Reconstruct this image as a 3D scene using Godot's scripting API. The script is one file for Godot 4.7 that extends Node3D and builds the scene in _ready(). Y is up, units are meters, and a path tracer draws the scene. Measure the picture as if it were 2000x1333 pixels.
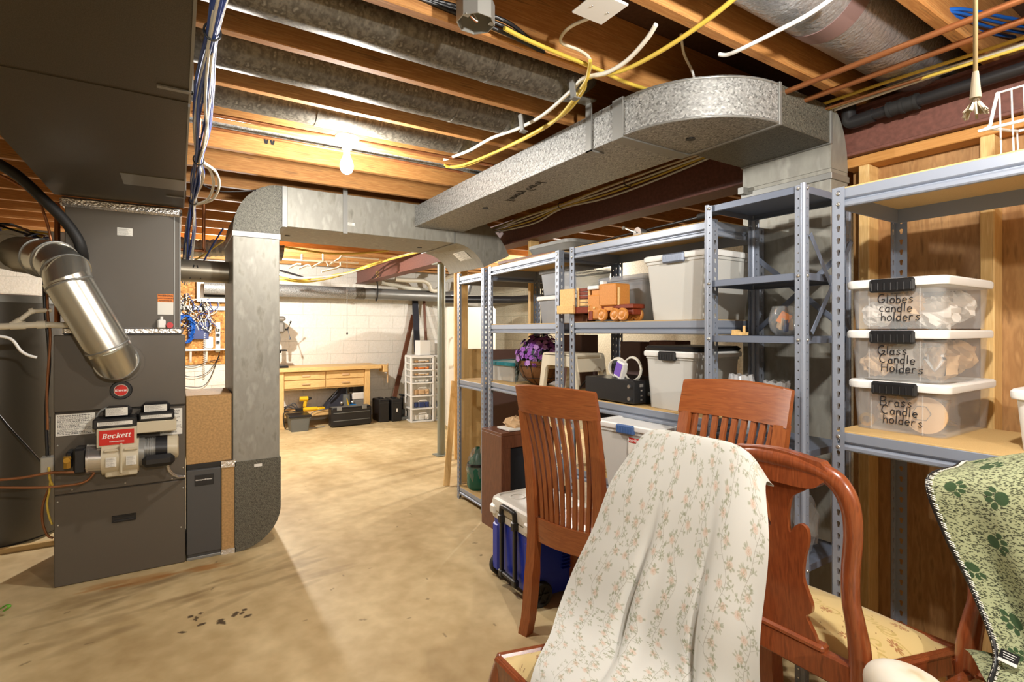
extends Node3D

var M := {}
var V0 := Vector3.ZERO
var rng := RandomNumberGenerator.new()


func _ready() -> void:
	rng.seed = 7
	# camera, exposure, air
	var cam := Camera3D.new()
	cam.name = "camera"
	add_child(cam)
	cam.position = Vector3(0, 1.37, 0)
	cam.rotation_degrees = Vector3(0, -32.5, 0)
	cam.near = 0.05
	cam.far = 60.0
	var f := 1027.0 / 1333.0
	cam.projection = Camera3D.PROJECTION_FRUSTUM
	cam.size = cam.near / f
	cam.frustum_offset = Vector2(0, -(666.5 - 645.0) / 1027.0 * cam.near)
	cam.current = true
	var we := WorldEnvironment.new()
	we.name = "world_environment"
	var env := Environment.new()
	env.background_mode = Environment.BG_COLOR
	env.background_color = Color(0.02, 0.02, 0.022)
	env.tonemap_mode = Environment.TONE_MAPPER_LINEAR
	env.tonemap_exposure = 1.45
	env.sdfgi_enabled = true
	env.ssao_enabled = true
	env.ssil_enabled = true
	we.environment = env
	add_child(we)
	make_materials()
	# the five bare bulbs that light the basement; each lamp carries its own light
	lamp_bulb(Vector3(0.687, 2.30, -2.555), 1.1, "bare glowing bulb in white porcelain holder under the joists")
	lamp_bulb(Vector3(1.02, 2.30, -0.248), 1.45, "bare bulb above the frayed hanging pull cord at upper right")
	lamp_bulb(Vector3(0.52, 2.30, -6.308), 5.0, "bare bulb lighting the workbench end of the basement")
	lamp_bulb(Vector3(0.2, 2.30, 1.772), 3.0, "bare bulb in the joists at the near end of the basement")
	lamp_bulb(Vector3(4.3, 2.30, -5.50), 2.6, "bare bulb in the room beyond the red beam")
	build_room()
	build_ducts()
	build_furnace()
	build_back()
	build_shelves()
	build_stock()
	build_chairs()
	build_lines()
	name_groups()


# things of one kind share a group
func name_groups() -> void:
	var kinds := {}
	for c in get_children():
		if c is Node3D and c.has_meta("category") and not c.has_meta("group"):
			var base := str(c.name).rstrip("0123456789").trim_suffix("_")
			if not kinds.has(base):
				kinds[base] = []
			kinds[base].append(c)
	for base in kinds:
		if kinds[base].size() > 1:
			for c in kinds[base]:
				c.set_meta("group", base.replace("_", " ") + ("es" if base.ends_with("s") or base.ends_with("x") else "s"))


func lamp_bulb(at: Vector3, energy: float, label: String) -> void:
	var o = thing("ceiling_lamp", label, "lamp", at)
	var g = G.new()
	g.lathe([Vector2(0.0, 0.0), Vector2(0.055, 0.0), Vector2(0.058, -0.012), Vector2(0.05, -0.022), Vector2(0.024, -0.03), Vector2(0.022, -0.062), Vector2(0.0, -0.062)], 28)
	part(o, "lamp_holder", g, M.porcelain, 40)
	g = G.new()
	g.lathe([Vector2(0.0, -0.182), Vector2(0.012, -0.180), Vector2(0.024, -0.171), Vector2(0.031, -0.155), Vector2(0.032, -0.138), Vector2(0.026, -0.115), Vector2(0.016, -0.092), Vector2(0.013, -0.063), Vector2(0.0, -0.063)], 24)
	part(o, "bulb", g, M.bulb, 180)
	var l := OmniLight3D.new()
	l.name = "bulb_light"
	l.position = Vector3(0, -0.145, 0)
	l.light_energy = energy
	l.light_color = Color(1.0, 0.985, 0.96)
	l.light_size = 0.03
	l.omni_range = 14.0
	l.omni_attenuation = 2.0
	l.shadow_enabled = true
	o.add_child(l)

func free_name(parent: Node, called: String) -> String:
	var k := 0
	var n := called
	while parent.has_node(NodePath(n)):
		k += 1
		n = "%s_%03d" % [called, k]
	return n


func tag(o: Node, label := "", category := "", group := "", kind := "") -> Node:
	if label != "":
		o.set_meta("label", label)
	if category != "":
		o.set_meta("category", category)
	if group != "":
		o.set_meta("group", group)
	if kind != "":
		o.set_meta("kind", kind)
	return o


func thing(called: String, label: String, category: String, at := Vector3.ZERO, turn := 0.0, group := "") -> Node3D:
	var o := Node3D.new()
	o.name = free_name(self, called)
	add_child(o, true)
	o.position = at
	o.rotation.y = turn
	tag(o, label, category, group)
	return o


func part(parent: Node, called: String, g, m: Material, crease := 0.0, label := "") -> MeshInstance3D:
	var o := MeshInstance3D.new()
	o.name = free_name(parent, called)
	o.mesh = g.mesh(crease) if g is G else g
	o.material_override = m
	parent.add_child(o, true)
	if label != "":
		o.set_meta("label", label)
	return o


func solo(called: String, label: String, category: String, g, m: Material, crease := 0.0, group := "", at := Vector3.ZERO, turn := 0.0) -> MeshInstance3D:
	var o := part(self, called, g, m, crease)
	o.position = at
	o.rotation.y = turn
	tag(o, label, category, group)
	return o


func structure(called: String, g, m: Material, crease := 0.0) -> MeshInstance3D:
	var o := part(self, called, g, m, crease)
	o.set_meta("kind", "structure")
	return o


func copy(o: Node3D, label: String, at: Vector3, turn: float) -> Node3D:
	var c = o.duplicate()
	c.name = free_name(self, str(o.name).split("_0")[0])
	add_child(c, true)
	c.position = at
	c.rotation.y = turn
	c.set_meta("label", label)
	return c


func word(parent: Node, called: String, text: String, height: float, xf: Transform3D, m: Material, font := "Droid Sans", bold := false, italic := false) -> MeshInstance3D:
	var t := TextMesh.new()
	var sf := SystemFont.new()
	sf.font_names = PackedStringArray([font])
	sf.font_weight = 700 if bold else 400
	t.font = sf
	t.text = text
	t.font_size = 32
	t.pixel_size = height / 32.0
	t.depth = 0.0006
	t.curve_step = 2.0
	var o := MeshInstance3D.new()
	o.name = free_name(parent, called)
	o.mesh = t
	o.material_override = m
	parent.add_child(o, true)
	o.transform = xf if not italic else xf * Transform3D(Basis(Vector3(1, 0, 0), Vector3(0.25, 1, 0), Vector3(0, 0, 1)), Vector3.ZERO)
	return o


func spline(pts: Array, steps := 6) -> Array:
	var out := []
	var n := pts.size()
	for i in n - 1:
		var a: Vector3 = pts[maxi(i - 1, 0)]
		var b: Vector3 = pts[i]
		var c: Vector3 = pts[i + 1]
		var d: Vector3 = pts[mini(i + 2, n - 1)]
		for k in steps:
			out.append(b.cubic_interpolate(c, a, d, float(k) / steps))
	out.append(pts[n - 1])
	return out


func spline2(pts: Array, steps := 5) -> Array:
	var a := []
	for q in pts:
		a.append(Vector3(q.x, q.y, 0))
	var out := []
	for q in spline(a, steps):
		out.append(Vector2(q.x, q.y))
	return out


func rr(w: float, d: float, r: float, y: float, n := 4) -> Array:
	var out := []
	for k in 4:
		var cx := (w / 2 - r) * (1 if k in [0, 3] else -1)
		var cz := (d / 2 - r) * (1 if k in [0, 1] else -1)
		for i in n + 1:
			var a := (k + float(i) / n) * PI / 2
			out.append(Vector3(cx + cos(a) * r, y, cz + sin(a) * r))
	return out


func fr(z_axis: Vector3, up := Vector3.UP, at := Vector3.ZERO) -> Transform3D:
	var z := z_axis.normalized()
	var x := up.cross(z).normalized()
	return Transform3D(Basis(x, z.cross(x), z), at)


class G:
	var p := PackedVector3Array()
	var u := PackedVector2Array()
	var xf := Transform3D()

	func at(t) -> G:
		xf = t if t is Transform3D else Transform3D(Basis(), t)
		return self

	func tri(a: Vector3, b: Vector3, c: Vector3, ua := Vector2.ZERO, ub := Vector2.ZERO, uc := Vector2.ZERO) -> void:
		p.append(xf * a)
		p.append(xf * b)
		p.append(xf * c)
		u.append(ua)
		u.append(ub)
		u.append(uc)

	func out(a: Vector3, b: Vector3, c: Vector3, o: Vector3) -> void:
		if (b - a).cross(c - a).dot((a + b + c) / 3.0 - o) > 0:
			tri(a, c, b)
		else:
			tri(a, b, c)

	func oquad(a: Vector3, b: Vector3, c: Vector3, d: Vector3, o: Vector3) -> void:
		out(a, b, c, o)
		out(a, c, d, o)

	# a quad whose front looks along nrm; uv runs right and down from a
	func quad(a: Vector3, b: Vector3, c: Vector3, d: Vector3) -> void:
		tri(a, b, c, Vector2(0, 0), Vector2(1, 0), Vector2(1, 1))
		tri(a, c, d, Vector2(0, 0), Vector2(1, 1), Vector2(0, 1))

	# flat sign in the plane of t, facing its +z
	func plate(w: float, h: float, t: Transform3D) -> G:
		var k := xf
		xf = k * t
		quad(Vector3(-w / 2, h / 2, 0), Vector3(w / 2, h / 2, 0), Vector3(w / 2, -h / 2, 0), Vector3(-w / 2, -h / 2, 0))
		xf = k
		return self

	func fix(s: int) -> void:
		var o := p[s]
		var vol := 0.0
		var i := s
		while i < p.size():
			vol += (p[i] - o).dot((p[i + 1] - o).cross(p[i + 2] - o))
			i += 3
		if vol > 0:
			i = s
			while i < p.size():
				var q := p[i + 1]
				p[i + 1] = p[i + 2]
				p[i + 2] = q
				var w := u[i + 1]
				u[i + 1] = u[i + 2]
				u[i + 2] = w
				i += 3

	func box(c: Vector3, s: Vector3, b := 0.0, bas := Basis()) -> G:
		var k := xf
		xf = k * Transform3D(bas, c)
		var h := s / 2
		var O := Vector3.ZERO
		b = minf(b, minf(h.x, minf(h.y, h.z)) * 0.9)
		if b <= 0.0:
			for ax in 3:
				for sg in [-1.0, 1.0]:
					var q := []
					for e in [[-1, -1], [1, -1], [1, 1], [-1, 1]]:
						var v := Vector3.ZERO
						v[ax] = h[ax] * sg
						v[(ax + 1) % 3] = h[(ax + 1) % 3] * e[0]
						v[(ax + 2) % 3] = h[(ax + 2) % 3] * e[1]
						q.append(v)
					oquad(q[0], q[1], q[2], q[3], O)
			xf = k
			return self
		var i := h - Vector3(b, b, b)
		for ax in 3:
			var a1 := (ax + 1) % 3
			var a2 := (ax + 2) % 3
			for sg in [-1.0, 1.0]:
				var q := []
				for e in [[-1, -1], [1, -1], [1, 1], [-1, 1]]:
					var v := Vector3.ZERO
					v[ax] = h[ax] * sg
					v[a1] = i[a1] * e[0]
					v[a2] = i[a2] * e[1]
					q.append(v)
				oquad(q[0], q[1], q[2], q[3], O)
				for sh in [-1.0, 1.0]:
					var w := []
					for e in [[0, -1], [0, 1], [1, 1], [1, -1]]:
						var v := Vector3.ZERO
						v[ax] = (h[ax] if e[0] == 0 else i[ax]) * sg
						v[a1] = (i[a1] if e[0] == 0 else h[a1]) * sh
						v[a2] = i[a2] * e[1]
						w.append(v)
					oquad(w[0], w[1], w[2], w[3], O)
		for sx in [-1.0, 1.0]:
			for sy in [-1.0, 1.0]:
				for sz in [-1.0, 1.0]:
					out(Vector3(h.x * sx, i.y * sy, i.z * sz), Vector3(i.x * sx, h.y * sy, i.z * sz), Vector3(i.x * sx, i.y * sy, h.z * sz), O)
		xf = k
		return self

	# box between two opposite corners
	func span(a: Vector3, b: Vector3, bev := 0.0) -> G:
		return box((a + b) / 2, (b - a).abs(), bev)

	# a bar of rectangular section from a to b, w wide (sideways), t thick
	func bar(a: Vector3, b: Vector3, w: float, t: float, bev := 0.0, up := Vector3.UP) -> G:
		var z := (b - a).normalized()
		if absf(z.dot(up)) > 0.99:
			up = Vector3.RIGHT
		var x := up.cross(z).normalized()
		return box((a + b) / 2, Vector3(w, t, a.distance_to(b)), bev, Basis(x, z.cross(x), z))

	func rings(r: Array, closed := true, caps := true) -> G:
		var s := p.size()
		var n: int = r[0].size()
		for i in r.size() - 1:
			var a = r[i]
			var b = r[i + 1]
			for j in (n if closed else n - 1):
				var k := (j + 1) % n
				var v0 := float(i) / (r.size() - 1)
				var v1 := float(i + 1) / (r.size() - 1)
				var u0 := float(j) / n
				var u1 := float(j + 1) / n
				tri(a[j], b[j], b[k], Vector2(u0, v0), Vector2(u0, v1), Vector2(u1, v1))
				tri(a[j], b[k], a[k], Vector2(u0, v0), Vector2(u1, v1), Vector2(u1, v0))
		if caps and closed:
			for e in [0, r.size() - 1]:
				var m := Vector3.ZERO
				for q in r[e]:
					m += q
				m /= n
				for j in n:
					if e == 0:
						tri(m, r[e][j], r[e][(j + 1) % n])
					else:
						tri(m, r[e][(j + 1) % n], r[e][j])
		if closed:
			fix(s)
		return self

	# smooth sheet over a grid of points, uv over the grid
	func sheet(r: Array) -> G:
		var n: int = r[0].size()
		for i in r.size() - 1:
			for j in n - 1:
				var v0 := float(i) / (r.size() - 1)
				var v1 := float(i + 1) / (r.size() - 1)
				var u0 := float(j) / (n - 1)
				var u1 := float(j + 1) / (n - 1)
				tri(r[i][j], r[i][j + 1], r[i + 1][j + 1], Vector2(u0, v0), Vector2(u1, v0), Vector2(u1, v1))
				tri(r[i][j], r[i + 1][j + 1], r[i + 1][j], Vector2(u0, v0), Vector2(u1, v1), Vector2(u0, v1))
		return self

	func tube(pts: Array, rad, seg := 8, flat := 1.0, up := Vector3.ZERO, caps := true) -> G:
		var rs := []
		var x := Vector3.ZERO
		var n := pts.size()
		for i in n:
			var d: Vector3 = (pts[mini(i + 1, n - 1)] - pts[maxi(i - 1, 0)]).normalized()
			if up != Vector3.ZERO:
				x = up.cross(d).normalized()
			elif x == Vector3.ZERO:
				x = d.cross(Vector3.UP if absf(d.y) < 0.9 else Vector3.RIGHT).normalized()
			else:
				x = (x - d * x.dot(d)).normalized()
			var y := d.cross(x)
			var r: float = rad[i] if rad is Array else rad
			var ring := []
			for k in seg:
				var a := TAU * k / seg
				ring.append(pts[i] + x * cos(a) * r + y * sin(a) * r * flat)
			rs.append(ring)
		return rings(rs, true, caps)

	func cyl(a: Vector3, b: Vector3, r0: float, r1 := -1.0, seg := 20) -> G:
		return tube([a, b], [r0, r0 if r1 < 0 else r1], seg)

	func lathe(prof: Array, seg := 24, t := Transform3D()) -> G:
		var k := xf
		xf = k * t
		var rs := []
		for q in prof:
			var ring := []
			for i in seg:
				var a := TAU * i / seg
				ring.append(Vector3(cos(a) * q.x, q.y, sin(a) * q.x))
			rs.append(ring)
		rings(rs, true, false)
		xf = k
		return self

	# polygon in xy pushed from z0 to z1
	func prism(poly: Array, z0: float, z1: float, t := Transform3D()) -> G:
		var k := xf
		xf = k * t
		var s := p.size()
		var pv := PackedVector2Array(poly)
		if Geometry2D.is_polygon_clockwise(pv):
			pv.reverse()
		var ix := Geometry2D.triangulate_polygon(pv)
		var i := 0
		while i < ix.size():
			var a := pv[ix[i]]
			var b := pv[ix[i + 1]]
			var c := pv[ix[i + 2]]
			if (b - a).cross(c - a) > 0:
				var q := b
				b = c
				c = q
			tri(Vector3(a.x, a.y, z1), Vector3(b.x, b.y, z1), Vector3(c.x, c.y, z1))
			tri(Vector3(a.x, a.y, z0), Vector3(c.x, c.y, z0), Vector3(b.x, b.y, z0))
			i += 3
		for j in pv.size():
			var a := pv[j]
			var b := pv[(j + 1) % pv.size()]
			tri(Vector3(a.x, a.y, z0), Vector3(b.x, b.y, z1), Vector3(b.x, b.y, z0))
			tri(Vector3(a.x, a.y, z0), Vector3(a.x, a.y, z1), Vector3(b.x, b.y, z1))
		fix(s)
		xf = k
		return self

	func ball(c: Vector3, r: Vector3, seg := 16, rows := 10) -> G:
		var rs := []
		for i in rows + 1:
			var b := -PI / 2 + PI * i / rows
			var ring := []
			for j in seg:
				var a := TAU * j / seg
				ring.append(c + Vector3(cos(a) * cos(b) * r.x, sin(b) * r.y, sin(a) * cos(b) * r.z))
			rs.append(ring)
		return rings(rs, true, false)

	func mesh(crease := 0.0) -> ArrayMesh:
		var n := p.size()
		var nr := PackedVector3Array()
		nr.resize(n)
		var fc := PackedVector3Array()
		fc.resize(n / 3)
		for i in n / 3:
			fc[i] = (p[i * 3 + 2] - p[i * 3]).cross(p[i * 3 + 1] - p[i * 3])
		if crease <= 0.0:
			for i in n:
				nr[i] = fc[i / 3].normalized()
		else:
			var ids := {}
			var at_id := PackedInt32Array()
			at_id.resize(n)
			var fs := []
			for i in n:
				var key := Vector3i((p[i] * 20000.0).round())
				var id: int = ids.get(key, -1)
				if id < 0:
					id = fs.size()
					ids[key] = id
					fs.append(PackedInt32Array())
				fs[id].append(i / 3)
				at_id[i] = id
			var fu := PackedVector3Array()
			fu.resize(fc.size())
			for i in fc.size():
				fu[i] = fc[i].normalized()
			var lim := cos(deg_to_rad(crease))
			for i in n:
				var me := fu[i / 3]
				var sum := Vector3.ZERO
				for q in fs[at_id[i]]:
					if fu[q].dot(me) >= lim:
						sum += fc[q]
				nr[i] = sum.normalized() if sum.length_squared() > 0 else me
		var arr := []
		arr.resize(Mesh.ARRAY_MAX)
		arr[Mesh.ARRAY_VERTEX] = p
		arr[Mesh.ARRAY_NORMAL] = nr
		arr[Mesh.ARRAY_TEX_UV] = u
		var am := ArrayMesh.new()
		am.add_surface_from_arrays(Mesh.PRIMITIVE_TRIANGLES, arr)
		return am

func noise_tex(freq: float, ramp: Array, size := 256, kind := FastNoiseLite.TYPE_SIMPLEX_SMOOTH, octaves := 4, seed_ := 1) -> NoiseTexture2D:
	var n := FastNoiseLite.new()
	n.noise_type = kind
	n.frequency = freq
	n.seed = seed_
	n.fractal_octaves = octaves
	if kind == FastNoiseLite.TYPE_CELLULAR:
		n.cellular_return_type = FastNoiseLite.RETURN_CELL_VALUE
		n.fractal_type = FastNoiseLite.FRACTAL_NONE
	var t := NoiseTexture2D.new()
	t.width = size
	t.height = size
	t.seamless = true
	t.noise = n
	var g := Gradient.new()
	var offs := PackedFloat32Array()
	var cols := PackedColorArray()
	for i in ramp.size():
		offs.append(float(i) / (ramp.size() - 1))
		cols.append(ramp[i])
	g.offsets = offs
	g.colors = cols
	t.color_ramp = g
	return t


func mat(called: String, col: Color, rough := 0.6, metal := 0.0) -> StandardMaterial3D:
	var m := StandardMaterial3D.new()
	m.resource_name = called
	m.albedo_color = col
	m.roughness = rough
	m.metallic = metal
	M[called] = m
	return m


func tri_tex(m: StandardMaterial3D, t: Texture2D, scale: Vector3) -> StandardMaterial3D:
	m.albedo_texture = t
	m.uv1_triplanar = true
	m.uv1_scale = scale
	m.uv1_triplanar_sharpness = 4.0
	return m


func relief(m: StandardMaterial3D, t: Texture2D, depth_cm: float) -> void:
	m.heightmap_enabled = true
	m.heightmap_texture = t
	m.heightmap_scale = depth_cm


func see_through(m: StandardMaterial3D, a: float) -> StandardMaterial3D:
	m.transparency = BaseMaterial3D.TRANSPARENCY_ALPHA
	m.albedo_color.a = a
	return m


func c8(r: int, g: int, b: int) -> Color:
	return Color8(r, g, b)


func make_materials() -> void:
	var gray := [Color(0.75, 0.75, 0.75), Color(1, 1, 1)]
	var fine := noise_tex(0.08, [Color(0.8, 0.8, 0.8), Color(1, 1, 1)], 256)
	var bump := noise_tex(0.12, [Color(0, 0, 0), Color(1, 1, 1)], 256)
	var spangle := noise_tex(0.07, [c8(96, 96, 94), c8(164, 164, 160), c8(132, 133, 131), c8(190, 190, 187)], 512, FastNoiseLite.TYPE_CELLULAR)
	var mottle := noise_tex(0.02, [c8(56, 52, 45), c8(118, 112, 100), c8(78, 73, 64), c8(160, 154, 140)], 512, FastNoiseLite.TYPE_SIMPLEX_SMOOTH, 6)
	var stain := noise_tex(0.009, [c8(118, 115, 104), c8(150, 148, 138), c8(140, 138, 129), c8(166, 164, 154)], 512, FastNoiseLite.TYPE_SIMPLEX_SMOOTH, 6, 5)
	var spots := noise_tex(0.05, [c8(44, 40, 32), c8(88, 80, 66), c8(60, 54, 43), c8(128, 118, 98)], 512, FastNoiseLite.TYPE_SIMPLEX_SMOOTH, 5, 9)
	var grain := noise_tex(0.02, [c8(124, 84, 46), c8(188, 136, 76), c8(168, 114, 60), c8(212, 160, 98)], 512, FastNoiseLite.TYPE_SIMPLEX_SMOOTH, 5, 3)
	var grain_pale := noise_tex(0.02, [c8(190, 150, 92), c8(228, 192, 130), c8(214, 174, 110), c8(240, 210, 155)], 512, FastNoiseLite.TYPE_SIMPLEX_SMOOTH, 5, 4)
	var grain_red := noise_tex(0.015, [c8(134, 76, 38), c8(178, 108, 58), c8(160, 92, 48), c8(196, 124, 70)], 512, FastNoiseLite.TYPE_SIMPLEX_SMOOTH, 4, 6)
	var grain_cherry := noise_tex(0.015, [c8(104, 50, 26), c8(146, 76, 40), c8(126, 62, 32), c8(164, 92, 52)], 512, FastNoiseLite.TYPE_SIMPLEX_SMOOTH, 4, 8)
	var grain_walnut := noise_tex(0.02, [c8(74, 42, 28), c8(120, 74, 50), c8(98, 58, 38), c8(134, 86, 60)], 512, FastNoiseLite.TYPE_SIMPLEX_SMOOTH, 5, 12)
	var chips := noise_tex(0.16, [c8(170, 136, 82), c8(206, 174, 118), c8(190, 156, 100), c8(226, 196, 140)], 512, FastNoiseLite.TYPE_SIMPLEX_SMOOTH, 3, 14)
	var osb := noise_tex(0.05, [c8(140, 90, 36), c8(205, 150, 76), c8(176, 120, 54), c8(226, 178, 104)], 512, FastNoiseLite.TYPE_CELLULAR, 1, 15)
	var wallpaint := noise_tex(0.015, [c8(216, 212, 200), c8(232, 228, 218), c8(226, 222, 210), c8(236, 233, 224)], 512, FastNoiseLite.TYPE_SIMPLEX_SMOOTH, 5, 16)
	# sheet metal
	var m := tri_tex(mat("galv", Color.WHITE, 0.5, 0.35), spangle, Vector3(5, 5, 5))
	m.metallic_specular = 0.5
	tri_tex(mat("galv_stained", Color.WHITE, 0.5, 0.3), stain, Vector3(2.2, 0.9, 2.2))
	tri_tex(mat("galv_grey", c8(168, 164, 150), 0.55, 0.3), spangle, Vector3(7, 7, 7))
	mat("foil_bright", c8(226, 224, 222), 0.25, 0.85)
	tri_tex(mat("galv_old", Color.WHITE, 0.42, 0.5), mottle, Vector3(2.5, 2.5, 2.5))
	tri_tex(mat("galv_dark", Color.WHITE, 0.5, 0.35), spots, Vector3(9, 9, 9))
	mat("galv_trim", c8(138, 138, 134), 0.42, 0.5)
	mat("flue_steel", c8(200, 198, 188), 0.24, 0.9)
	mat("flue_dull", c8(142, 136, 122), 0.35, 0.7)
	relief(tri_tex(mat("foil", c8(170, 170, 172), 0.3, 0.6), fine, Vector3(6, 6, 6)), noise_tex(0.03, gray, 256, FastNoiseLite.TYPE_SIMPLEX_SMOOTH, 3, 21), 0.8)
	M.foil_bright.heightmap_enabled = true
	M.foil_bright.heightmap_texture = M.foil.heightmap_texture
	M.foil_bright.heightmap_scale = 1.0
	M.foil_bright.uv1_triplanar = true
	M.foil_bright.uv1_scale = Vector3(6, 6, 6)
	mat("chrome", c8(215, 215, 215), 0.2, 0.9)
	mat("screw", c8(200, 198, 190), 0.3, 0.8)
	mat("copper", c8(156, 100, 62), 0.35, 0.6)
	mat("copper_old", c8(132, 84, 48), 0.5, 0.4)
	mat("brass", c8(196, 156, 70), 0.3, 0.8)
	# painted steel
	mat("furnace", c8(86, 79, 69), 0.42)
	mat("furnace_dark", c8(58, 53, 47), 0.45)
	mat("filter_grey", c8(72, 72, 72), 0.45)
	tri_tex(mat("beam_red", c8(126, 80, 68), 0.55), fine, Vector3(2, 2, 2))
	mat("column_grey", c8(140, 144, 132), 0.4, 0.25)
	mat("rack", c8(142, 150, 164), 0.4, 0.25)
	mat("rack_dark", c8(112, 121, 138), 0.42, 0.25)
	mat("tank", c8(82, 77, 67), 0.38, 0.1)
	# wood
	tri_tex(mat("joist", Color.WHITE, 0.7), grain, Vector3(0.35, 6, 6))
	tri_tex(mat("joist_z", Color.WHITE, 0.7), grain, Vector3(6, 6, 0.35))
	tri_tex(mat("stud", Color.WHITE, 0.65), grain_pale, Vector3(6, 0.4, 6))
	tri_tex(mat("plate_z", c8(225, 195, 160), 0.65), grain_pale, Vector3(6, 6, 0.4))
	tri_tex(mat("bench_wood", Color.WHITE, 0.5), grain_pale, Vector3(0.5, 6, 6))
	tri_tex(mat("ply", Color.WHITE, 0.6), noise_tex(0.02, [c8(132, 96, 58), c8(180, 138, 88), c8(160, 118, 72), c8(196, 154, 102)], 512, FastNoiseLite.TYPE_SIMPLEX_SMOOTH, 5, 33), Vector3(5, 0.5, 2.5))
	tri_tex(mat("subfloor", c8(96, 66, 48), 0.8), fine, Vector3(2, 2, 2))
	m = tri_tex(mat("cherry", c8(226, 214, 210), 0.3), grain_red, Vector3(7, 0.7, 7))
	m.clearcoat_enabled = true
	m.clearcoat = 0.5
	m.clearcoat_roughness = 0.2
	m = tri_tex(mat("cherry_x", c8(226, 214, 210), 0.3), grain_red, Vector3(0.7, 7, 7))
	m.clearcoat_enabled = true
	m.clearcoat = 0.5
	m.clearcoat_roughness = 0.2
	m = tri_tex(mat("mahogany", Color.WHITE, 0.28), grain_cherry, Vector3(7, 0.8, 7))
	m.clearcoat_enabled = true
	m.clearcoat = 0.7
	m.clearcoat_roughness = 0.15
	tri_tex(mat("walnut", Color.WHITE, 0.45), grain_walnut, Vector3(8, 0.5, 8))
	tri_tex(mat("mdf", Color.WHITE, 0.75), chips, Vector3(2.5, 2.5, 2.5))
	tri_tex(mat("osb", Color.WHITE, 0.7), osb, Vector3(2, 2, 2))
	tri_tex(mat("cardboard", c8(196, 156, 102), 0.8), fine, Vector3(3, 3, 3))
	tri_tex(mat("toy_pale", Color.WHITE, 0.45), grain_pale, Vector3(10, 3, 10))
	tri_tex(mat("toy_tan", c8(235, 190, 140), 0.45), grain_pale, Vector3(14, 3, 14))
	tri_tex(mat("toy_red", c8(235, 190, 180), 0.45), grain_cherry, Vector3(3, 12, 3))
	# masonry
	tri_tex(mat("block_paint", Color.WHITE, 0.6), wallpaint, Vector3(1.2, 1.2, 1.2))
	relief(M.block_paint, bump, 0.25)
	tri_tex(mat("mortar_paint", c8(222, 218, 206), 0.7), fine, Vector3(3, 3, 3))
	tri_tex(mat("block_grey", c8(196, 186, 160), 0.7), fine, Vector3(2, 2, 2))
	# plastics
	mat("porcelain", c8(235, 232, 224), 0.3)
	m = mat("bulb", Color(1, 1, 1), 0.4)
	m.emission_enabled = true
	m.emission = Color(1.0, 0.95, 0.86)
	m.emission_energy_multiplier = 14.0
	mat("white", c8(232, 232, 228), 0.4)
	mat("white_wire", c8(226, 222, 208), 0.45)
	mat("cream", c8(214, 204, 180), 0.45)
	mat("yellow_wire", c8(206, 178, 72), 0.45)
	mat("blue_wire", c8(52, 78, 150), 0.45)
	mat("blue_bright", c8(26, 96, 190), 0.45)
	mat("black", c8(26, 26, 28), 0.4)
	mat("rubber", c8(34, 33, 32), 0.65)
	mat("pipe_black", c8(38, 37, 38), 0.35)
	mat("insulation", c8(30, 29, 29), 0.6)
	mat("grey", c8(120, 120, 116), 0.5)
	mat("box_grey", c8(96, 98, 94), 0.5)
	mat("steel_box", c8(176, 176, 170), 0.35, 0.6)
	mat("red", c8(190, 30, 32), 0.4)
	mat("badge_red", c8(196, 34, 26), 0.35)
	mat("orange", c8(226, 128, 44), 0.5)
	mat("burner_tan", c8(196, 186, 160), 0.35)
	mat("cooler_blue", c8(18, 48, 176), 0.35)
	mat("cooler_white", c8(222, 218, 208), 0.4)
	mat("navy", c8(44, 60, 110), 0.45)
	mat("latch_blue", c8(66, 98, 150), 0.35)
	mat("teal", c8(40, 130, 140), 0.4)
	mat("green_glass", c8(16, 92, 74), 0.25)
	mat("paper", c8(226, 224, 216), 0.7)
	mat("ink", c8(22, 20, 24), 0.6)
	mat("ink_white", c8(240, 238, 232), 0.5)
	mat("yellow_tool", c8(222, 178, 30), 0.4)
	mat("blue_tool", c8(30, 120, 190), 0.4)
	mat("tool_metal", c8(150, 146, 138), 0.35, 0.6)
	mat("dark_cloth", c8(40, 42, 52), 0.85)
	mat("grille", c8(28, 30, 36), 0.9)
	mat("enamel", c8(234, 230, 216), 0.3)
	mat("purple", c8(118, 82, 188), 0.5)
	mat("petal", c8(134, 70, 164), 0.6)
	mat("petal_pale", c8(176, 130, 196), 0.6)
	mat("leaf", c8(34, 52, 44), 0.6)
	relief(tri_tex(mat("coir", c8(150, 104, 62), 0.9), fine, Vector3(9, 9, 9)), bump, 0.5)
	mat("rope", c8(142, 122, 78), 0.85)
	mat("rope_end", c8(172, 160, 136), 0.85)
	mat("pvc", c8(222, 216, 196), 0.35)
	mat("card_grey", c8(112, 88, 84), 0.6)
	mat("crumple", c8(214, 206, 196), 0.7)
	mat("kraft", c8(206, 172, 130), 0.75)
	see_through(mat("bin_clear", c8(226, 226, 224), 0.35), 0.15)
	see_through(mat("bin_milky", c8(216, 216, 210), 0.4), 0.8)
	see_through(mat("bin_smoke", c8(168, 170, 174), 0.35), 0.55)
	see_through(mat("drawer_clear", c8(222, 220, 212), 0.35), 0.45)
	see_through(mat("shrink_wrap", c8(220, 222, 224), 0.1), 0.12)
	m = mat("glass", Color(1, 1, 1, 0.0), 0.02)
	m.refraction_enabled = true
	m.refraction_scale = 0.05
	see_through(mat("crystal", c8(236, 238, 240), 0.06), 0.3)
	see_through(mat("thin_glass", c8(230, 236, 236), 0.03), 0.08)
	mat("jacquard", Color.WHITE, 0.75).albedo_texture = jacquard_tex()
	M.jacquard.rim_enabled = true
	M.jacquard.rim = 0.3
	mat("floral", Color.WHITE, 0.85).albedo_texture = floral_tex()
	M.floral.backlight_enabled = true
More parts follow.
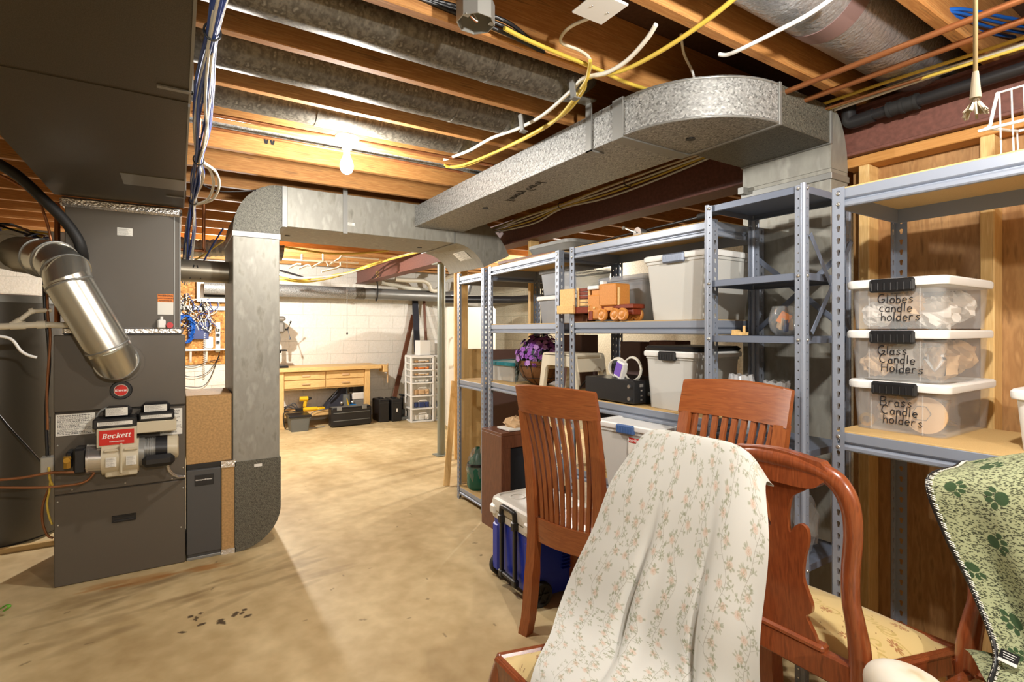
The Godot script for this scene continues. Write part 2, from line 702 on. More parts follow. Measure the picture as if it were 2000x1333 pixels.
	M.floral.backlight = Color(0.2, 0.2, 0.18)
	mat("paws", Color.WHITE, 0.95).albedo_texture = paw_tex()
	mat("concrete", Color.WHITE, 0.55).albedo_texture = concrete_tex()
	for k in 5:
		mat("print_%d" % k, Color.WHITE, 0.6).albedo_texture = print_tex(k)


# rows of small unreadable print on a label
func print_tex(k: int) -> ImageTexture:
	var r := RandomNumberGenerator.new()
	r.seed = 40 + k
	var im := Image.create(256, 192, false, Image.FORMAT_RGB8)
	im.fill(c8(226, 224, 214))
	var ink := c8(70, 68, 66)
	var y := 12
	while y < 180:
		var x := 10
		var end := r.randi_range(130, 244)
		var th := 3 if r.randf() < 0.8 else 6
		while x < end:
			var w := r.randi_range(4, 16)
			im.fill_rect(Rect2i(x, y, w, th), ink)
			x += w + r.randi_range(2, 5)
		y += th + r.randi_range(3, 7)
	if k == 1:
		for gx in 12:
			im.fill_rect(Rect2i(10 + gx * 20, 6, 1, 60), ink)
	return ImageTexture.create_from_image(im)


func dab(im: Image, x: float, y: float, rx: float, ry: float, ang: float, col: Color, soft := 0.0) -> void:
	var w := im.get_width()
	var h := im.get_height()
	var R := int(ceil(maxf(rx, ry))) + 1
	var ca := cos(ang)
	var sa := sin(ang)
	for j in range(-R, R + 1):
		for i in range(-R, R + 1):
			var a := (i * ca + j * sa) / rx
			var b := (-i * sa + j * ca) / ry
			var d := a * a + b * b
			if d < 1.0:
				var px := posmod(int(x) + i, w)
				var py := posmod(int(y) + j, h)
				var k := col.a * (1.0 - soft * d)
				im.set_pixel(px, py, im.get_pixel(px, py).lerp(Color(col.r, col.g, col.b), k))


# cream cloth printed with trailing stems, small leaves and pale pink roses
func floral_tex() -> ImageTexture:
	var r := RandomNumberGenerator.new()
	r.seed = 11
	var im := Image.create(1024, 1024, false, Image.FORMAT_RGB8)
	im.fill(c8(203, 203, 196))
	var stem := Color8(128, 126, 108, 110)
	var leaf := Color8(142, 146, 122, 130)
	var rose := Color8(206, 180, 160, 120)
	for s in 5:
		var x := 100.0 + s * 205.0
		var ph := r.randf() * 6.0
		for k in 512:
			var y := k * 2.0
			var xx := x + sin(y * TAU / 512.0 + ph) * 38.0 + sin(y * TAU / 256.0 + ph * 2) * 14.0
			dab(im, xx, y, 2.0, 2.0, 0, stem)
			if k % 13 == 0:
				var side := 1.0 if r.randf() < 0.5 else -1.0
				var ln := r.randf_range(22, 52)
				var an := r.randf_range(-0.9, 0.5)
				for q in 12:
					dab(im, xx + side * ln * q / 12.0, y + sin(an) * ln * q / 12.0, 1.6, 1.6, 0, stem)
				for q in r.randi_range(3, 6):
					var a2 := r.randf() * TAU
					dab(im, xx + side * ln + cos(a2) * 13, y + sin(an) * ln + sin(a2) * 13, 11, 4.2, a2, leaf, 0.3)
			if k % 46 == 20:
				var sd := 1.0 if r.randf() < 0.5 else -1.0
				var cx := xx + sd * 42
				dab(im, cx, y, 26, 23, 0, rose, 0.5)
				for q in 16:
					var a3 := q * 0.9
					dab(im, cx + cos(a3) * q * 1.4, y + sin(a3) * q * 1.3, 7, 3, a3 + 1.5, Color8(190, 156, 134, 90), 0.4)
				for q in 7:
					var a4 := r.randf() * TAU
					dab(im, cx + cos(a4) * 32, y + sin(a4) * 30, 13, 5, a4, leaf, 0.3)
	return ImageTexture.create_from_image(im)


# gold seat cloth with a woven scroll and small rust flowers
func jacquard_tex() -> ImageTexture:
	var r := RandomNumberGenerator.new()
	r.seed = 23
	var im := Image.create(512, 512, false, Image.FORMAT_RGB8)
	im.fill(c8(216, 190, 128))
	for k in 9:
		var x := r.randf() * 512
		var y := r.randf() * 512
		for q in 60:
			var a := q * 0.12
			dab(im, x + cos(a) * (34 - q * 0.3), y + sin(a) * (26 - q * 0.2), 4, 4, 0, Color8(190, 162, 92, 150), 0.3)
			dab(im, x + 60 - cos(a) * (26 - q * 0.3), y + 34 - sin(a) * (30 - q * 0.3), 4, 4, 0, Color8(196, 170, 100, 130), 0.3)
	for k in 7:
		var x := (k % 3) * 170.0 + r.randf_range(20, 120)
		var y := (k / 3) * 170.0 + r.randf_range(20, 120)
		for q in 9:
			var a := q * TAU / 9
			dab(im, x + cos(a) * 15, y + sin(a) * 13, 9, 3.2, a, Color8(156, 98, 56, 210), 0.2)
	for k in 60:
		dab(im, r.randf() * 512, r.randf() * 512, 7, 1.8, r.randf_range(0.6, 1.2), Color8(140, 104, 62, 190))
	return ImageTexture.create_from_image(im)


# sage fleece flecked with black and printed with dark green paw prints
func paw_tex() -> ImageTexture:
	var r := RandomNumberGenerator.new()
	r.seed = 31
	var im := Image.create(768, 1024, false, Image.FORMAT_RGB8)
	im.fill(c8(162, 168, 130))
	for k in 19000:
		dab(im, r.randf() * 768, r.randf() * 1024, r.randf_range(1.6, 5.0), 1.3, r.randf_range(-0.5, 0.5), Color8(40, 44, 28, 190))
	for gx in 5:
		for gy in 8:
			var x := gx * 154.0 + r.randf_range(20, 90) + (70 if gy % 2 else 0)
			var y := gy * 128.0 + r.randf_range(20, 60)
			var a := r.randf() * TAU
			var s := r.randf_range(0.7, 1.2)
			var pc := Color8(48, 72, 42, 245)
			s *= 0.78
			dab(im, x, y, 24 * s, 19 * s, a, pc)
			for t in [-0.9, -0.3, 0.3, 0.9]:
				dab(im, x + cos(a + PI / 2 + t) * 37 * s, y + sin(a + PI / 2 + t) * 37 * s, 12 * s, 9 * s, a + PI / 2 + t, pc)
	return ImageTexture.create_from_image(im)


# poured concrete: tan, clouded, scuffed, with a few oil spots
func concrete_tex() -> ImageTexture:
	var w := 900
	var h := 1200
	var a := FastNoiseLite.new()
	a.seed = 5
	a.frequency = 0.006
	a.fractal_octaves = 5
	var b := FastNoiseLite.new()
	b.seed = 6
	b.frequency = 0.05
	b.fractal_octaves = 4
	var im := Image.create(w, h, false, Image.FORMAT_RGB8)
	var lo := c8(168, 142, 96)
	var hi := c8(222, 200, 154)
	for y in h:
		for x in w:
			var k := 0.58 + 0.55 * a.get_noise_2d(x * 1.6, y) + 0.3 * b.get_noise_2d(x, y)
			im.set_pixel(x, y, lo.lerp(hi, clampf(k, 0, 1)))
	var r := RandomNumberGenerator.new()
	r.seed = 77
	# the map covers x from -2 to 4.3 and z from -8.4 to 0 at 7 mm a pixel
	for q in 12:
		var sx := (0.15 + r.randf_range(-0.14, 0.16) + 2.0) / 0.007
		var sz := (8.4 - 2.86 + r.randf_range(-0.1, 0.1)) / 0.007
		dab(im, sx, sz, r.randf_range(1.2, 3.4), r.randf_range(1, 2), r.randf() * 3, Color8(70, 54, 36, 220))
	for q in 46:
		dab(im, (-0.5 + r.randf() * 1.2 + 2.0) / 0.007, (8.4 - 3.5 + r.randf() * 0.55) / 0.007, r.randf_range(8, 34), r.randf_range(2, 6), r.randf_range(-0.5, 0.1), Color8(112, 88, 56, 60), 0.8)
	for q in 14:
		dab(im, (-0.4 + r.randf() * 0.6 + 2.0) / 0.007, (8.4 - 3.56 + r.randf() * 0.08) / 0.007, r.randf_range(8, 22), r.randf_range(2, 5), 0, Color8(166, 104, 46, 110), 0.8)
	for q in 260:
		dab(im, r.randf() * w, r.randf() * h, r.randf_range(1, 2.5), 0.9, r.randf() * 3, Color8(110, 90, 60, 140))
	return ImageTexture.create_from_image(im)

func build_room() -> void:
	var g = G.new()
	# floor slab: textured top over the mapped area
	g.span(Vector3(-3.2, -0.12, -8.6), Vector3(4.95, -0.004, 3.2))
	structure("floor", g, M.mortar_paint)
	var fl = get_node("floor")
	g = G.new()
	g.span(Vector3(-3.2, -0.004, -8.4), Vector3(4.8, 0.0, 3.0))
	for i in g.p.size():
		g.u[i] = Vector2((g.p[i].x + 2.0) / 6.3, (g.p[i].z + 8.4) / 8.4)
	part(fl, "concrete_screed", g, M.concrete)
	# painted block walls
	g = G.new()
	g.span(Vector3(-3.2, 0, -8.6), Vector3(4.95, 2.54, -8.362))
	var wb = structure("wall_back", g, M.mortar_paint)
	var blocks := []
	for v in 4:
		g = G.new()
		g.box(Vector3(0, 0, -0.002 - v * 0.0005), Vector3(0.3965 - (v % 2) * 0.001, 0.1965, 0.014), 0.0025)
		blocks.append(g.mesh())
	for row in 12:
		for k in 20:
			var x := -3.0 + k * 0.4 + (0.2 if row % 2 else 0.0)
			if x < -2.1 and row < 6 or x > 4.5:
				continue
			var o = part(wb, "block", blocks[(row * 7 + k * 3) % 4], M.block_paint)
			o.position = Vector3(x, 0.1 + row * 0.2, -8.361)
	g = G.new()
	g.span(Vector3(4.7, 0, -8.362), Vector3(4.95, 2.54, 3.2))
	var wr = structure("wall_right", g, M.block_grey)
	g = G.new()
	g.box(Vector3(-0.003, 0, 0), Vector3(0.014, 0.198, 0.398), 0.004)
	var bm = g.mesh()
	for row in range(2, 12):
		for k in 7:
			var o = part(wr, "block", bm, M.block_grey)
			o.position = Vector3(4.7, 0.1 + row * 0.2, -8.15 + k * 0.4 + (0.2 if row % 2 else 0.0))
	g = G.new()
	g.span(Vector3(-3.2, 0, -8.362), Vector3(-3.0, 2.54, 3.2))
	structure("wall_left", g, M.block_grey)
	g = G.new()
	g.span(Vector3(-3.0, 0, 3.0), Vector3(4.7, 2.54, 3.2))
	structure("wall_front", g, M.block_grey)
	# subfloor and joists overhead
	g = G.new()
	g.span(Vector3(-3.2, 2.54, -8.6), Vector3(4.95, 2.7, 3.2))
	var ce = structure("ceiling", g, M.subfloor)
	for k in range(-10, 18):
		var z := -1.46 - 0.404 * k
		if z < -8.3 or z > 2.9:
			continue
		g = G.new()
		g.span(Vector3(-2.99, 2.30, z - 0.019), Vector3(4.69, 2.54, z + 0.019), 0.003)
		part(ce, "joist", g, M.joist)
	# steel beam and its column
	g = G.new()
	g.span(Vector3(2.38, 2.10, -8.34), Vector3(2.54, 2.113, 2.9), 0.002)
	g.span(Vector3(2.38, 2.287, -8.34), Vector3(2.54, 2.30, 2.9), 0.002)
	g.span(Vector3(2.40, 2.113, -8.34), Vector3(2.52, 2.287, 2.9))
	var bo = thing("steel_beam", "long red-brown painted steel beam carrying the joists over the shelves", "beam")
	part(bo, "girder", g, M.beam_red)
	word(bo, "chalk_number", "57", 0.11, fr(Vector3.LEFT, Vector3.UP, Vector3(2.396, 2.154, -7.315)), M.yellow_wire)
	bo = thing("support_column", "round grey steel column standing on the floor under the red beam", "column", Vector3(2.44, 0, -5.27))
	g = G.new()
	g.cyl(Vector3(0, 0.012, 0), Vector3(0, 2.085, 0), 0.044, -1, 28)
	part(bo, "shaft", g, M.column_grey, 40)
	g = G.new()
	g.box(Vector3(0, 2.0925, 0), Vector3(0.16, 0.015, 0.16), 0.002)
	part(bo, "cap_plate", g, M.column_grey)
	g = G.new()
	g.box(Vector3(0, 0.006, 0), Vector3(0.15, 0.012, 0.15), 0.002)
	part(bo, "base_plate", g, M.column_grey)
	# stud partition behind the right-hand racks
	g = G.new()
	g.span(Vector3(2.41, 2.058, -1.14), Vector3(2.50, 2.098, 2.98), 0.003)
	var pw = structure("wall_partition", g, M.plate_z)
	g = G.new()
	g.span(Vector3(2.41, 0, -1.14), Vector3(2.50, 0.038, 2.98), 0.003)
	part(pw, "sole_plate", g, M.plate_z)
	for z in [-1.06, -0.665, -0.26, 0.145, 0.55, 1.2, 1.9, 2.6]:
		g = G.new()
		g.span(Vector3(2.412, 0.038, z - 0.02), Vector3(2.498, 2.058, z + 0.02), 0.003)
		part(pw, "stud", g, M.stud)
	g = G.new()
	g.span(Vector3(2.500, 0.0, -1.14), Vector3(2.512, 2.09, 0.08))
	part(pw, "plywood_sheet", g, M.ply)
	g = G.new()
	g.span(Vector3(2.500, 0.0, 0.083), Vector3(2.512, 2.09, 1.30))
	part(pw, "plywood_sheet", g, M.ply)
	g = G.new()
	g.span(Vector3(2.500, 0.0, 1.303), Vector3(2.512, 2.09, 2.98))
	part(pw, "plywood_sheet", g, M.ply)
	var sl := ["upright pine stud beside the grey steel column", "upright pine stud seen past the empty shelf near the fridge", "second pine stud close behind the column, next to the drawers"]
	var si := 0
	for s in [Vector3(2.50, 0, -4.86), Vector3(2.46, 0, -3.53), Vector3(2.52, 0, -5.02)]:
		g = G.new()
		g.span(Vector3(-0.044, 0, -0.019), Vector3(0.044, 2.098, 0.019), 0.003)
		solo("pine_stud", sl[si], "stud", g, M.stud, 0, "", s)
		si += 1

func arc2(cx: float, cy: float, rx: float, ry: float, a0: float, a1: float, n := 16) -> Array:
	var out := []
	for i in n + 1:
		var a := deg_to_rad(a0 + (a1 - a0) * i / n)
		out.append(Vector2(cx + cos(a) * rx, cy + sin(a) * ry))
	return out


func build_ducts() -> void:
	# big supply plenum overhead at the left
	var o = thing("supply_plenum", "wide dark rectangular metal duct overhead running out from the furnace", "duct", Vector3(0, 2.09, 0))
	var g = G.new()
	g.span(Vector3(-0.55, 0, -3.66), Vector3(0.03, 0.21, 1.6))
	part(o, "body", g, M.galv_dark)
	g = G.new()
	g.span(Vector3(0.03, -0.004, -3.66), Vector3(0.036, 0.21, -1.98))
	g.span(Vector3(0.03, -0.004, -1.95), Vector3(0.037, 0.21, 1.6))
	part(o, "side_seam", g, M.galv_trim)
	g = G.new()
	g.span(Vector3(-0.55, -0.003, -1.97), Vector3(0.03, 0.0, -1.95))
	part(o, "cross_seam", g, M.galv_dark)
	for z in [-1.86, -3.36]:
		g = G.new()
		g.span(Vector3(-0.05, -0.006, z - 0.009), Vector3(0.04, -0.001, z + 0.009))
		g.span(Vector3(0.037, -0.006, z - 0.009), Vector3(0.042, 0.20, z + 0.009))
		part(o, "hanger_strap", g, M.galv_trim)
	g = G.new()
	g.span(Vector3(-0.22, -0.003, -3.20), Vector3(0.032, -0.0005, -2.98))
	part(o, "foil_patch", g, M.flue_dull)

	# return air duct: riser, elbow, cross run, end elbow, boot
	o = thing("return_duct", "large galvanized duct rising from the floor and turning across under the joists", "duct")
	g = G.new()
	g.span(Vector3(0.29, 0.55, -4.28), Vector3(0.555, 1.965, -3.65), 0.003)
	part(o, "riser", g, M.galv_stained)
	g = G.new()
	g.span(Vector3(0.284, 1.95, -4.286), Vector3(0.562, 1.985, -3.644), 0.002)
	part(o, "collar", g, M.galv_trim)
	g = G.new()
	var poly := arc2(0.56, 1.985, 0.27, 0.313, 180, 90, 18)
	poly += [Vector2(0.575, 2.298), Vector2(0.575, 2.04), Vector2(0.557, 2.02), Vector2(0.557, 1.985)]
	g.prism(poly, -4.28, -3.65)
	part(o, "upper_elbow", g, M.galv_grey, 30)
	g = G.new()
	g.span(Vector3(0.57, 2.034, -4.286), Vector3(0.602, 2.299, -3.643), 0.002)
	part(o, "collar", g, M.galv_trim)
	g = G.new()
	g.span(Vector3(0.575, 2.04, -4.28), Vector3(1.80, 2.298, -3.65), 0.002)
	part(o, "cross_run", g, M.galv_stained)
	g = G.new()
	poly = arc2(1.80, 1.755, 0.285, 0.285, 90, 24, 12)
	poly.reverse()
	poly = arc2(1.80, 1.755, 0.543, 0.543, 90, 24, 16) + poly
	g.prism(poly, -4.28, -3.65)
	part(o, "end_elbow", g, M.galv_stained, 30)
	g = G.new()
	g.span(Vector3(1.795, 2.034, -4.285), Vector3(1.805, 2.299, -3.645))
	part(o, "seam", g, M.galv_trim)
	# printed maker's panel on the throat of the end elbow
	var tp := Vector3(1.80 + sin(deg_to_rad(38)) * 0.285, 1.755 + cos(deg_to_rad(38)) * 0.285, -3.86)
	var tn := Vector3(-sin(deg_to_rad(38)), -cos(deg_to_rad(38)), 0)
	g = G.new()
	g.plate(0.20, 0.10, Transform3D(Basis(Vector3(0, 0, -1), (-tn).cross(Vector3(0, 0, 1)).normalized(), tn), tp + tn * 0.004))
	part(o, "printed_label", g, M.print_2)
	for hx in [0.66, 1.66]:
		g = G.new()
		g.cyl(Vector3(hx, 2.0395, -4.0), Vector3(hx, 2.036, -4.0), 0.018)
		part(o, "test_plug", g, M.black)
	g = G.new()
	g.span(Vector3(0.955, 2.03, -3.648), Vector3(0.985, 2.35, -3.640))
	part(o, "hanger_strap", g, M.galv_trim)
	g = G.new()
	poly = arc2(0.30, 0.25, 0.262, 0.25, 0, -90, 16)
	poly += [Vector2(0.30, 0.555), Vector2(0.562, 0.555)]
	g.prism(poly, -4.28, -3.645)
	part(o, "boot", g, M.galv_grey, 30)
	g = G.new()
	g.plate(0.045, 0.018, Transform3D(Basis(), Vector3(0.43, 0.52, -3.6435)))
	part(o, "sticker", g, M.paper)
	g = G.new()
	g.plate(0.05, 0.02, Transform3D(Basis(), Vector3(1.01, 2.10, -3.6485)))
	part(o, "size_mark", g, M.print_3)
	g = G.new()
	g.span(Vector3(0.228, 0.0, -4.25), Vector3(0.30, 0.56, -3.652), 0.004)
	part(o, "duct_board_strip", g, M.cardboard)
	g = G.new()
	g.span(Vector3(0.226, 0.0, -3.652), Vector3(0.304, 0.03, -3.645))
	part(o, "foil_tape", g, M.foil_bright)
	g = G.new()
	g.span(Vector3(0.226, 0.53, -3.652), Vector3(0.304, 0.57, -3.645))
	part(o, "foil_tape", g, M.foil_bright)

	# flat supply trunk with the rounded corner, ending in the drop behind the racks
	o = thing("branch_duct", "flat galvanized duct with a rounded corner turning down behind the shelves", "duct")
	g = G.new()
	g.span(Vector3(1.475, 2.13, -3.646), Vector3(1.87, 2.28, -1.50), 0.002)
	part(o, "long_run", g, M.galv)
	g = G.new()
	g.span(Vector3(1.468, 2.124, -1.56), Vector3(1.876, 2.286, -1.50), 0.002)
	part(o, "collar", g, M.galv_trim)
	g = G.new()
	var fp := arc2(1.87, 1.50, 0.395, 0.395, 180, 270, 26) + [Vector2(1.87, 1.50)]
	g.prism(fp, 2.13, 2.28, Transform3D(Basis(Vector3(1, 0, 0), Vector3(0, 0, -1), Vector3(0, 1, 0)), Vector3.ZERO))
	part(o, "flat_elbow", g, M.galv, 30)
	for yy in [2.134, 2.274]:
		g = G.new()
		var rp := []
		for q in arc2(1.87, -1.50, 0.396, 0.396, 180, 90, 24):
			rp.append(Vector3(q.x, yy, q.y))
		g.tube(rp, 0.004, 6)
		part(o, "rolled_seam", g, M.galv_trim, 60)
	g = G.new()
	g.span(Vector3(1.87, 2.13, -1.50), Vector3(2.24, 2.28, -1.105), 0.002)
	part(o, "short_run", g, M.galv_grey)
	g = G.new()
	g.span(Vector3(1.866, 2.125, -1.505), Vector3(1.882, 2.285, -1.099), 0.002)
	part(o, "collar", g, M.galv_trim)
	g = G.new()
	g.span(Vector3(2.228, 2.125, -1.505), Vector3(2.244, 2.285, -1.099), 0.002)
	part(o, "collar", g, M.galv_trim)
	g = G.new()
	poly = arc2(2.24, 2.03, 0.136, 0.25, 90, 0, 14) + [Vector2(2.24, 2.03)]
	g.prism(poly, -1.50, -1.105)
	part(o, "down_elbow", g, M.galv_stained, 30)
	g = G.new()
	g.span(Vector3(2.24, 0.0, -1.50), Vector3(2.376, 2.03, -1.105), 0.002)
	part(o, "drop", g, M.galv_stained)
	g = G.new()
	g.span(Vector3(2.234, 1.985, -1.506), Vector3(2.379, 2.012, -1.099), 0.002)
	part(o, "collar", g, M.galv_trim)
	g = G.new()
	g.span(Vector3(1.467, 2.122, -1.72), Vector3(1.474, 2.33, -1.685))
	g.span(Vector3(1.467, 2.122, -1.72), Vector3(1.54, 2.129, -1.685))
	g.span(Vector3(1.40, 2.326, -1.72), Vector3(1.474, 2.331, -1.66))
	part(o, "hanger_strap", g, M.galv_trim)
	for c in [Vector3(1.62, 2.13, -2.85), Vector3(1.72, 2.13, -1.38)]:
		g = G.new()
		g.cyl(c, c - Vector3(0, 0.004, 0), 0.018)
		part(o, "test_plug", g, M.black)
	g = G.new()
	g.span(Vector3(2.20, 2.00, -1.498), Vector3(2.236, 2.03, -1.47))
	part(o, "end_clip", g, M.galv_trim)

	# round ducts lying in the joist bays
	var labels := ["mottled round duct in the joist bay nearest the white cover plate", "mottled round duct in the second joist bay from the junction box", "mottled round duct with a joint band beside the copper pipe", "thin grey round duct in the bay behind the glowing bulb"]
	var k := 0
	for d in [[-1.655, 2.372, 0.095, 1.36], [-2.06, 2.372, 0.095, 1.34], [-2.465, 2.385, 0.092, 1.32], [-2.79, 2.375, 0.062, 1.75]]:
		o = thing("joist_duct", labels[k], "duct", Vector3(0, 0, d[0]), 0, "round ducts between the joists")
		g = G.new()
		g.cyl(Vector3(-1.2, d[1], 0), Vector3(d[3] - 0.09, d[1], 0), d[2], -1, 32)
		part(o, "pipe", g, M.galv_old if k < 3 else M.galv, 40)
		g = G.new()
		g.tube([Vector3(d[3] - 0.10, d[1], 0), Vector3(d[3] - 0.04, d[1] + 0.01, 0), Vector3(d[3], d[1] + 0.04, 0), Vector3(d[3] + 0.02, d[1] + 0.10, 0), Vector3(d[3] + 0.02, 2.535, 0)], d[2] * 0.98, 28)
		part(o, "end_elbow", g, M.galv_old if k < 3 else M.galv, 50)
		g = G.new()
		var bx: float = [0.95, 1.0, 0.52, 0.9][k]
		g.cyl(Vector3(bx, d[1], 0), Vector3(bx + 0.05, d[1], 0), d[2] + 0.002, -1, 32)
		part(o, "joint_band", g, M.galv_old if k < 3 else M.galv, 40)
		k += 1
	# silver insulated duct in the bay at the right
	o = thing("insulated_duct", "silver foil-wrapped insulated duct lying between joists at upper right", "duct", Vector3(0, 0, -0.86))
	g = G.new()
	g.cyl(Vector3(0.6, 2.412, 0), Vector3(2.9, 2.412, 0), 0.125, -1, 36)
	part(o, "wrap", g, M.foil, 40)
	g = G.new()
	g.cyl(Vector3(1.66, 2.412, 0), Vector3(1.74, 2.412, 0), 0.127, -1, 36)
	part(o, "tape_band", g, M.card_grey, 40)
	o = thing("insulated_duct", "dark foil duct in the joist bay above the hanging cord", "duct", Vector3(0, 0, -0.06))
	g = G.new()
	g.cyl(Vector3(0.9, 2.40, 0), Vector3(3.2, 2.40, 0), 0.12, -1, 30)
	part(o, "wrap", g, M.galv_dark, 40)

	# smoke pipe along the back wall
	o = thing("vent_pipe", "long round galvanized pipe hung along the white back wall", "pipe", Vector3(0, 1.93, -8.02))
	g = G.new()
	g.cyl(Vector3(0.3, 0, 0), Vector3(2.28, 0, 0), 0.088, -1, 32)
	part(o, "dull_length", g, M.galv, 40)
	g = G.new()
	g.cyl(Vector3(2.28, 0, 0), Vector3(2.42, 0, 0), 0.092, -1, 32)
	part(o, "joint", g, M.galv_old, 40)
	g = G.new()
	g.cyl(Vector3(2.42, 0, 0), Vector3(3.85, 0, 0), 0.086, -1, 32)
	part(o, "bright_length", g, M.galv_trim, 40)
	g = G.new()
	g.tube([Vector3(3.85, 0, 0), Vector3(4.0, 0.02, 0.02), Vector3(4.14, 0.10, 0.06), Vector3(4.18, 0.26, 0.07)], 0.086, 20)
	part(o, "foil_elbow", g, M.foil, 30)
	g = G.new()
	g.tube([Vector3(2.60, 0.36, 0.0), Vector3(2.60, 0.1, 0.098), Vector3(2.60, 0, 0.098), Vector3(2.60, -0.07, 0.07), Vector3(2.60, -0.098, 0)], 0.03, 6, 0.12, Vector3.RIGHT)
	part(o, "hanger_strap", g, M.rubber, 40)

	# pipes between furnace and riser
	o = thing("connector_pipe", "dull round metal pipe between the furnace top and the tall duct", "pipe")
	g = G.new()
	g.cyl(Vector3(0.02, 1.755, -4.0), Vector3(0.289, 1.755, -4.0), 0.072, -1, 28)
	part(o, "pipe", g, M.flue_dull, 40)
	g = G.new()
	for s in [-1, 1]:
		g.tube([Vector3(0.10 + 0.0, 1.827, -3.998), Vector3(0.10 + s * 0.01, 1.78, -3.929), Vector3(0.10 + s * 0.03, 1.70, -3.952)], 0.004, 6)
	part(o, "crimp_line", g, M.rubber, 60)
	o = thing("foil_flex_duct", "crinkled silver flexible duct behind the top of the furnace", "duct")
	g = G.new()
	var fx := []
	var fr_ := []
	for i in 40:
		fx.append(Vector3(-0.15 + i * 0.025, 2.08 + 0.01 * sin(i * 0.4), -5.25))
		fr_.append(0.072 + (0.006 if i % 2 else -0.004))
	g.tube(fx, fr_, 20)
	part(o, "sleeve", g, M.foil, 20)
	g = G.new()
	g.bar(Vector3(0.2, 2.0, -5.25), Vector3(0.2, 2.54, -5.25), 0.03, 0.002)
	part(o, "hanger_strap", g, M.galv_trim)

func build_furnace() -> void:
	var F := -3.65
	var o = thing("furnace", "tall dark grey oil furnace with a red round badge and tan burner", "furnace", Vector3(-0.25, 0, F))
	var g = G.new()
	g.span(Vector3(-0.30, 0.0, -0.70), Vector3(0.292, 1.34, -0.012), 0.004)
	part(o, "cabinet", g, M.furnace_dark)
	for q in [["lower_panel", 0.002, 0.488], ["middle_panel", 0.492, 0.926], ["upper_panel", 0.934, 1.342]]:
		g = G.new()
		var dz := 0.012 if q[0] == "upper_panel" else 0.0
		g.span(Vector3(-0.30, q[1], -0.012), Vector3(0.292, q[2], 0.0 + dz), 0.004)
		part(o, q[0], g, M.furnace)
	g = G.new()
	g.span(Vector3(-0.26, 1.375, -0.62), Vector3(0.266, 2.05, -0.03), 0.004)
	part(o, "coil_cabinet", g, M.furnace)
	g = G.new()
	g.span(Vector3(0.236, 1.375, -0.031), Vector3(0.240, 2.05, -0.026))
	g.span(Vector3(0.262, 1.375, -0.031), Vector3(0.268, 2.05, -0.026))
	part(o, "edge_trim", g, M.galv_trim)
	g = G.new()
	g.span(Vector3(-0.27, 1.342, -0.66), Vector3(0.28, 1.385, -0.012), 0.01)
	part(o, "foil_joint", g, M.foil_bright)
	g = G.new()
	g.span(Vector3(-0.28, 2.035, -0.64), Vector3(0.275, 2.088, -0.008), 0.012)
	part(o, "foil_collar", g, M.foil_bright)
	# badge
	g = G.new()
	g.cyl(Vector3(-0.012, 1.035, 0.012), Vector3(-0.012, 1.035, 0.02), 0.052, 0.048, 40)
	var bd = part(o, "badge", g, M.black, 40)
	g = G.new()
	g.cyl(Vector3(-0.012, 1.035, 0.019), Vector3(-0.012, 1.035, 0.022), 0.033, -1, 36)
	part(bd, "silver_ring", g, M.chrome, 40)
	g = G.new()
	g.cyl(Vector3(-0.012, 1.035, 0.02), Vector3(-0.012, 1.035, 0.0235), 0.030, -1, 36)
	part(bd, "red_disc", g, M.badge_red, 40)
	word(bd, "lettering", "Rheem", 0.0165, Transform3D(Basis(), Vector3(-0.012, 1.035, 0.024)), M.ink_white, "Droid Serif", true)
	# handle slot in the lower panel
	g = G.new()
	g.span(Vector3(-0.055, 0.297, -0.001), Vector3(0.055, 0.337, 0.004), 0.002)
	var hs = part(o, "pull_handle", g, M.black)
	g = G.new()
	g.span(Vector3(-0.047, 0.303, 0.003), Vector3(0.047, 0.312, 0.010), 0.002)
	g.span(Vector3(-0.047, 0.325, 0.003), Vector3(0.047, 0.331, 0.007), 0.002)
	part(hs, "grip", g, M.rubber)
	# notices
	g = G.new()
	g.plate(0.165, 0.115, Transform3D(Basis(), Vector3(-0.21, 0.862, 0.0015)))
	part(o, "notice", g, M.print_1, 0, "white instruction sheet at left")
	g = G.new()
	g.plate(0.108, 0.152, Transform3D(Basis(), Vector3(0.222, 0.836, 0.0015)))
	part(o, "notice", g, M.print_0, 0, "white data sheet at right")
	g = G.new()
	g.plate(0.07, 0.044, Transform3D(Basis(), Vector3(0.002, 1.925, -0.0285)))
	part(o, "notice", g, M.print_4)
	g = G.new()
	g.span(Vector3(0.155, 1.46, -0.03), Vector3(0.232, 1.58, -0.0275))
	var wl = part(o, "warning_label", g, M.print_2)
	g = G.new()
	g.span(Vector3(0.155, 1.533, -0.0276), Vector3(0.232, 1.58, -0.0268))
	part(wl, "orange_band", g, M.orange)
	word(wl, "lettering", "WARNING", 0.015, Transform3D(Basis(), Vector3(0.194, 1.570, -0.0264)), M.ink, "Droid Sans", true)
	word(wl, "lettering", "AVERTISSEMENT", 0.010, Transform3D(Basis(), Vector3(0.194, 1.555, -0.0264)), M.ink, "Droid Sans", true)
	word(wl, "lettering", "ADVERTENCIA", 0.010, Transform3D(Basis(), Vector3(0.194, 1.541, -0.0264)), M.ink, "Droid Sans", true)
	for s in [[-0.285, 0.755], [0.272, 0.80], [0.28, 0.56], [0.28, 0.44], [-0.285, 0.455], [-0.283, 0.33], [-0.225, 0.512], [0.005, 0.512], [0.27, 0.21], [0.225, 0.503]]:
		g = G.new()
		g.ball(Vector3(s[0], s[1], 0.0), Vector3(0.005, 0.005, 0.005), 10, 6)
		part(o, "screw", g, M.screw, 60)
	# burner
	g = G.new()
	g.tube([Vector3(-0.085, 0.688, 0.10), Vector3(0.075, 0.688, 0.10)], 0.092, 28)
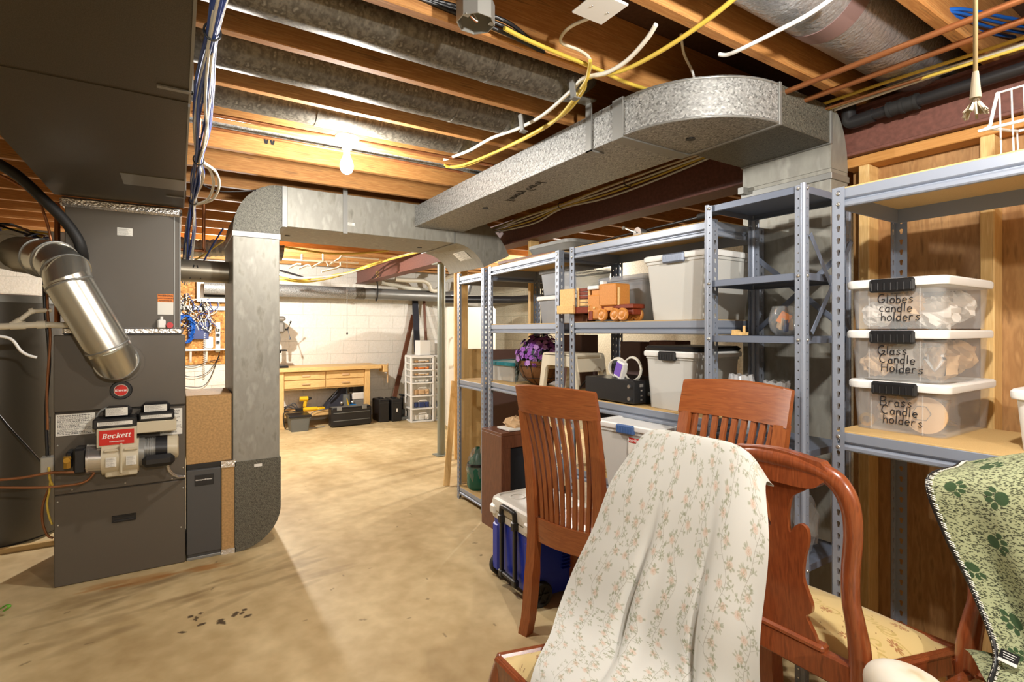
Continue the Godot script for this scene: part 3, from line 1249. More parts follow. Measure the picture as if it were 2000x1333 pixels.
	g.box(Vector3(0.0, 0.605, 0.11), Vector3(0.14, 0.03, 0.10), 0.005)
	g.box(Vector3(-0.005, 0.70, 0.075), Vector3(0.158, 0.16, 0.15), 0.012)
	g.box(Vector3(0.0, 0.69, 0.0), Vector3(0.15, 0.13, 0.12), 0.004)
	var b = part(o, "burner", g, M.burner_tan, 40)
	g = G.new()
	g.box(Vector3(0.0, 0.69, 0.188), Vector3(0.012, 0.16, 0.02), 0.004)
	g.box(Vector3(-0.042, 0.735, 0.178), Vector3(0.06, 0.012, 0.03), 0.003)
	g.box(Vector3(0.042, 0.735, 0.178), Vector3(0.06, 0.012, 0.03), 0.003)
	part(b, "housing_rib", g, M.burner_tan)
	for x in [-0.042, 0.044]:
		g = G.new()
		g.plate(0.045, 0.05, Transform3D(Basis(), Vector3(x, 0.676, 0.196)))
		part(b, "data_plate", g, M.print_4)
	g = G.new()
	g.box(Vector3(-0.02, 0.80, 0.15), Vector3(0.172, 0.098, 0.02), 0.003)
	part(b, "cover_plate", g, M.burner_tan)
	g = G.new()
	g.box(Vector3(-0.02, 0.80, 0.162), Vector3(0.15, 0.078, 0.003))
	var rl = part(b, "red_nameplate", g, M.badge_red)
	word(b, "lettering", "Beckett", 0.033, Transform3D(Basis(), Vector3(-0.02, 0.808, 0.164)), M.ink_white, "Droid Serif", true, true)
	word(b, "lettering", "CORPORATION", 0.009, Transform3D(Basis(), Vector3(-0.02, 0.778, 0.164)), M.ink_white, "Droid Sans", true)
	g = G.new()
	g.tube([Vector3(-0.145, 0.688, 0.10), Vector3(-0.085, 0.688, 0.10)], 0.076, 28)
	g.tube([Vector3(-0.150, 0.688, 0.10), Vector3(-0.140, 0.688, 0.10)], 0.079, 28)
	part(b, "air_band", g, M.chrome, 40)
	g = G.new()
	g.box(Vector3(-0.175, 0.69, 0.10), Vector3(0.055, 0.13, 0.12), 0.01)
	g.box(Vector3(-0.218, 0.70, 0.10), Vector3(0.03, 0.085, 0.09), 0.008)
	part(b, "fuel_pump", g, M.black)
	g = G.new()
	g.cyl(Vector3(-0.222, 0.725, 0.17), Vector3(-0.222, 0.665, 0.17), 0.016, -1, 6)
	g.cyl(Vector3(-0.222, 0.708, 0.19), Vector3(-0.222, 0.708, 0.14), 0.014, -1, 12)
	part(b, "brass_fitting", g, M.brass)
	g = G.new()
	g.tube([Vector3(0.075, 0.70, 0.10), Vector3(0.10, 0.70, 0.10)], 0.078, 28)
	g.tube([Vector3(0.10, 0.71, 0.10), Vector3(0.155, 0.71, 0.10)], 0.06, 28)
	for k in 4:
		g.tube([Vector3(0.112 + k * 0.011, 0.71, 0.10), Vector3(0.117 + k * 0.011, 0.71, 0.10)], 0.064, 24)
	part(b, "motor_neck", g, M.galv_trim, 40)
	g = G.new()
	g.tube([Vector3(0.15, 0.71, 0.10), Vector3(0.205, 0.71, 0.10)], 0.066, 28)
	part(b, "motor", g, M.black, 40)
	g = G.new()
	g.tube([Vector3(0.205, 0.71, 0.10), Vector3(0.252, 0.71, 0.10), Vector3(0.258, 0.71, 0.10)], [0.066, 0.066, 0.05], 28)
	part(b, "motor_end", g, M.burner_tan, 40)
	g = G.new()
	g.box(Vector3(0.165, 0.655, 0.175), Vector3(0.15, 0.065, 0.05), 0.02)
	part(b, "capacitor_cover", g, M.black)
	g = G.new()
	g.box(Vector3(-0.028, 0.874, 0.09), Vector3(0.19, 0.052, 0.14), 0.006)
	g.box(Vector3(-0.022, 0.925, 0.08), Vector3(0.125, 0.06, 0.11), 0.02)
	g.box(Vector3(0.155, 0.892, 0.08), Vector3(0.165, 0.045, 0.12), 0.006)
	g.box(Vector3(0.150, 0.935, 0.07), Vector3(0.135, 0.06, 0.09), 0.018)
	part(b, "control_box", g, M.black)
	for q in [[-0.022, 0.932, 0.137, 0.095, 0.042], [-0.028, 0.874, 0.162, 0.15, 0.020], [0.150, 0.936, 0.118, 0.105, 0.036], [0.155, 0.892, 0.142, 0.14, 0.018]]:
		g = G.new()
		g.plate(q[3], q[4], Transform3D(Basis(), Vector3(q[0], q[1], q[2])))
		part(b, "white_label", g, M.print_3)
	g = G.new()
	g.box(Vector3(0.155, 0.836, 0.08), Vector3(0.185, 0.062, 0.12), 0.004)
	part(b, "junction_box", g, M.burner_tan)
	g = G.new()
	g.tube(spline([Vector3(-0.115, 0.80, 0.05), Vector3(-0.118, 0.89, 0.05), Vector3(-0.10, 0.93, 0.05), Vector3(-0.07, 0.945, 0.05)]), 0.006, 8)
	part(b, "conduit", g, M.grey, 60)
	g = G.new()
	var cp := spline([Vector3(0.205, 0.655, 0.16), Vector3(0.208, 0.60, 0.14), Vector3(0.222, 0.56, 0.10), Vector3(0.25, 0.525, 0.05), Vector3(0.285, 0.508, 0.01)], 14)
	var cr := []
	for i in cp.size():
		cr.append(0.0085 if i % 2 else 0.0065)
	g.tube(cp, cr, 10)
	part(b, "armored_cable", g, M.chrome, 20)

	g = G.new()
	g.cyl(Vector3(0.215, 1.395, -0.005), Vector3(0.215, 1.398, 0.025), 0.017, -1, 20)
	part(o, "red_knob", g, M.red, 40)
	# bottle-shaped float switch beside the knob
	g = G.new()
	g.box(Vector3(0.175, 1.405, 0.0), Vector3(0.04, 0.05, 0.03), 0.006)
	g.cyl(Vector3(0.175, 1.43, 0.0), Vector3(0.175, 1.448, 0.0), 0.008, -1, 12)
	part(o, "float_switch", g, M.white)
	for q in [Vector3(-0.205, 1.47, -0.03), Vector3(-0.195, 1.43, -0.03)]:
		g = G.new()
		g.cyl(q, q + Vector3(0, 0, 0.06), 0.017, -1, 16)
		part(o, "drain_stub", g, M.pvc, 40)
		g = G.new()
		g.cyl(q + Vector3(0, 0, 0.055), q + Vector3(0, 0, 0.064), 0.02, -1, 16)
		part(o, "red_cap", g, M.red, 40)
	g = G.new()
	g.tube([Vector3(-0.012, 1.19, 0.012), Vector3(-0.012, 1.19, 0.02)], 0.108, 36)
	part(o, "flue_plate", g, M.furnace, 40)

	# flue pipe: out of the furnace front, bent up and away to the left
	o = thing("flue_pipe", "shiny galvanized smoke pipe bending from the furnace front up to the left", "pipe")
	var c0 := Vector3(-0.268, 1.19, -3.63)
	var c1 := Vector3(-0.275, 1.20, -3.53)
	var c2 := Vector3(-0.305, 1.285, -3.45)
	var c3 := Vector3(-0.459, 1.603, -3.44)
	var c4 := Vector3(-0.475, 1.675, -3.47)
	var c5 := Vector3(-0.53, 1.728, -3.555)
	var c6 := Vector3(-0.60, 1.752, -3.68)
	var c7 := Vector3(-1.05, 1.87, -4.32)
	var R := 0.098
	for q in [[c0, c1, 1.0], [c1, c2, 1.0], [c2, c3, 1.015], [c3, c4, 1.0], [c4, c5, 1.0], [c5, c6, 1.0]]:
		g = G.new()
		var dd: Vector3 = (q[1] - q[0]).normalized() * 0.03
		g.tube([q[0] - dd, q[1] + dd], R * q[2], 36)
		part(o, "pipe_length" if q[0] == c2 else "elbow_gore", g, M.flue_steel, 40)
	for q in [[c1, c0, c2], [c2, c1, c3], [c3, c2, c4], [c4, c3, c5], [c5, c4, c6], [c6, c5, c7]]:
		g = G.new()
		var ring := []
		var nn: Vector3 = (q[2] - q[1]).normalized()
		var ax := nn.cross(Vector3.UP if absf(nn.y) < 0.95 else Vector3.RIGHT).normalized()
		var ay := nn.cross(ax)
		for i in 41:
			var a := TAU * i / 40
			ring.append(q[0] + (ax * cos(a) + ay * sin(a)) * (R + 0.002))
		g.tube(ring, 0.0045, 6)
		part(o, "bead", g, M.galv_trim, 60)
	g = G.new()
	g.tube([c6, c7], R, 36)
	part(o, "old_length", g, M.flue_dull, 40)
	g = G.new()
	g.tube([Vector3(-0.755, 1.795, -4.02), Vector3(-0.755, 1.795, -3.80)], R, 32, 1.0, Vector3.ZERO, true)
	part(o, "tee_branch", g, M.flue_dull, 40)
	g = G.new()
	g.lathe([Vector2(R + 0.006, 0), Vector2(R + 0.006, 0.03), Vector2(R - 0.012, 0.03), Vector2(R - 0.012, 0.006), Vector2(0, 0.006), Vector2(0, 0)], 32, Transform3D(Basis(Vector3(1, 0, 0), Vector3(0, 0, 1), Vector3(0, -1, 0)), Vector3(-0.755, 1.795, -3.82)))
	part(o, "cleanout_cap", g, M.flue_dull, 30)

	# air cleaner and box
	o = thing("air_cleaner", "narrow grey air filter cabinet standing beside the furnace", "filter cabinet", Vector3(0.138, 0, -3.66))
	g = G.new()
	g.span(Vector3(-0.088, 0.012, -0.55), Vector3(0.088, 0.568, -0.002), 0.004)
	part(o, "cabinet", g, M.filter_grey)
	g = G.new()
	g.span(Vector3(-0.090, 0.035, -0.002), Vector3(0.088, 0.535, 0.012), 0.004)
	var dr = part(o, "door", g, M.filter_grey)
	g = G.new()
	g.span(Vector3(-0.05, 0.44, 0.012), Vector3(0.05, 0.505, 0.015), 0.003)
	part(dr, "badge", g, M.black)
	word(dr, "lettering", "Honeywell Home", 0.0105, Transform3D(Basis(), Vector3(-0.002, 0.475, 0.0155)), M.ink_white, "Droid Sans", true)
	g = G.new()
	g.span(Vector3(-0.088, 0.54, -0.004), Vector3(0.088, 0.566, 0.002), 0.002)
	part(o, "top_slot", g, M.black)
	g = G.new()
	g.span(Vector3(-0.09, 0.0, -0.55), Vector3(0.09, 0.016, 0.006), 0.002)
	part(o, "sill", g, M.galv_trim)
	o = thing("cardboard_box", "brown cardboard box with a folded top on the grey filter cabinet", "box", Vector3(0.162, 0.569, -3.66))
	g = G.new()
	g.span(Vector3(-0.117, 0, -0.40), Vector3(0.122, 0.405, 0), 0.003)
	part(o, "carton", g, M.cardboard)
	g = G.new()
	g.span(Vector3(-0.117, 0.405, -0.40), Vector3(0.122, 0.409, -0.201))
	g.span(Vector3(-0.117, 0.405, -0.199), Vector3(0.122, 0.409, 0))
	part(o, "top_flap", g, M.cardboard)

	# water heater behind, at the far left
	o = thing("water_heater", "tall dark cylindrical water heater at the far left behind the furnace", "water heater", Vector3(-1.02, 0, -4.82))
	g = G.new()
	g.lathe([Vector2(0, 0.02), Vector2(0.36, 0.02), Vector2(0.365, 0.05), Vector2(0.365, 1.545), Vector2(0, 1.545)], 48)
	part(o, "jacket", g, M.tank, 40)
	g = G.new()
	g.lathe([Vector2(0, 1.545), Vector2(0.372, 1.545), Vector2(0.372, 1.59), Vector2(0.30, 1.60), Vector2(0, 1.605)], 48)
	part(o, "top_pan", g, M.galv_trim, 40)
	g = G.new()
	g.lathe([Vector2(0, 0), Vector2(0.33, 0), Vector2(0.33, 0.02), Vector2(0, 0.02)], 40)
	part(o, "foot_ring", g, M.black, 40)
	g = G.new()
	g.span(Vector3(-1.9, 0.0, -4.42), Vector3(-0.56, 0.03, -4.38), 0.003)
	solo("floor_board", "pale narrow board lying on the floor in front of the dark tank", "board", g, M.mdf)
	# green scrap by the lower left edge
	g = G.new()
	g.tube(spline([Vector3(-0.753, 0.012, -3.503), Vector3(-0.717, 0.03, -3.451), Vector3(-0.688, 0.05, -3.431), Vector3(-0.677, 0.045, -3.414), Vector3(-0.7, 0.02, -3.441)]), 0.008, 8, 0.4)
	solo("plastic_strap", "small bright green plastic strap curling on the floor at lower left", "strap", g, mat("lime", c8(110, 180, 60), 0.5), 60)

func build_back() -> void:
	var g
	var o
	# OSB board with telephone gear on the back wall
	g = G.new()
	g.span(Vector3(-0.25, 0.90, -8.346), Vector3(1.0, 2.06, -8.336), 0.002)
	solo("backing_board", "golden particle board screwed to the back wall behind the furnace", "board", g, M.osb)
	var zb := -8.336
	o = thing("wall_shelf", "shallow white shelf on brackets below the blue box", "shelf", Vector3(0, 1.09, zb))
	g = G.new()
	g.span(Vector3(-0.2, 0, 0), Vector3(0.95, 0.025, 0.14), 0.003)
	part(o, "board", g, M.white)
	for x in [0.155, 0.34]:
		g = G.new()
		g.prism([Vector2(0, 0), Vector2(0.12, 0), Vector2(0.03, -0.13), Vector2(0, -0.16)], -0.012, 0.012, Transform3D(Basis(Vector3(0, 0, 1), Vector3(0, 1, 0), Vector3(-1, 0, 0)), Vector3(x, 0, 0)))
		part(o, "bracket", g, M.white)
	o = thing("wall_rail", "grey-beige horizontal rail across the golden board above the phone", "rail", Vector3(0, 1.67, zb))
	g = G.new()
	g.span(Vector3(-0.2, -0.03, 0), Vector3(0.95, 0.03, 0.05), 0.004)
	part(o, "rail", g, M.galv_trim)
	o = thing("network_box", "navy blue box fixed to the golden board", "box", Vector3(0.245, 1.30, zb))
	g = G.new()
	g.box(Vector3(0, 0.06, 0.04), Vector3(0.24, 0.23, 0.08), 0.008)
	part(o, "case", g, M.navy)
	o = thing("wall_phone", "white corded wall telephone hanging on the golden board", "telephone", Vector3(0.36, 1.43, zb))
	g = G.new()
	g.box(Vector3(0, 0.0, 0.03), Vector3(0.075, 0.22, 0.05), 0.02)
	part(o, "handset", g, M.white)
	g = G.new()
	g.box(Vector3(0.01, -0.23, 0.03), Vector3(0.095, 0.16, 0.06), 0.012)
	part(o, "base", g, M.white)
	g = G.new()
	var hp := []
	for i in 160:
		var a := i * 0.9
		hp.append(Vector3(-0.045 + cos(a) * 0.012, -0.11 - i * 0.0036, 0.07 + sin(a) * 0.012))
	g.tube(hp, 0.004, 5)
	part(o, "coiled_cord", g, M.white, 60)
	o = thing("power_strip", "white vertical outlet strip with black plugs beside the telephone", "power strip", Vector3(0.475, 1.27, zb))
	g = G.new()
	g.box(Vector3(0, 0, 0.025), Vector3(0.06, 0.42, 0.04), 0.008)
	part(o, "strip", g, M.white)
	for y in [0.1, 0.03, -0.07]:
		g = G.new()
		g.box(Vector3(0, y, 0.06), Vector3(0.04, 0.035, 0.04), 0.006)
		part(o, "plug", g, M.black)
	o = thing("cable_coil", "thick coil of bright blue network cable hanging on the golden board", "cable coil", Vector3(0.09, 1.38, zb + 0.10))
	g = G.new()
	for k in 14:
		var ring := []
		for i in 25:
			var a := TAU * i / 24
			ring.append(Vector3(cos(a) * (0.085 + rng.randf() * 0.01) + rng.randf_range(-0.03, 0.03), sin(a) * (0.17 + rng.randf() * 0.02), rng.randf_range(-0.04, 0.05)))
		g.tube(spline(ring, 2), 0.0055, 5)
	part(o, "loops", g, M.blue_bright, 60)
	o = thing("wire_tangle", "tangle of black, white and blue wires above the blue coil", "wires", Vector3(0.2, 1.62, zb))
	var kk := 0
	for m in [M.black, M.white_wire, M.blue_wire, M.black, M.white_wire]:
		g = G.new()
		for k in 7:
			var pts := []
			var x := rng.randf_range(-0.2, 0.2)
			for i in 6:
				pts.append(Vector3(x + rng.randf_range(-0.09, 0.09), 0.2 - i * 0.09 + rng.randf_range(-0.04, 0.04), rng.randf_range(0.06, 0.11)))
			g.tube(spline(pts, 4), 0.0045, 5)
		part(o, "wire", g, m, 60)
		kk += 1
	o = thing("sub_panel", "open grey electrical box with a dark face above the golden board's rail", "electrical box", Vector3(0.42, 1.86, zb))
	g = G.new()
	g.box(Vector3(0, 0.06, 0.05), Vector3(0.40, 0.34, 0.09), 0.006)
	part(o, "frame", g, M.steel_box)
	g = G.new()
	g.box(Vector3(0.02, 0.06, 0.097), Vector3(0.27, 0.2, 0.006), 0.002)
	part(o, "dark_face", g, M.black)
	for q in [[-0.05, 0.88], [0.0, 0.74], [0.05, 0.60]]:
		g = G.new()
		g.tube(spline([Vector3(-0.1, q[1] + 0.1, zb + 0.02), Vector3(0.15, q[1], zb + 0.03), Vector3(0.35, q[1] + 0.05, zb + 0.03), Vector3(0.5, 1.02 + q[0], zb + 0.06)]), 0.005, 6)
		solo("hanging_wire", ["black wire looping lowest across the white blocks under the board", "black wire looping across the blocks, middle one of three", "black wire hanging just beneath the golden board"][[0.60, 0.74, 0.88].find(q[1])], "wire", g, M.black, 60)

	# workbench
	var B := Vector3(1.80, 0, -8.0)
	o = thing("workbench", "pale wooden workbench with four drawers against the white block wall", "workbench", B)
	g = G.new()
	g.span(Vector3(-0.66, 0.79, -0.33), Vector3(0.80, 0.845, 0.27), 0.004)
	part(o, "bench_top", g, M.bench_wood)
	for lx in [-0.60, 0.60]:
		for lz in [-0.25, 0.19]:
			g = G.new()
			g.span(Vector3(lx - 0.04, 0, lz - 0.035), Vector3(lx + 0.04, 0.79, lz + 0.035), 0.004)
			g.span(Vector3(lx - 0.05, 0, lz - 0.045), Vector3(lx + 0.05, 0.03, lz + 0.045), 0.004)
			part(o, "leg", g, M.stud)
	g = G.new()
	g.span(Vector3(-0.56, 0.53, -0.26), Vector3(0.56, 0.785, 0.185), 0.002)
	part(o, "drawer_case", g, M.bench_wood)
	for dx in [-0.28, 0.28]:
		for dy in [0.605, 0.722]:
			g = G.new()
			g.box(Vector3(dx, dy, 0.195), Vector3(0.55, 0.108, 0.02), 0.005)
			var dr = part(o, "drawer", g, M.bench_wood)
			g = G.new()
			g.box(Vector3(dx + (0.01 if dx < 0 else 0.0), dy, 0.212), Vector3(0.11, 0.026, 0.022), 0.008)
			part(dr, "handle", g, M.kraft)
	g = G.new()
	g.span(Vector3(-0.62, 0.15, -0.27), Vector3(0.62, 0.215, 0.20), 0.004)
	part(o, "lower_shelf", g, M.bench_wood)
	g = G.new()
	g.box(Vector3(0.86, 0.79, 0.17), Vector3(0.07, 0.11, 0.2), 0.006)
	var vi = part(o, "vise", g, M.bench_wood)
	g = G.new()
	g.cyl(Vector3(0.80, 0.79, 0.17), Vector3(0.93, 0.79, 0.17), 0.014, -1, 14)
	g.cyl(Vector3(0.80, 0.81, 0.10), Vector3(0.86, 0.81, 0.10), 0.012, -1, 12)
	part(vi, "screw", g, M.tool_metal, 40)
	g = G.new()
	g.cyl(Vector3(0.925, 0.86, 0.17), Vector3(0.925, 0.56, 0.17), 0.012, -1, 12)
	part(vi, "tommy_bar", g, M.kraft, 40)
	# drill press on the bench
	o = thing("drill_press", "small grey benchtop drill press with a three-armed feed handle", "drill press", Vector3(1.20, 0.846, -7.97))
	g = G.new()
	g.box(Vector3(0, 0.015, 0.04), Vector3(0.2, 0.03, 0.3), 0.006)
	part(o, "base", g, M.black)
	g = G.new()
	g.cyl(Vector3(0, 0.03, -0.05), Vector3(0, 0.62, -0.05), 0.024, -1, 18)
	part(o, "column", g, M.tool_metal, 40)
	g = G.new()
	g.box(Vector3(0.0, 0.24, 0.04), Vector3(0.19, 0.02, 0.17), 0.004)
	g.box(Vector3(0.0, 0.225, -0.03), Vector3(0.07, 0.05, 0.09), 0.008)
	part(o, "work_table", g, M.black)
	g = G.new()
	g.box(Vector3(0, 0.56, 0.02), Vector3(0.13, 0.17, 0.26), 0.03)
	g.box(Vector3(0, 0.68, 0.0), Vector3(0.14, 0.07, 0.32), 0.025)
	part(o, "head", g, M.tool_metal)
	g = G.new()
	g.cyl(Vector3(0, 0.48, 0.10), Vector3(0, 0.36, 0.10), 0.02, 0.012, 14)
	part(o, "chuck", g, M.tool_metal, 40)
	g = G.new()
	g.cyl(Vector3(0.06, 0.53, 0.06), Vector3(0.115, 0.53, 0.06), 0.014, -1, 12)
	for a in [50, 170, 290]:
		var e := Vector3(0.13, 0.53 + sin(deg_to_rad(a)) * 0.12, 0.06 + cos(deg_to_rad(a)) * 0.12)
		g.cyl(Vector3(0.11, 0.53, 0.06), e, 0.005, -1, 8)
		g.cyl(e, e + (e - Vector3(0.11, 0.53, 0.06)) * 0.25, 0.011, -1, 8)
	part(o, "feed_handle", g, M.black, 40)
	# things on and under the bench
	tool_drill(Vector3(1.52, 0.217, -7.92))
	o = thing("reciprocating_saw", "yellow and black power tool lying flat on the bench's lower shelf", "power tool", Vector3(1.60, 0.217, -7.84))
	g = G.new()
	g.box(Vector3(0, 0.03, 0), Vector3(0.22, 0.055, 0.07), 0.02)
	g.box(Vector3(0.14, 0.025, 0.01), Vector3(0.12, 0.045, 0.05), 0.015, Basis(Vector3.UP, 0.3))
	part(o, "body", g, M.yellow_tool)
	g = G.new()
	g.box(Vector3(-0.15, 0.03, 0), Vector3(0.10, 0.05, 0.06), 0.012)
	part(o, "grip", g, M.black)
	o = thing("tool_bag", "black soft tool bag slumped on the bench's lower shelf", "bag", Vector3(1.98, 0.217, -7.98))
	g = G.new()
	var br := []
	for i in 9:
		var t := i / 8.0
		var w := lerpf(0.36, 0.06, pow(t, 1.5))
		br.append(rr(w, 0.22 * (1 - t * 0.6), minf(w * 0.4, 0.05), t * 0.29, 4).map(func(v): return v + Vector3(t * 0.10 + sin(v.z * 40) * 0.008, 0, 0)))
	g.rings(br)
	part(o, "bag_body", g, M.dark_cloth, 50)
	g = G.new()
	g.tube(spline([Vector3(-0.12, 0.12, 0.12), Vector3(-0.02, 0.24, 0.12), Vector3(0.08, 0.34, 0.07), Vector3(0.13, 0.31, 0.08), Vector3(0.14, 0.12, 0.12)]), 0.012, 8)
	part(o, "strap", g, M.black, 60)
	o = thing("router_tool", "dark grey motor tool with silver fittings on the bench's lower shelf", "power tool", Vector3(2.12, 0.217, -7.90))
	g = G.new()
	g.cyl(Vector3(0, 0.02, 0), Vector3(0, 0.20, 0), 0.06, 0.05, 18)
	g.box(Vector3(0, 0.012, 0), Vector3(0.15, 0.022, 0.14), 0.004)
	part(o, "motor", g, M.box_grey, 40)
	g = G.new()
	g.ball(Vector3(-0.08, 0.08, 0.03), Vector3(0.025, 0.025, 0.025), 12, 8)
	g.ball(Vector3(0.08, 0.08, 0.03), Vector3(0.025, 0.025, 0.025), 12, 8)
	part(o, "knob", g, M.chrome, 60)
	o = thing("tool_case", "small dark red and black case on the bench's lower shelf", "case", Vector3(2.24, 0.217, -8.0))
	g = G.new()
	g.box(Vector3(0, 0.09, 0), Vector3(0.10, 0.18, 0.14), 0.01)
	part(o, "case", g, M.dark_cloth)
	o = thing("book_stack_box", "black printed carton at the right end above grey cases", "box", Vector3(2.31, 0.433, -8.02))
	g = G.new()
	g.box(Vector3(0, 0.085, 0), Vector3(0.20, 0.17, 0.16), 0.004, Basis(Vector3.UP, 0.15))
	part(o, "carton", g, M.black)
	o = thing("storage_case", "pale grey plastic case under the black carton on the lower shelf", "case", Vector3(2.32, 0.217, -7.99))
	g = G.new()
	g.box(Vector3(0, 0.052, 0), Vector3(0.21, 0.10, 0.2), 0.008)
	part(o, "lower_half", g, M.grey)
	g = G.new()
	g.box(Vector3(-0.01, 0.16, 0), Vector3(0.2, 0.108, 0.19), 0.012)
	part(o, "upper_half", g, M.paper)
	o = thing("hand_tool", "bright blue and white handled tool beside the grey motor tool", "tool", Vector3(2.20, 0.217, -7.86))
	g = G.new()
	g.box(Vector3(0, 0.025, 0), Vector3(0.12, 0.05, 0.06), 0.014, Basis(Vector3.UP, 0.2))
	part(o, "body", g, M.blue_tool)
	g = G.new()
	g.bar(Vector3(-0.06, 0.03, 0.02), Vector3(-0.09, 0.15, 0.0), 0.02, 0.02, 0.004)
	part(o, "grip", g, M.yellow_tool)
	g = G.new()
	for k in 3:
		g.tube(spline([Vector3(1.22, 0.23, -7.85), Vector3(1.28 + k * 0.05, 0.30 + k * 0.02, -7.88), Vector3(1.42, 0.245, -7.83), Vector3(1.34 - k * 0.02, 0.23, -7.80), Vector3(1.25, 0.245, -7.84)]), 0.007, 6)
	g.tube(spline([Vector3(1.30, 0.23, -7.80), Vector3(1.27, 0.245, -7.78), Vector3(1.23, 0.20, -7.77), Vector3(1.25, 0.02, -7.76), Vector3(1.33, 0.009, -7.72)]), 0.006, 6)
	solo("extension_cord", "black cord coiled on the lower shelf and trailing to the floor", "cord", g, M.black, 60)
	g = G.new()
	g.tube(spline([Vector3(1.95, 0.23, -7.78), Vector3(1.75, 0.235, -7.775), Vector3(1.60, 0.2, -7.765), Vector3(1.58, 0.12, -7.76), Vector3(1.5, 0.009, -7.72), Vector3(1.75, 0.009, -7.66)]), 0.006, 6)
	solo("extension_cord", "grey cord hanging over the middle of the bench's lower shelf", "cord", g, M.grey, 60)
	o = thing("storage_tote", "small grey-green lidded tote on the floor under the bench", "bin", Vector3(1.40, 0, -7.63))
	g = G.new()
	g.rings([rr(0.22, 0.24, 0.02, 0.0), rr(0.26, 0.28, 0.02, 0.19)])
	part(o, "tub", g, M.box_grey, 40)
	g = G.new()
	g.box(Vector3(0, 0.205, 0), Vector3(0.29, 0.03, 0.31), 0.008)
	part(o, "lid", g, M.black)
	o = thing("tool_chest", "long black scuffed plastic tool case leaning in front of the bench", "case", Vector3(2.10, 0, -7.62), 0.05)
	g = G.new()
	g.box(Vector3(0, 0.14, 0), Vector3(0.58, 0.27, 0.16), 0.02)
	part(o, "shell", g, M.black)
	g = G.new()
	g.box(Vector3(0, 0.09, 0.081), Vector3(0.53, 0.012, 0.01), 0.003)
	g.box(Vector3(0, 0.20, 0.081), Vector3(0.53, 0.012, 0.01), 0.003)
	g.box(Vector3(0, 0.275, 0), Vector3(0.54, 0.012, 0.12), 0.003)
	part(o, "rib", g, M.box_grey)
	for x in [-0.18, 0.18]:
		g = G.new()
		g.box(Vector3(x, 0.26, 0.078), Vector3(0.07, 0.05, 0.016), 0.004)
		part(o, "latch", g, M.grey)
	k_case(Vector3(2.60, 0, -7.78), "upright black tool case nearest the bench leg")
	k_case(Vector3(2.78, 0, -7.74), "upright black tool case with a white tag beside the chop saw")
	o = thing("chop_saw", "grey and black chop saw on the floor beside the plastic drawers", "saw", Vector3(2.97, 0, -7.72))
	g = G.new()
	g.box(Vector3(0, 0.03, 0), Vector3(0.26, 0.05, 0.28), 0.01)
	g.box(Vector3(0, 0.10, -0.08), Vector3(0.2, 0.1, 0.06), 0.01)
	part(o, "base", g, M.box_grey)
	g = G.new()
	g.tube([Vector3(-0.01, 0.24, 0.02), Vector3(0.05, 0.24, 0.035)], 0.12, 28)
	part(o, "blade_guard", g, M.tool_metal, 40)
	g = G.new()
	g.tube([Vector3(0.05, 0.26, -0.02), Vector3(0.12, 0.28, -0.02)], 0.06, 18)
	g.bar(Vector3(-0.02, 0.10, -0.1), Vector3(-0.05, 0.34, -0.02), 0.05, 0.06, 0.01)
	g.bar(Vector3(-0.12, 0.39, 0.06), Vector3(0.02, 0.35, -0.02), 0.035, 0.035, 0.01)
	part(o, "motor_arm", g, M.black)
	# leaning plank
	g = G.new()
	g.bar(Vector3(2.83, 0.08, -7.98), Vector3(3.34, 1.62, -8.32), 0.075, 0.02, 0.003, Vector3(0, 0, 1))
	solo("leaning_plank", "brown wooden plank leaning against the white block wall", "plank", g, M.walnut)
	# pull chain
	o = thing("pull_chain", "thin pull chain with a dark knob hanging before the white wall", "pull chain", Vector3(1.811, 1.661, -6.717))
	g = G.new()
	g.cyl(Vector3(0, 0.645, 0), Vector3(0, -0.32, 0), 0.0025, -1, 6)
	part(o, "chain", g, M.grey, 40)
	g = G.new()
	g.ball(Vector3(0, -0.335, 0), Vector3(0.012, 0.016, 0.012), 12, 8)
	part(o, "knob", g, M.black, 60)
	# plastic drawer towers
	drawer_tower(Vector3(3.10, 0, -7.48), "left tower of clear plastic drawers in a white frame by the column")
	drawer_tower(Vector3(3.47, 0, -7.46), "right tower of clear plastic drawers, partly behind the grey column")
	o = thing("carton", "plain white box standing on the left drawer tower", "box", Vector3(3.14, 0.993, -7.45))
	g = G.new()
	g.box(Vector3(0, 0.11, 0), Vector3(0.17, 0.22, 0.2), 0.003)
	part(o, "carton_body", g, M.white)
	o = thing("drawer_organizer", "small clear drawer organizer on the right drawer tower", "organizer", Vector3(3.48, 0.993, -7.42))
	g = G.new()
	for q in [[-0.11, 0.11], [0.11, 0.11]]:
		g.box(Vector3(q[0], q[1], 0), Vector3(0.014, 0.22, 0.18), 0.002)
	for y in [0.007, 0.075, 0.145, 0.213]:
		g.box(Vector3(0, y, 0), Vector3(0.22, 0.014, 0.18), 0.002)
	g.box(Vector3(0, 0.11, -0.08), Vector3(0.22, 0.21, 0.01))
	part(o, "frame", g, M.white)
	for y in [0.041, 0.11, 0.18]:
		g = G.new()
		g.box(Vector3(0, y, 0.01), Vector3(0.20, 0.05, 0.155), 0.003)
		part(o, "drawer", g, M.drawer_clear)
	# dark items leaning in the corner behind the column
	for q in [[3.30, "dark flat board leaning in the corner behind the column", M.dark_cloth, 0.10], [3.46, "brown handled tools bundled in the corner behind the column", M.walnut, 0.04]]:
		g = G.new()
		g.bar(Vector3(q[0], 1.0, -8.05), Vector3(q[0] + 0.06, 1.95, -8.30), q[3], 0.03, 0.004, Vector3(0, 0, 1))
		solo("leaning_plank", q[1], "plank", g, q[2])
	# refrigerator
	o = thing("refrigerator", "white upright refrigerator seen between the shelf posts at back right", "refrigerator", Vector3(3.45, 0, -6.45), -0.28)
	g = G.new()
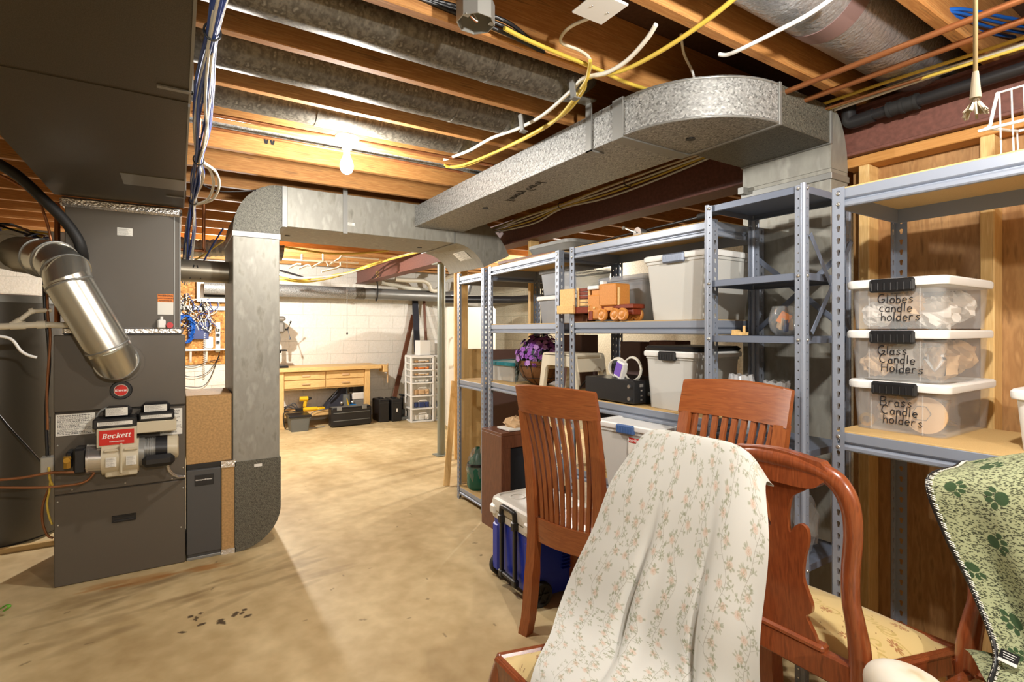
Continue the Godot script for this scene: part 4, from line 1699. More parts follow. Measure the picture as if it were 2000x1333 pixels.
	g.span(Vector3(-0.34, 0.03, -0.66), Vector3(0.34, 1.69, -0.06), 0.012)
	part(o, "cabinet", g, M.enamel)
	g = G.new()
	g.span(Vector3(-0.34, 0.06, -0.055), Vector3(0.34, 1.68, 0.0), 0.014)
	var fd = part(o, "door", g, M.enamel)
	g = G.new()
	g.tube(spline([Vector3(-0.26, 1.28, 0.005), Vector3(-0.26, 1.22, 0.04), Vector3(-0.26, 0.95, 0.045), Vector3(-0.26, 0.88, 0.005)]), 0.013, 10)
	part(fd, "handle", g, M.enamel, 60)
	g = G.new()
	g.cyl(Vector3(-0.24, 1.52, 0), Vector3(-0.24, 1.52, 0.004), 0.012, -1, 14)
	part(fd, "lock", g, M.grey, 40)
	g = G.new()
	g.box(Vector3(0.26, 1.62, 0.001), Vector3(0.07, 0.018, 0.003))
	part(fd, "nameplate", g, M.grey)
	g = G.new()
	g.box(Vector3(0.28, 1.695, -0.05), Vector3(0.08, 0.012, 0.06), 0.003)
	g.box(Vector3(0, 0.015, -0.36), Vector3(0.6, 0.03, 0.55))
	part(o, "hinge_cover", g, M.enamel)
	# drain pipes in the far corner
	o = thing("drain_pipe", "white plastic drain pipe with bends above the vent pipe", "pipe")
	g = G.new()
	g.tube(spline([Vector3(2.873, 2.161, -7.9), Vector3(3.109, 2.157, -7.9), Vector3(3.334, 2.16, -7.9), Vector3(3.441, 2.108, -7.9), Vector3(3.477, 2.026, -7.9), Vector3(3.567, 2.013, -7.9), Vector3(3.622, 2.066, -7.9), Vector3(3.656, 2.21, -7.7), Vector3(3.793, 2.266, -7.5)], 6), 0.035, 12)
	part(o, "upper_run", g, M.pvc, 50)
	g = G.new()
	g.tube(spline([Vector3(2.719, 2.121, -8.1), Vector3(2.928, 2.09, -8.1), Vector3(3.187, 2.052, -8.1), Vector3(3.592, 2.018, -8.1)], 6), 0.035, 12)
	part(o, "lower_run", g, M.pvc, 50)
	g = G.new()
	g.tube([Vector3(3.7, 1.88, -8.0), Vector3(4.6, 1.86, -7.2), Vector3(4.62, 1.85, -6.0)], 0.06, 16)
	solo("drain_pipe", "fat black pipe running along the far right wall above the refrigerator", "pipe", g, M.pipe_black, 50)
	# cream water pipes under the far joists
	o = thing("water_pipes", "cream plastic water pipes branching under the joists beyond the cross duct", "pipe")
	g = G.new()
	for q in [[Vector3(0.915, 2.167, -6.4), Vector3(1.861, 2.186, -6.4)], [Vector3(1.214, 2.242, -6.4), Vector3(1.214, 2.177, -6.4)], [Vector3(1.447, 2.284, -6.4), Vector3(1.447, 2.176, -6.4), Vector3(1.315, 2.095, -6.4)], [Vector3(1.298, 2.124, -6.4), Vector3(1.315, 2.095, -6.4)], [Vector3(1.653, 2.251, -6.4), Vector3(1.641, 2.226, -6.4), Vector3(1.499, 2.131, -6.4), Vector3(1.487, 2.173, -6.4)], [Vector3(1.653, 2.251, -6.4), Vector3(2.116, 2.254, -6.4)], [Vector3(1.647, 2.178, -6.4), Vector3(1.647, 2.135, -6.4), Vector3(1.605, 2.108, -6.4), Vector3(1.429, 2.054, -6.4)], [Vector3(1.065, 2.073, -6.4), Vector3(1.158, 2.126, -6.4), Vector3(1.202, 2.129, -6.4)], [Vector3(1.175, 2.074, -6.4), Vector3(1.27, 2.122, -6.4), Vector3(1.303, 2.118, -6.4)]]:
		g.tube(q, 0.012, 8)
	part(o, "branches", g, M.pvc, 50)


func tool_drill(at: Vector3) -> void:
	var o = thing("cordless_drill", "yellow and black cordless drill standing on the bench's lower shelf", "drill", at)
	var g = G.new()
	g.tube([Vector3(-0.05, 0.17, 0), Vector3(0.06, 0.17, 0)], 0.035, 14)
	g.bar(Vector3(0.03, 0.16, 0), Vector3(0.015, 0.05, 0), 0.035, 0.045, 0.01)
	part(o, "body", g, M.yellow_tool, 40)
	g = G.new()
	g.cyl(Vector3(0.06, 0.17, 0), Vector3(0.11, 0.17, 0), 0.026, 0.014, 12)
	g.box(Vector3(0.01, 0.025, 0), Vector3(0.09, 0.05, 0.07), 0.008)
	part(o, "battery", g, M.black, 40)


func k_case(at: Vector3, label: String) -> void:
	var o = thing("tool_case", label, "case", at, 0.0, "black tool cases")
	var g = G.new()
	g.box(Vector3(0, 0.165, 0), Vector3(0.155, 0.33, 0.34), 0.012)
	part(o, "shell", g, M.black)
	g = G.new()
	g.box(Vector3(0, 0.335, 0), Vector3(0.05, 0.03, 0.14), 0.008)
	part(o, "handle", g, M.black)
	g = G.new()
	g.box(Vector3(0, 0.28, 0.168), Vector3(0.15, 0.02, 0.012), 0.003)
	part(o, "seam", g, M.rubber)
	if label.contains("tag"):
		g = G.new()
		g.box(Vector3(0.0, 0.17, 0.172), Vector3(0.025, 0.05, 0.003))
		part(o, "white_tag", g, M.paper)


func drawer_tower(at: Vector3, label: String) -> void:
	var o = thing("drawer_tower", label, "drawers", at, -0.12)
	o.scale.y = 0.875
	var g = G.new()
	var w := 0.36
	var hs := [0.0, 0.215, 0.43, 0.65, 0.76, 0.87, 0.98, 1.09]
	for x in [-w / 2 + 0.012, w / 2 - 0.012]:
		for z in [-0.16, 0.16]:
			g.box(Vector3(x, 0.56, z), Vector3(0.03, 1.10, 0.03), 0.006)
	for y in hs:
		g.box(Vector3(0, y + 0.012, 0), Vector3(w, 0.022, 0.36), 0.004)
	g.box(Vector3(0, 1.12, 0), Vector3(w, 0.024, 0.36), 0.008)
	part(o, "frame", g, M.white)
	for i in 7:
		var h: float = hs[i + 1] - hs[i] - 0.03
		g = G.new()
		g.box(Vector3(0, hs[i] + 0.026 + h / 2, 0.005), Vector3(w - 0.06, h, 0.23), 0.006)
		var d = part(o, "drawer", g, M.drawer_clear)
		g = G.new()
		g.tube(spline([Vector3(-0.06, hs[i] + h * 0.72, 0.178), Vector3(-0.05, hs[i] + h * 0.84, 0.195), Vector3(0.05, hs[i] + h * 0.84, 0.195), Vector3(0.06, hs[i] + h * 0.72, 0.178)]), 0.006, 6)
		part(d, "handle", g, M.white, 60)
		g = G.new()
		for q in 3:
			g.box(Vector3(-0.08 + q * 0.08, hs[i] + 0.03 + h * 0.25, 0.10), Vector3(0.07, h * 0.45, 0.08), 0.004, Basis(Vector3.UP, q - 1.0))
		part(d, "contents", g, [M.paper, M.navy, M.kraft, M.paper, M.kraft, M.orange, M.kraft][i])

var post_mesh: ArrayMesh
var angle_mesh: ArrayMesh


# one flange of a slotted post: a thin plate in xy (x from 0 to w) pierced by a row of holes
func pierced(g, t: Transform3D, w: float, h: float, pitch: float, big: float, slot: float, thick := 0.0018) -> void:
	g.xf = t
	var n := 12
	var rows := int(h / pitch)
	var cell := h / rows
	for k in rows:
		var c := Vector2(w / 2, (k + 0.5) * cell + slot * 0.4)
		var inner := []
		var outer := []
		for i in n:
			var a := deg_to_rad(15.0 + 30.0 * i)
			var d := Vector2(cos(a), sin(a))
			var r := big
			if i in [8, 9]:
				r = big + slot
				d = Vector2(sign(d.x) * big * 0.5, -r).normalized()
			inner.append(c + d * r)
			var dd := Vector2(cos(a), sin(a))
			var m := maxf(absf(dd.x), absf(dd.y))
			outer.append(Vector2(w / 2 + dd.x / m * w / 2, (k + 0.5) * cell + dd.y / m * cell / 2))
		for i in n:
			var j := (i + 1) % n
			var a: Vector2 = inner[i]
			var b: Vector2 = inner[j]
			var c2: Vector2 = outer[j]
			var d2: Vector2 = outer[i]
			# front, facing +z
			g.tri(Vector3(a.x, a.y, thick), Vector3(b.x, b.y, thick), Vector3(c2.x, c2.y, thick))
			g.tri(Vector3(a.x, a.y, thick), Vector3(c2.x, c2.y, thick), Vector3(d2.x, d2.y, thick))
			g.tri(Vector3(a.x, a.y, 0), Vector3(c2.x, c2.y, 0), Vector3(b.x, b.y, 0))
			g.tri(Vector3(a.x, a.y, 0), Vector3(d2.x, d2.y, 0), Vector3(c2.x, c2.y, 0))
			g.tri(Vector3(a.x, a.y, 0), Vector3(b.x, b.y, 0), Vector3(b.x, b.y, thick))
			g.tri(Vector3(a.x, a.y, 0), Vector3(b.x, b.y, thick), Vector3(a.x, a.y, thick))
	g.xf = Transform3D()


func make_posts() -> void:
	var g = G.new()
	# corner at the origin, flanges along +x and +z
	pierced(g, Transform3D(Basis(Vector3(1, 0, 0), Vector3(0, 1, 0), Vector3(0, 0, 1)), Vector3(0.001, 0, 0)), 0.037, 1.83, 0.0381, 0.0062, 0.008)
	pierced(g, Transform3D(Basis(Vector3(0, 0, 1), Vector3(0, 1, 0), Vector3(-1, 0, 0)), Vector3(0.0018, 0, 0.001)), 0.037, 1.83, 0.0381, 0.0062, 0.008)
	g.box(Vector3(0.0012, 0.915, 0.0012), Vector3(0.0024, 1.83, 0.0024))
	post_mesh = g.mesh(0)
	g = G.new()
	pierced(g, Transform3D(Basis(Vector3(1, 0, 0), Vector3(0, 1, 0), Vector3(0, 0, 1)), Vector3(0.011, 0, 0.003)), 0.024, 1.83, 0.0305, 0.0028, 0.0, 0.0014)
	pierced(g, Transform3D(Basis(Vector3(0, 0, 1), Vector3(0, 1, 0), Vector3(-1, 0, 0)), Vector3(0.0044, 0, 0.011)), 0.024, 1.83, 0.0305, 0.0028, 0.0, 0.0014)
	g.tube([Vector3(0.009, 0, 0.009), Vector3(0.009, 1.835, 0.009)], 0.0098, 14)
	angle_mesh = g.mesh(0)


# bolted rack; local x runs along the front, the depth runs to -z
func rivet_rack(label: String, left: Vector3, right: Vector3, depth: float, tops: Array) -> Node3D:
	var d := right - left
	var L := d.length()
	var o = thing("metal_rack", label, "shelving", left, atan2(-d.z, d.x))
	for q in [[Vector3(0, 0, 0), 90], [Vector3(L, 0, 0), 180], [Vector3(L, 0, -depth), -90], [Vector3(0, 0, -depth), 0]]:
		var p := part(o, "post", post_mesh, M.rack)
		p.position = q[0]
		p.rotation_degrees.y = q[1]
	var prof := [Vector2(0, 0), Vector2(0.010, 0), Vector2(0.012, -0.003), Vector2(0.012, -0.030), Vector2(0.009, -0.034), Vector2(0.003, -0.037), Vector2(0.003, -0.040), Vector2(0.010, -0.043), Vector2(0.013, -0.047), Vector2(0.013, -0.056), Vector2(0.010, -0.060), Vector2(0, -0.061)]
	var g = G.new()
	g.prism(prof, 0.003, L - 0.003, Transform3D(Basis(Vector3(0, 0, 1), Vector3(0, 1, 0), Vector3(-1, 0, 0)), Vector3(L, 0, 0)))
	var beam_x = g.mesh(30)
	g = G.new()
	g.prism(prof, 0.003, depth - 0.003, Transform3D(Basis(Vector3(1, 0, 0), Vector3(0, 1, 0), Vector3(0, 0, 1)), Vector3(0, 0, -depth)))
	var beam_z = g.mesh(30)
	g = G.new()
	g.box(Vector3(L / 2, 0, -depth / 2), Vector3(L - 0.008, 0.014, depth - 0.008), 0.001)
	var board = g.mesh(0)
	g = G.new()
	g.ball(V0, Vector3(0.006, 0.006, 0.003), 10, 6)
	var rivet = g.mesh(60)
	for y in tops:
		var b := part(o, "beam", beam_x, M.rack)
		b.position = Vector3(0, y, -0.015)
		b = part(o, "beam", beam_x, M.rack)
		b.position = Vector3(L, y, -depth + 0.015)
		b.rotation_degrees.y = 180
		b = part(o, "beam", beam_z, M.rack)
		b.position = Vector3(L - 0.015, y, 0)
		b = part(o, "beam", beam_z, M.rack)
		b.position = Vector3(0.015, y, -depth)
		b.rotation_degrees.y = 180
		b = part(o, "shelf_board", board, M.mdf)
		b.position = Vector3(0, y - 0.0045, 0)
		for x in [0.019, L - 0.019]:
			for k in [-0.016, -0.05]:
				b = part(o, "rivet", rivet, M.screw)
				b.position = Vector3(x, y + k, 0.001)
	return o


func build_shelves() -> void:
	make_posts()
	rivet_rack("narrow end bay of grey steel racking beside the leaning boards", Vector3(1.930, 0, -3.863), Vector3(1.916, 0, -3.40), 0.86, [1.80, 0.968, 0.10])
	rivet_rack("grey steel rack holding the purple flower basket", Vector3(1.914, 0, -3.325), Vector3(1.852, 0, -2.405), 0.42, [1.825, 1.408, 0.995])
	rivet_rack("grey steel rack holding the wooden toy truck and milky bins", Vector3(1.846, 0, -2.300), Vector3(1.862, 0, -1.385), 0.375, [1.825, 1.412, 1.000, 0.612, 0.10])
	rivet_rack("large grey steel rack at right holding three labelled clear bins", Vector3(1.800, 0, -0.885), Vector3(1.800, 0, 0.335), 0.457, [1.826, 1.043, 0.12])
	# light slotted-angle shelf standing in front of the drop duct
	var L := 0.404
	var D := 0.326
	var o = thing("slotted_shelf", "narrow blue-grey shelf unit with round bolt holes and crossed rear braces", "shelving", Vector3(1.80, 0, -1.378), -PI / 2)
	for q in [[Vector3(0, 0, 0), 90], [Vector3(L, 0, 0), 180], [Vector3(L, 0, -D), -90], [Vector3(0, 0, -D), 0]]:
		var p := part(o, "post", angle_mesh, M.rack)
		p.position = q[0]
		p.scale.y = 1.021
		p.rotation_degrees.y = q[1]
	for y in [1.870, 1.569, 1.348, 0.951, 0.555]:
		var g = G.new()
		g.box(Vector3(L / 2, y - 0.003, -D / 2), Vector3(L - 0.022, 0.004, D - 0.022), 0.001)
		for z in [-0.012, -D + 0.012]:
			g.box(Vector3(L / 2, y - 0.013, z), Vector3(L - 0.022, 0.025, 0.003), 0.001)
			g.box(Vector3(L / 2, y - 0.0245, z + (-0.006 if z > -0.1 else 0.006)), Vector3(L - 0.024, 0.002, 0.012))
		for x in [0.012, L - 0.012]:
			g.box(Vector3(x, y - 0.013, -D / 2), Vector3(0.003, 0.025, D - 0.022), 0.001)
		part(o, "shelf", g, M.rack_dark)
		for q in [Vector3(0.022, y - 0.012, -0.002), Vector3(L - 0.022, y - 0.012, -0.002), Vector3(L - 0.002, y - 0.012, -0.022)]:
			g = G.new()
			g.ball(q, Vector3(0.006, 0.006, 0.006), 10, 6)
			part(o, "bolt", g, M.screw, 60)
	for q in [[1.68, 1.37, 0.02, L - 0.02], [1.37, 1.68, 0.02, L - 0.02]]:
		var g = G.new()
		g.bar(Vector3(q[2], q[0], -D - 0.006 - (0.006 if q[0] < 1.5 else 0.0)), Vector3(q[3], q[1], -D - 0.006 - (0.006 if q[0] < 1.5 else 0.0)), 0.003, 0.022, 0.001)
		part(o, "cross_brace", g, M.rack_dark)
	for q in [[1.70, 1.36], [1.36, 1.70]]:
		var g = G.new()
		g.bar(Vector3(L + 0.004 + (0.005 if q[0] < 1.5 else 0.0), q[0], -0.03), Vector3(L + 0.004 + (0.005 if q[0] < 1.5 else 0.0), q[1], -D + 0.02), 0.003, 0.02, 0.001)
		part(o, "side_brace", g, M.rack_dark)

# lidded plastic tub; base centre at the node, the latch faces +z
func tub(called: String, label: String, at: Vector3, turn: float, w: float, d: float, h: float, wall: Material, lid: Material, latch: Material, latch_w: float, taper := 0.88, group := "") -> Node3D:
	var o = thing(called, label, "bin", at, turn, group)
	var g = G.new()
	var t := 0.003
	var bw := w * taper
	var bd := d * (1.0 - (1.0 - taper) * 0.7)
	var r := 0.03
	g.rings([rr(bw, bd, r, 0.0), rr(w * 0.975, d * 0.975, r, h * 0.90), rr(w, d, r, h * 0.91), rr(w, d, r, h), rr(w - 2 * t, d - 2 * t, r - t, h), rr(w * 0.975 - 2 * t, d * 0.975 - 2 * t, r - t, h * 0.9), rr(bw - 2 * t, bd - 2 * t, r - t, t)])
	part(o, "tub", g, wall, 35)
	g = G.new()
	g.rings([rr(w + 0.012, d + 0.012, r, h - 0.012), rr(w + 0.016, d + 0.016, r, h - 0.006), rr(w + 0.016, d + 0.016, r, h + 0.008), rr(w + 0.006, d + 0.006, r, h + 0.014), rr(w - 0.03, d - 0.03, r, h + 0.014), rr(w - 0.04, d - 0.04, r, h + 0.008)])
	part(o, "lid", g, lid, 35)
	if latch:
		for s in [1, -1]:
			g = G.new()
			g.box(Vector3(0, h - 0.008, s * (d / 2 + 0.006)), Vector3(latch_w, 0.042, 0.022), 0.006)
			for k in 7:
				g.box(Vector3(latch_w * (k / 7.0 - 0.43), h - 0.012, s * (d / 2 + 0.017)), Vector3(0.004, 0.026, 0.004), 0.0015)
			part(o, "latch", g, latch)
	return o


# felt-pen letters: each glyph is strokes in a unit box
func glyph(ch: String) -> Array:
	match ch:
		"G": return [_arc(0.5, 0.5, 0.45, 0.5, 50, 345), [Vector2(0.93, 0.42), Vector2(0.55, 0.42)]]
		"C": return [_arc(0.5, 0.5, 0.45, 0.5, 50, 310)]
		"H": return [[Vector2(0.1, 1), Vector2(0.12, 0)], [Vector2(0.85, 1), Vector2(0.85, 0)], [Vector2(0.1, 0.5), Vector2(0.86, 0.54)]]
		"B": return [[Vector2(0.12, 1), Vector2(0.12, 0)], [Vector2(0.12, 1)] + _arc(0.4, 0.76, 0.38, 0.24, 90, -90) + [Vector2(0.12, 0.52)], [Vector2(0.12, 0.52)] + _arc(0.45, 0.26, 0.42, 0.26, 90, -90) + [Vector2(0.12, 0)]]
		"R": return [[Vector2(0.12, 1), Vector2(0.12, 0)], [Vector2(0.12, 1)] + _arc(0.4, 0.75, 0.38, 0.25, 90, -90) + [Vector2(0.2, 0.5), Vector2(0.85, 0)]]
		"l": return [[Vector2(0.4, 1), Vector2(0.4, 0.05), Vector2(0.5, 0)]]
		"o": return [_arc(0.5, 0.28, 0.4, 0.28, 80, 445)]
		"a": return [_arc(0.45, 0.26, 0.36, 0.26, 40, 330), [Vector2(0.8, 0.54), Vector2(0.8, 0.08), Vector2(0.95, 0)]]
		"d": return [_arc(0.42, 0.26, 0.36, 0.26, 40, 330), [Vector2(0.8, 1), Vector2(0.8, 0)]]
		"b": return [[Vector2(0.15, 1), Vector2(0.15, 0)], _arc(0.5, 0.27, 0.36, 0.27, 150, -160)]
		"e": return [[Vector2(0.12, 0.28), Vector2(0.85, 0.32)] + _arc(0.5, 0.28, 0.38, 0.28, 10, 320)]
		"s": return [[Vector2(0.8, 0.5), Vector2(0.5, 0.57), Vector2(0.2, 0.45), Vector2(0.45, 0.3), Vector2(0.8, 0.16), Vector2(0.5, 0.0), Vector2(0.1, 0.06)]]
		"c": return [_arc(0.5, 0.28, 0.4, 0.28, 50, 310)]
		"n": return [[Vector2(0.12, 0.56), Vector2(0.14, 0)], [Vector2(0.14, 0.36)] + _arc(0.48, 0.32, 0.34, 0.24, 170, 0) + [Vector2(0.84, 0)]]
		"h": return [[Vector2(0.12, 1), Vector2(0.14, 0)], [Vector2(0.14, 0.36)] + _arc(0.48, 0.32, 0.34, 0.24, 170, 0) + [Vector2(0.84, 0)]]
		"r": return [[Vector2(0.15, 0.56), Vector2(0.17, 0)], [Vector2(0.17, 0.35), Vector2(0.4, 0.54), Vector2(0.75, 0.5)]]
		"m": return [[Vector2(0.06, 0.55), Vector2(0.07, 0)], _arc(0.28, 0.32, 0.21, 0.24, 170, 0) + [Vector2(0.49, 0)], _arc(0.7, 0.32, 0.21, 0.24, 170, 0) + [Vector2(0.92, 0)]]
		"y": return [[Vector2(0.1, 0.55), Vector2(0.45, 0.05)], [Vector2(0.85, 0.55), Vector2(0.25, -0.4)]]
		"d2": return []
	return []


func _arc(cx: float, cy: float, rx: float, ry: float, a0: float, a1: float) -> Array:
	return arc2(cx, cy, rx, ry, a0, a1, 14)


# pen strokes as thin raised ink lines in the plane of t, starting at its origin
func scrawl(parent: Node, text: String, size: float, t: Transform3D, seed_: int, m: Material, thick := 0.0014) -> void:
	var r := RandomNumberGenerator.new()
	r.seed = seed_
	var g = G.new()
	g.xf = t
	var x := 0.0
	for ch in text:
		if ch == " ":
			x += size * 0.5
			continue
		var up := r.randf_range(-0.05, 0.05) * size
		var w := size * (0.55 if ch.to_upper() != ch else 0.8)
		if ch == "l":
			w = size * 0.32
		if ch == "m":
			w = size * 0.85
		for st in glyph(ch):
			var pts := []
			for q in st:
				pts.append(Vector3(x + q.x * w + q.y * size * 0.08, q.y * size + up, 0))
			g.tube(pts, thick, 5, 1.0)
		x += w * 1.12
	part(parent, "handwriting", g, m, 60)


func wad(c: Vector3, s: float, seed_: int, squash := 1.0):
	var n := FastNoiseLite.new()
	n.seed = seed_
	n.frequency = 9.0
	var g = G.new()
	var rs := []
	for i in 13:
		var b := -PI / 2 + PI * i / 12
		var ring := []
		for j in 20:
			var a := TAU * j / 20
			var d := Vector3(cos(a) * cos(b), sin(b), sin(a) * cos(b))
			ring.append(c + d * Vector3(1, squash, 1) * s * (1.0 + 0.45 * n.get_noise_3dv(d)))
		rs.append(ring)
	g.rings(rs, true, false)
	return g


func build_stock() -> void:
	var g
	var o
	# three labelled clear bins stacked on the right-hand rack; the latch side looks at the aisle
	var bt := -PI / 2
	var words := [["Brass", "Candle", "holders"], ["Glass", "Candle", "Holders"], ["Globes", "candle", "holders"]]
	var bl := ["clear latching bin marked Brass Candle holders, bottom of the stack of three", "clear latching bin marked Glass Candle Holders, middle of the stack of three", "clear latching bin marked Globes candle holders, top of the stack of three"]
	for k in 3:
		var at := Vector3(2.10, 1.047 + k * 0.163, -0.752 + (0.006 if k == 0 else 0.0))
		var b = tub("latch_bin", bl[k], at, bt, 0.265, 0.40, 0.146, M.bin_clear, M.white, M.black, 0.125, 0.92, "labelled bins")
		for i in 3:
			scrawl(b, words[k][i], 0.027, Transform3D(Basis(Vector3.RIGHT, Vector3(0, 1, 0.06).normalized(), Vector3.BACK), Vector3(-0.045 + i * 0.004, 0.083 - i * 0.028, 0.1905 + (0.083 - i * 0.028) * 0.052)), 5 + k * 3 + i, M.ink, 0.0016)
		# end wells of the tub beside the latch
		for s in [-1, 1]:
			g = G.new()
			g.box(Vector3(s * 0.07, 0.065, 0.193), Vector3(0.003, 0.125, 0.005), 0.001)
			part(b, "rib", g, M.bin_clear)
		if k == 0:
			g = G.new()
			g.tube([Vector3(0.07, 0.062, 0.170), Vector3(0.07, 0.062, 0.176)], 0.056, 28)
			part(b, "contents", g, M.kraft, 40)
			g = G.new()
			var hx := []
			for i in 7:
				hx.append(Vector3(0.062 + cos(TAU * i / 6) * 0.024, 0.068 + sin(TAU * i / 6) * 0.024, 0.177))
			g.tube(hx, 0.001, 5)
			part(b, "printed_hexagon", g, M.grey)
			g = G.new()
			g.lathe([Vector2(0.012, 0), Vector2(0.022, 0.002), Vector2(0.022, 0.012), Vector2(0.012, 0.014)], 20, Transform3D(Basis(Vector3(1, 0, 0), Vector3(0, 0, 1), Vector3(0, -1, 0)), Vector3(-0.09, 0.028, 0.165)))
			part(b, "contents", g, M.brass, 40)
			part(b, "contents", wad(Vector3(-0.03, 0.06, 0.12), 0.045, 3), M.kraft, 30)
			part(b, "contents", wad(Vector3(0.02, 0.035, -0.02), 0.03, 4), M.kraft, 30)
			g = G.new()
			for q in [[-0.02, 0.0], [0.04, -0.08], [0.02, -0.14]]:
				g.lathe([Vector2(0, 0), Vector2(0.03, 0), Vector2(0.008, 0.01), Vector2(0.007, 0.06), Vector2(0.014, 0.075), Vector2(0, 0.075)], 16, Transform3D(Basis(), Vector3(q[0], 0.006, q[1])))
			part(b, "contents", g, M.brass, 40)
		else:
			for q in 7:
				var c := Vector3(-0.07 + (q % 3) * 0.065, 0.05 + 0.024 * (q % 2), 0.13 - q * 0.045)
				part(b, "contents", wad(c, 0.044 + 0.006 * (q % 3), 20 * k + q, 0.9), [M.kraft, M.crumple, M.kraft][q % 3] if k == 1 else [M.crumple, M.kraft, M.crumple][q % 3], 30)
			if k == 1:
				g = G.new()
				g.lathe([Vector2(0.0, 0), Vector2(0.026, 0.0), Vector2(0.03, 0.05), Vector2(0.024, 0.06), Vector2(0.03, 0.075), Vector2(0.03, 0.10), Vector2(0.027, 0.10), Vector2(0.026, 0.06), Vector2(0.0, 0.01)], 20, Transform3D(Basis(), Vector3(0.085, 0.02, 0.13)))
				part(b, "contents", g, M.glass, 40)
	tub("storage_bin", "white lidded bin cut by the right edge on the shelf beside the stack", Vector3(2.07, 1.047, -0.36), -PI / 2, 0.22, 0.36, 0.15, M.white, M.white, null, 0.1)
	# wire basket on top of the right-hand rack
	o = thing("wire_basket", "white coated wire basket on top of the right-hand rack", "basket", Vector3(1.97, 1.83, -0.52))
	# rails run along the shelf towards the near end
	g = G.new()
	var TLf: Vector3 = Vector3(1.985, 2.05, -0.524) - o.position
	var BLf: Vector3 = Vector3(1.9, 1.929, -0.518) - o.position
	var ln := Vector3(0, 0, 0.42)
	g.tube([TLf, TLf + ln], 0.003, 8)
	g.tube(spline([TLf, TLf.lerp(BLf, 0.9), BLf + ln * 0.02, BLf + ln], 6), 0.0045, 8)
	g.tube([Vector3(0.17, 0.14, BLf.z), Vector3(0.17, 0.14, BLf.z) + ln], 0.0045, 8)
	g.tube([BLf, Vector3(0.17, 0.14, BLf.z)], 0.0045, 8)
	part(o, "rim", g, M.white, 60)
	for i in 16:
		g = G.new()
		var z: float = TLf.z + 0.004 + i * 0.026
		g.tube(spline([Vector3(TLf.x, TLf.y, z), Vector3(lerpf(TLf.x, -0.01, 0.5), TLf.y * 0.5, z + 0.006), Vector3(-0.01, 0.006, z + 0.012), Vector3(0.01, 0.003, z + 0.012), Vector3(0.12, 0.003, z + 0.012), Vector3(0.14, 0.012, z + 0.012), Vector3(0.17, 0.14, z)], 3), 0.0022, 6)
		part(o, "wire", g, M.white, 60)
	# glass bowl with matchboxes and a clothes peg-like clip on the slotted shelf
	o = thing("glass_bowl", "round glass fishbowl vase holding matchbooks on the narrow shelf", "vase", Vector3(1.935, 1.351, -1.12))
	g = G.new()
	g.lathe([Vector2(0, 0), Vector2(0.032, 0.0), Vector2(0.05, 0.02), Vector2(0.058, 0.055), Vector2(0.052, 0.085), Vector2(0.044, 0.108), Vector2(0.042, 0.108), Vector2(0.050, 0.084), Vector2(0.056, 0.055), Vector2(0.048, 0.021), Vector2(0.03, 0.004), Vector2(0, 0.004)], 36)
	part(o, "bowl", g, M.thin_glass, 50)
	var mb := 0
	for q in [[Vector3(-0.012, 0.035, 0.012), M.navy, 0.3], [Vector3(0.018, 0.04, 0.0), M.kraft, -0.5], [Vector3(0.0, 0.045, -0.018), M.kraft, 0.9], [Vector3(-0.005, 0.062, 0.0), M.orange, 1.8]]:
		g = G.new()
		g.box(Vector3(0, 0, 0), Vector3(0.042, 0.045, 0.008), 0.001, Basis(Vector3(0.3, 1, 0.2).normalized(), q[2]))
		solo("matchbook", ["navy matchbook inside the round glass bowl", "tan matchbook leaning right inside the round glass bowl", "tan matchbook at the back of the glass bowl", "orange-topped matchbook lying across the others in the bowl"][mb], "matchbook", g, q[1], 0, "", o.position + q[0])
		mb += 1
	o = thing("wooden_clip", "small pale wooden block with a peg on the narrow shelf", "block", Vector3(1.85, 1.356, -1.251))
	o.position.y = 1.3495
	g = G.new()
	g.prism([Vector2(-0.024, 0), Vector2(0.022, 0), Vector2(0.024, 0.012), Vector2(0.0, 0.012), Vector2(-0.018, 0.022), Vector2(-0.022, 0.02)], -0.02, 0.02)
	part(o, "block", g, M.toy_pale)
	o.rotation.y = -PI / 2
	g = G.new()
	g.box(Vector3(0.018, 0.022, 0), Vector3(0.008, 0.03, 0.008), 0.001)
	part(o, "peg", g, M.toy_pale)
	# cut-glass vases on the shelf below
	for q in [[Vector3(1.935, 1.131, -1.302), "cut crystal vase at left on the narrow shelf", 0.046, 0], [Vector3(1.955, 1.133, -1.164), "cut crystal vase at right, its rim a little lower and scalloped", 0.0435, 1]]:
		var c: Vector3 = q[0]
		o = thing("crystal_vase", q[1], "vase", Vector3(c.x, 0.953, c.z))
		g = G.new()
		var rings_ := []
		var s: float = q[2]
		var H := 0.235 if q[3] == 0 else 0.218
		var profile := [[0.75, 0.0], [0.8, 0.25], [0.88, 0.6], [1.12, 0.82], [0.95, 1.0], [0.82, 1.0], [0.95, 0.82], [0.72, 0.6], [0.62, 0.1]] if q[3] == 0 else [[0.7, 0.0], [0.8, 0.3], [0.95, 0.62], [0.85, 0.72], [1.05, 1.0], [0.95, 1.0], [0.72, 0.72], [0.78, 0.6], [0.55, 0.08]]
		for e in profile:
			var ring := []
			for i in 48:
				var a := TAU * i / 48
				var rr_: float = s * e[0] * (1.0 + 0.05 * cos(a * 16) * (1 if e[1] > 0.02 else 0))
				ring.append(Vector3(cos(a) * rr_, e[1] * H + (0.004 * cos(a * 8) if e[1] > 0.95 else 0.0), sin(a) * rr_))
			rings_.append(ring)
		g.rings(rings_)
		part(o, "body", g, M.crystal, 20)
	# clear bags of stemware on the shelf below that
	var bi := 0
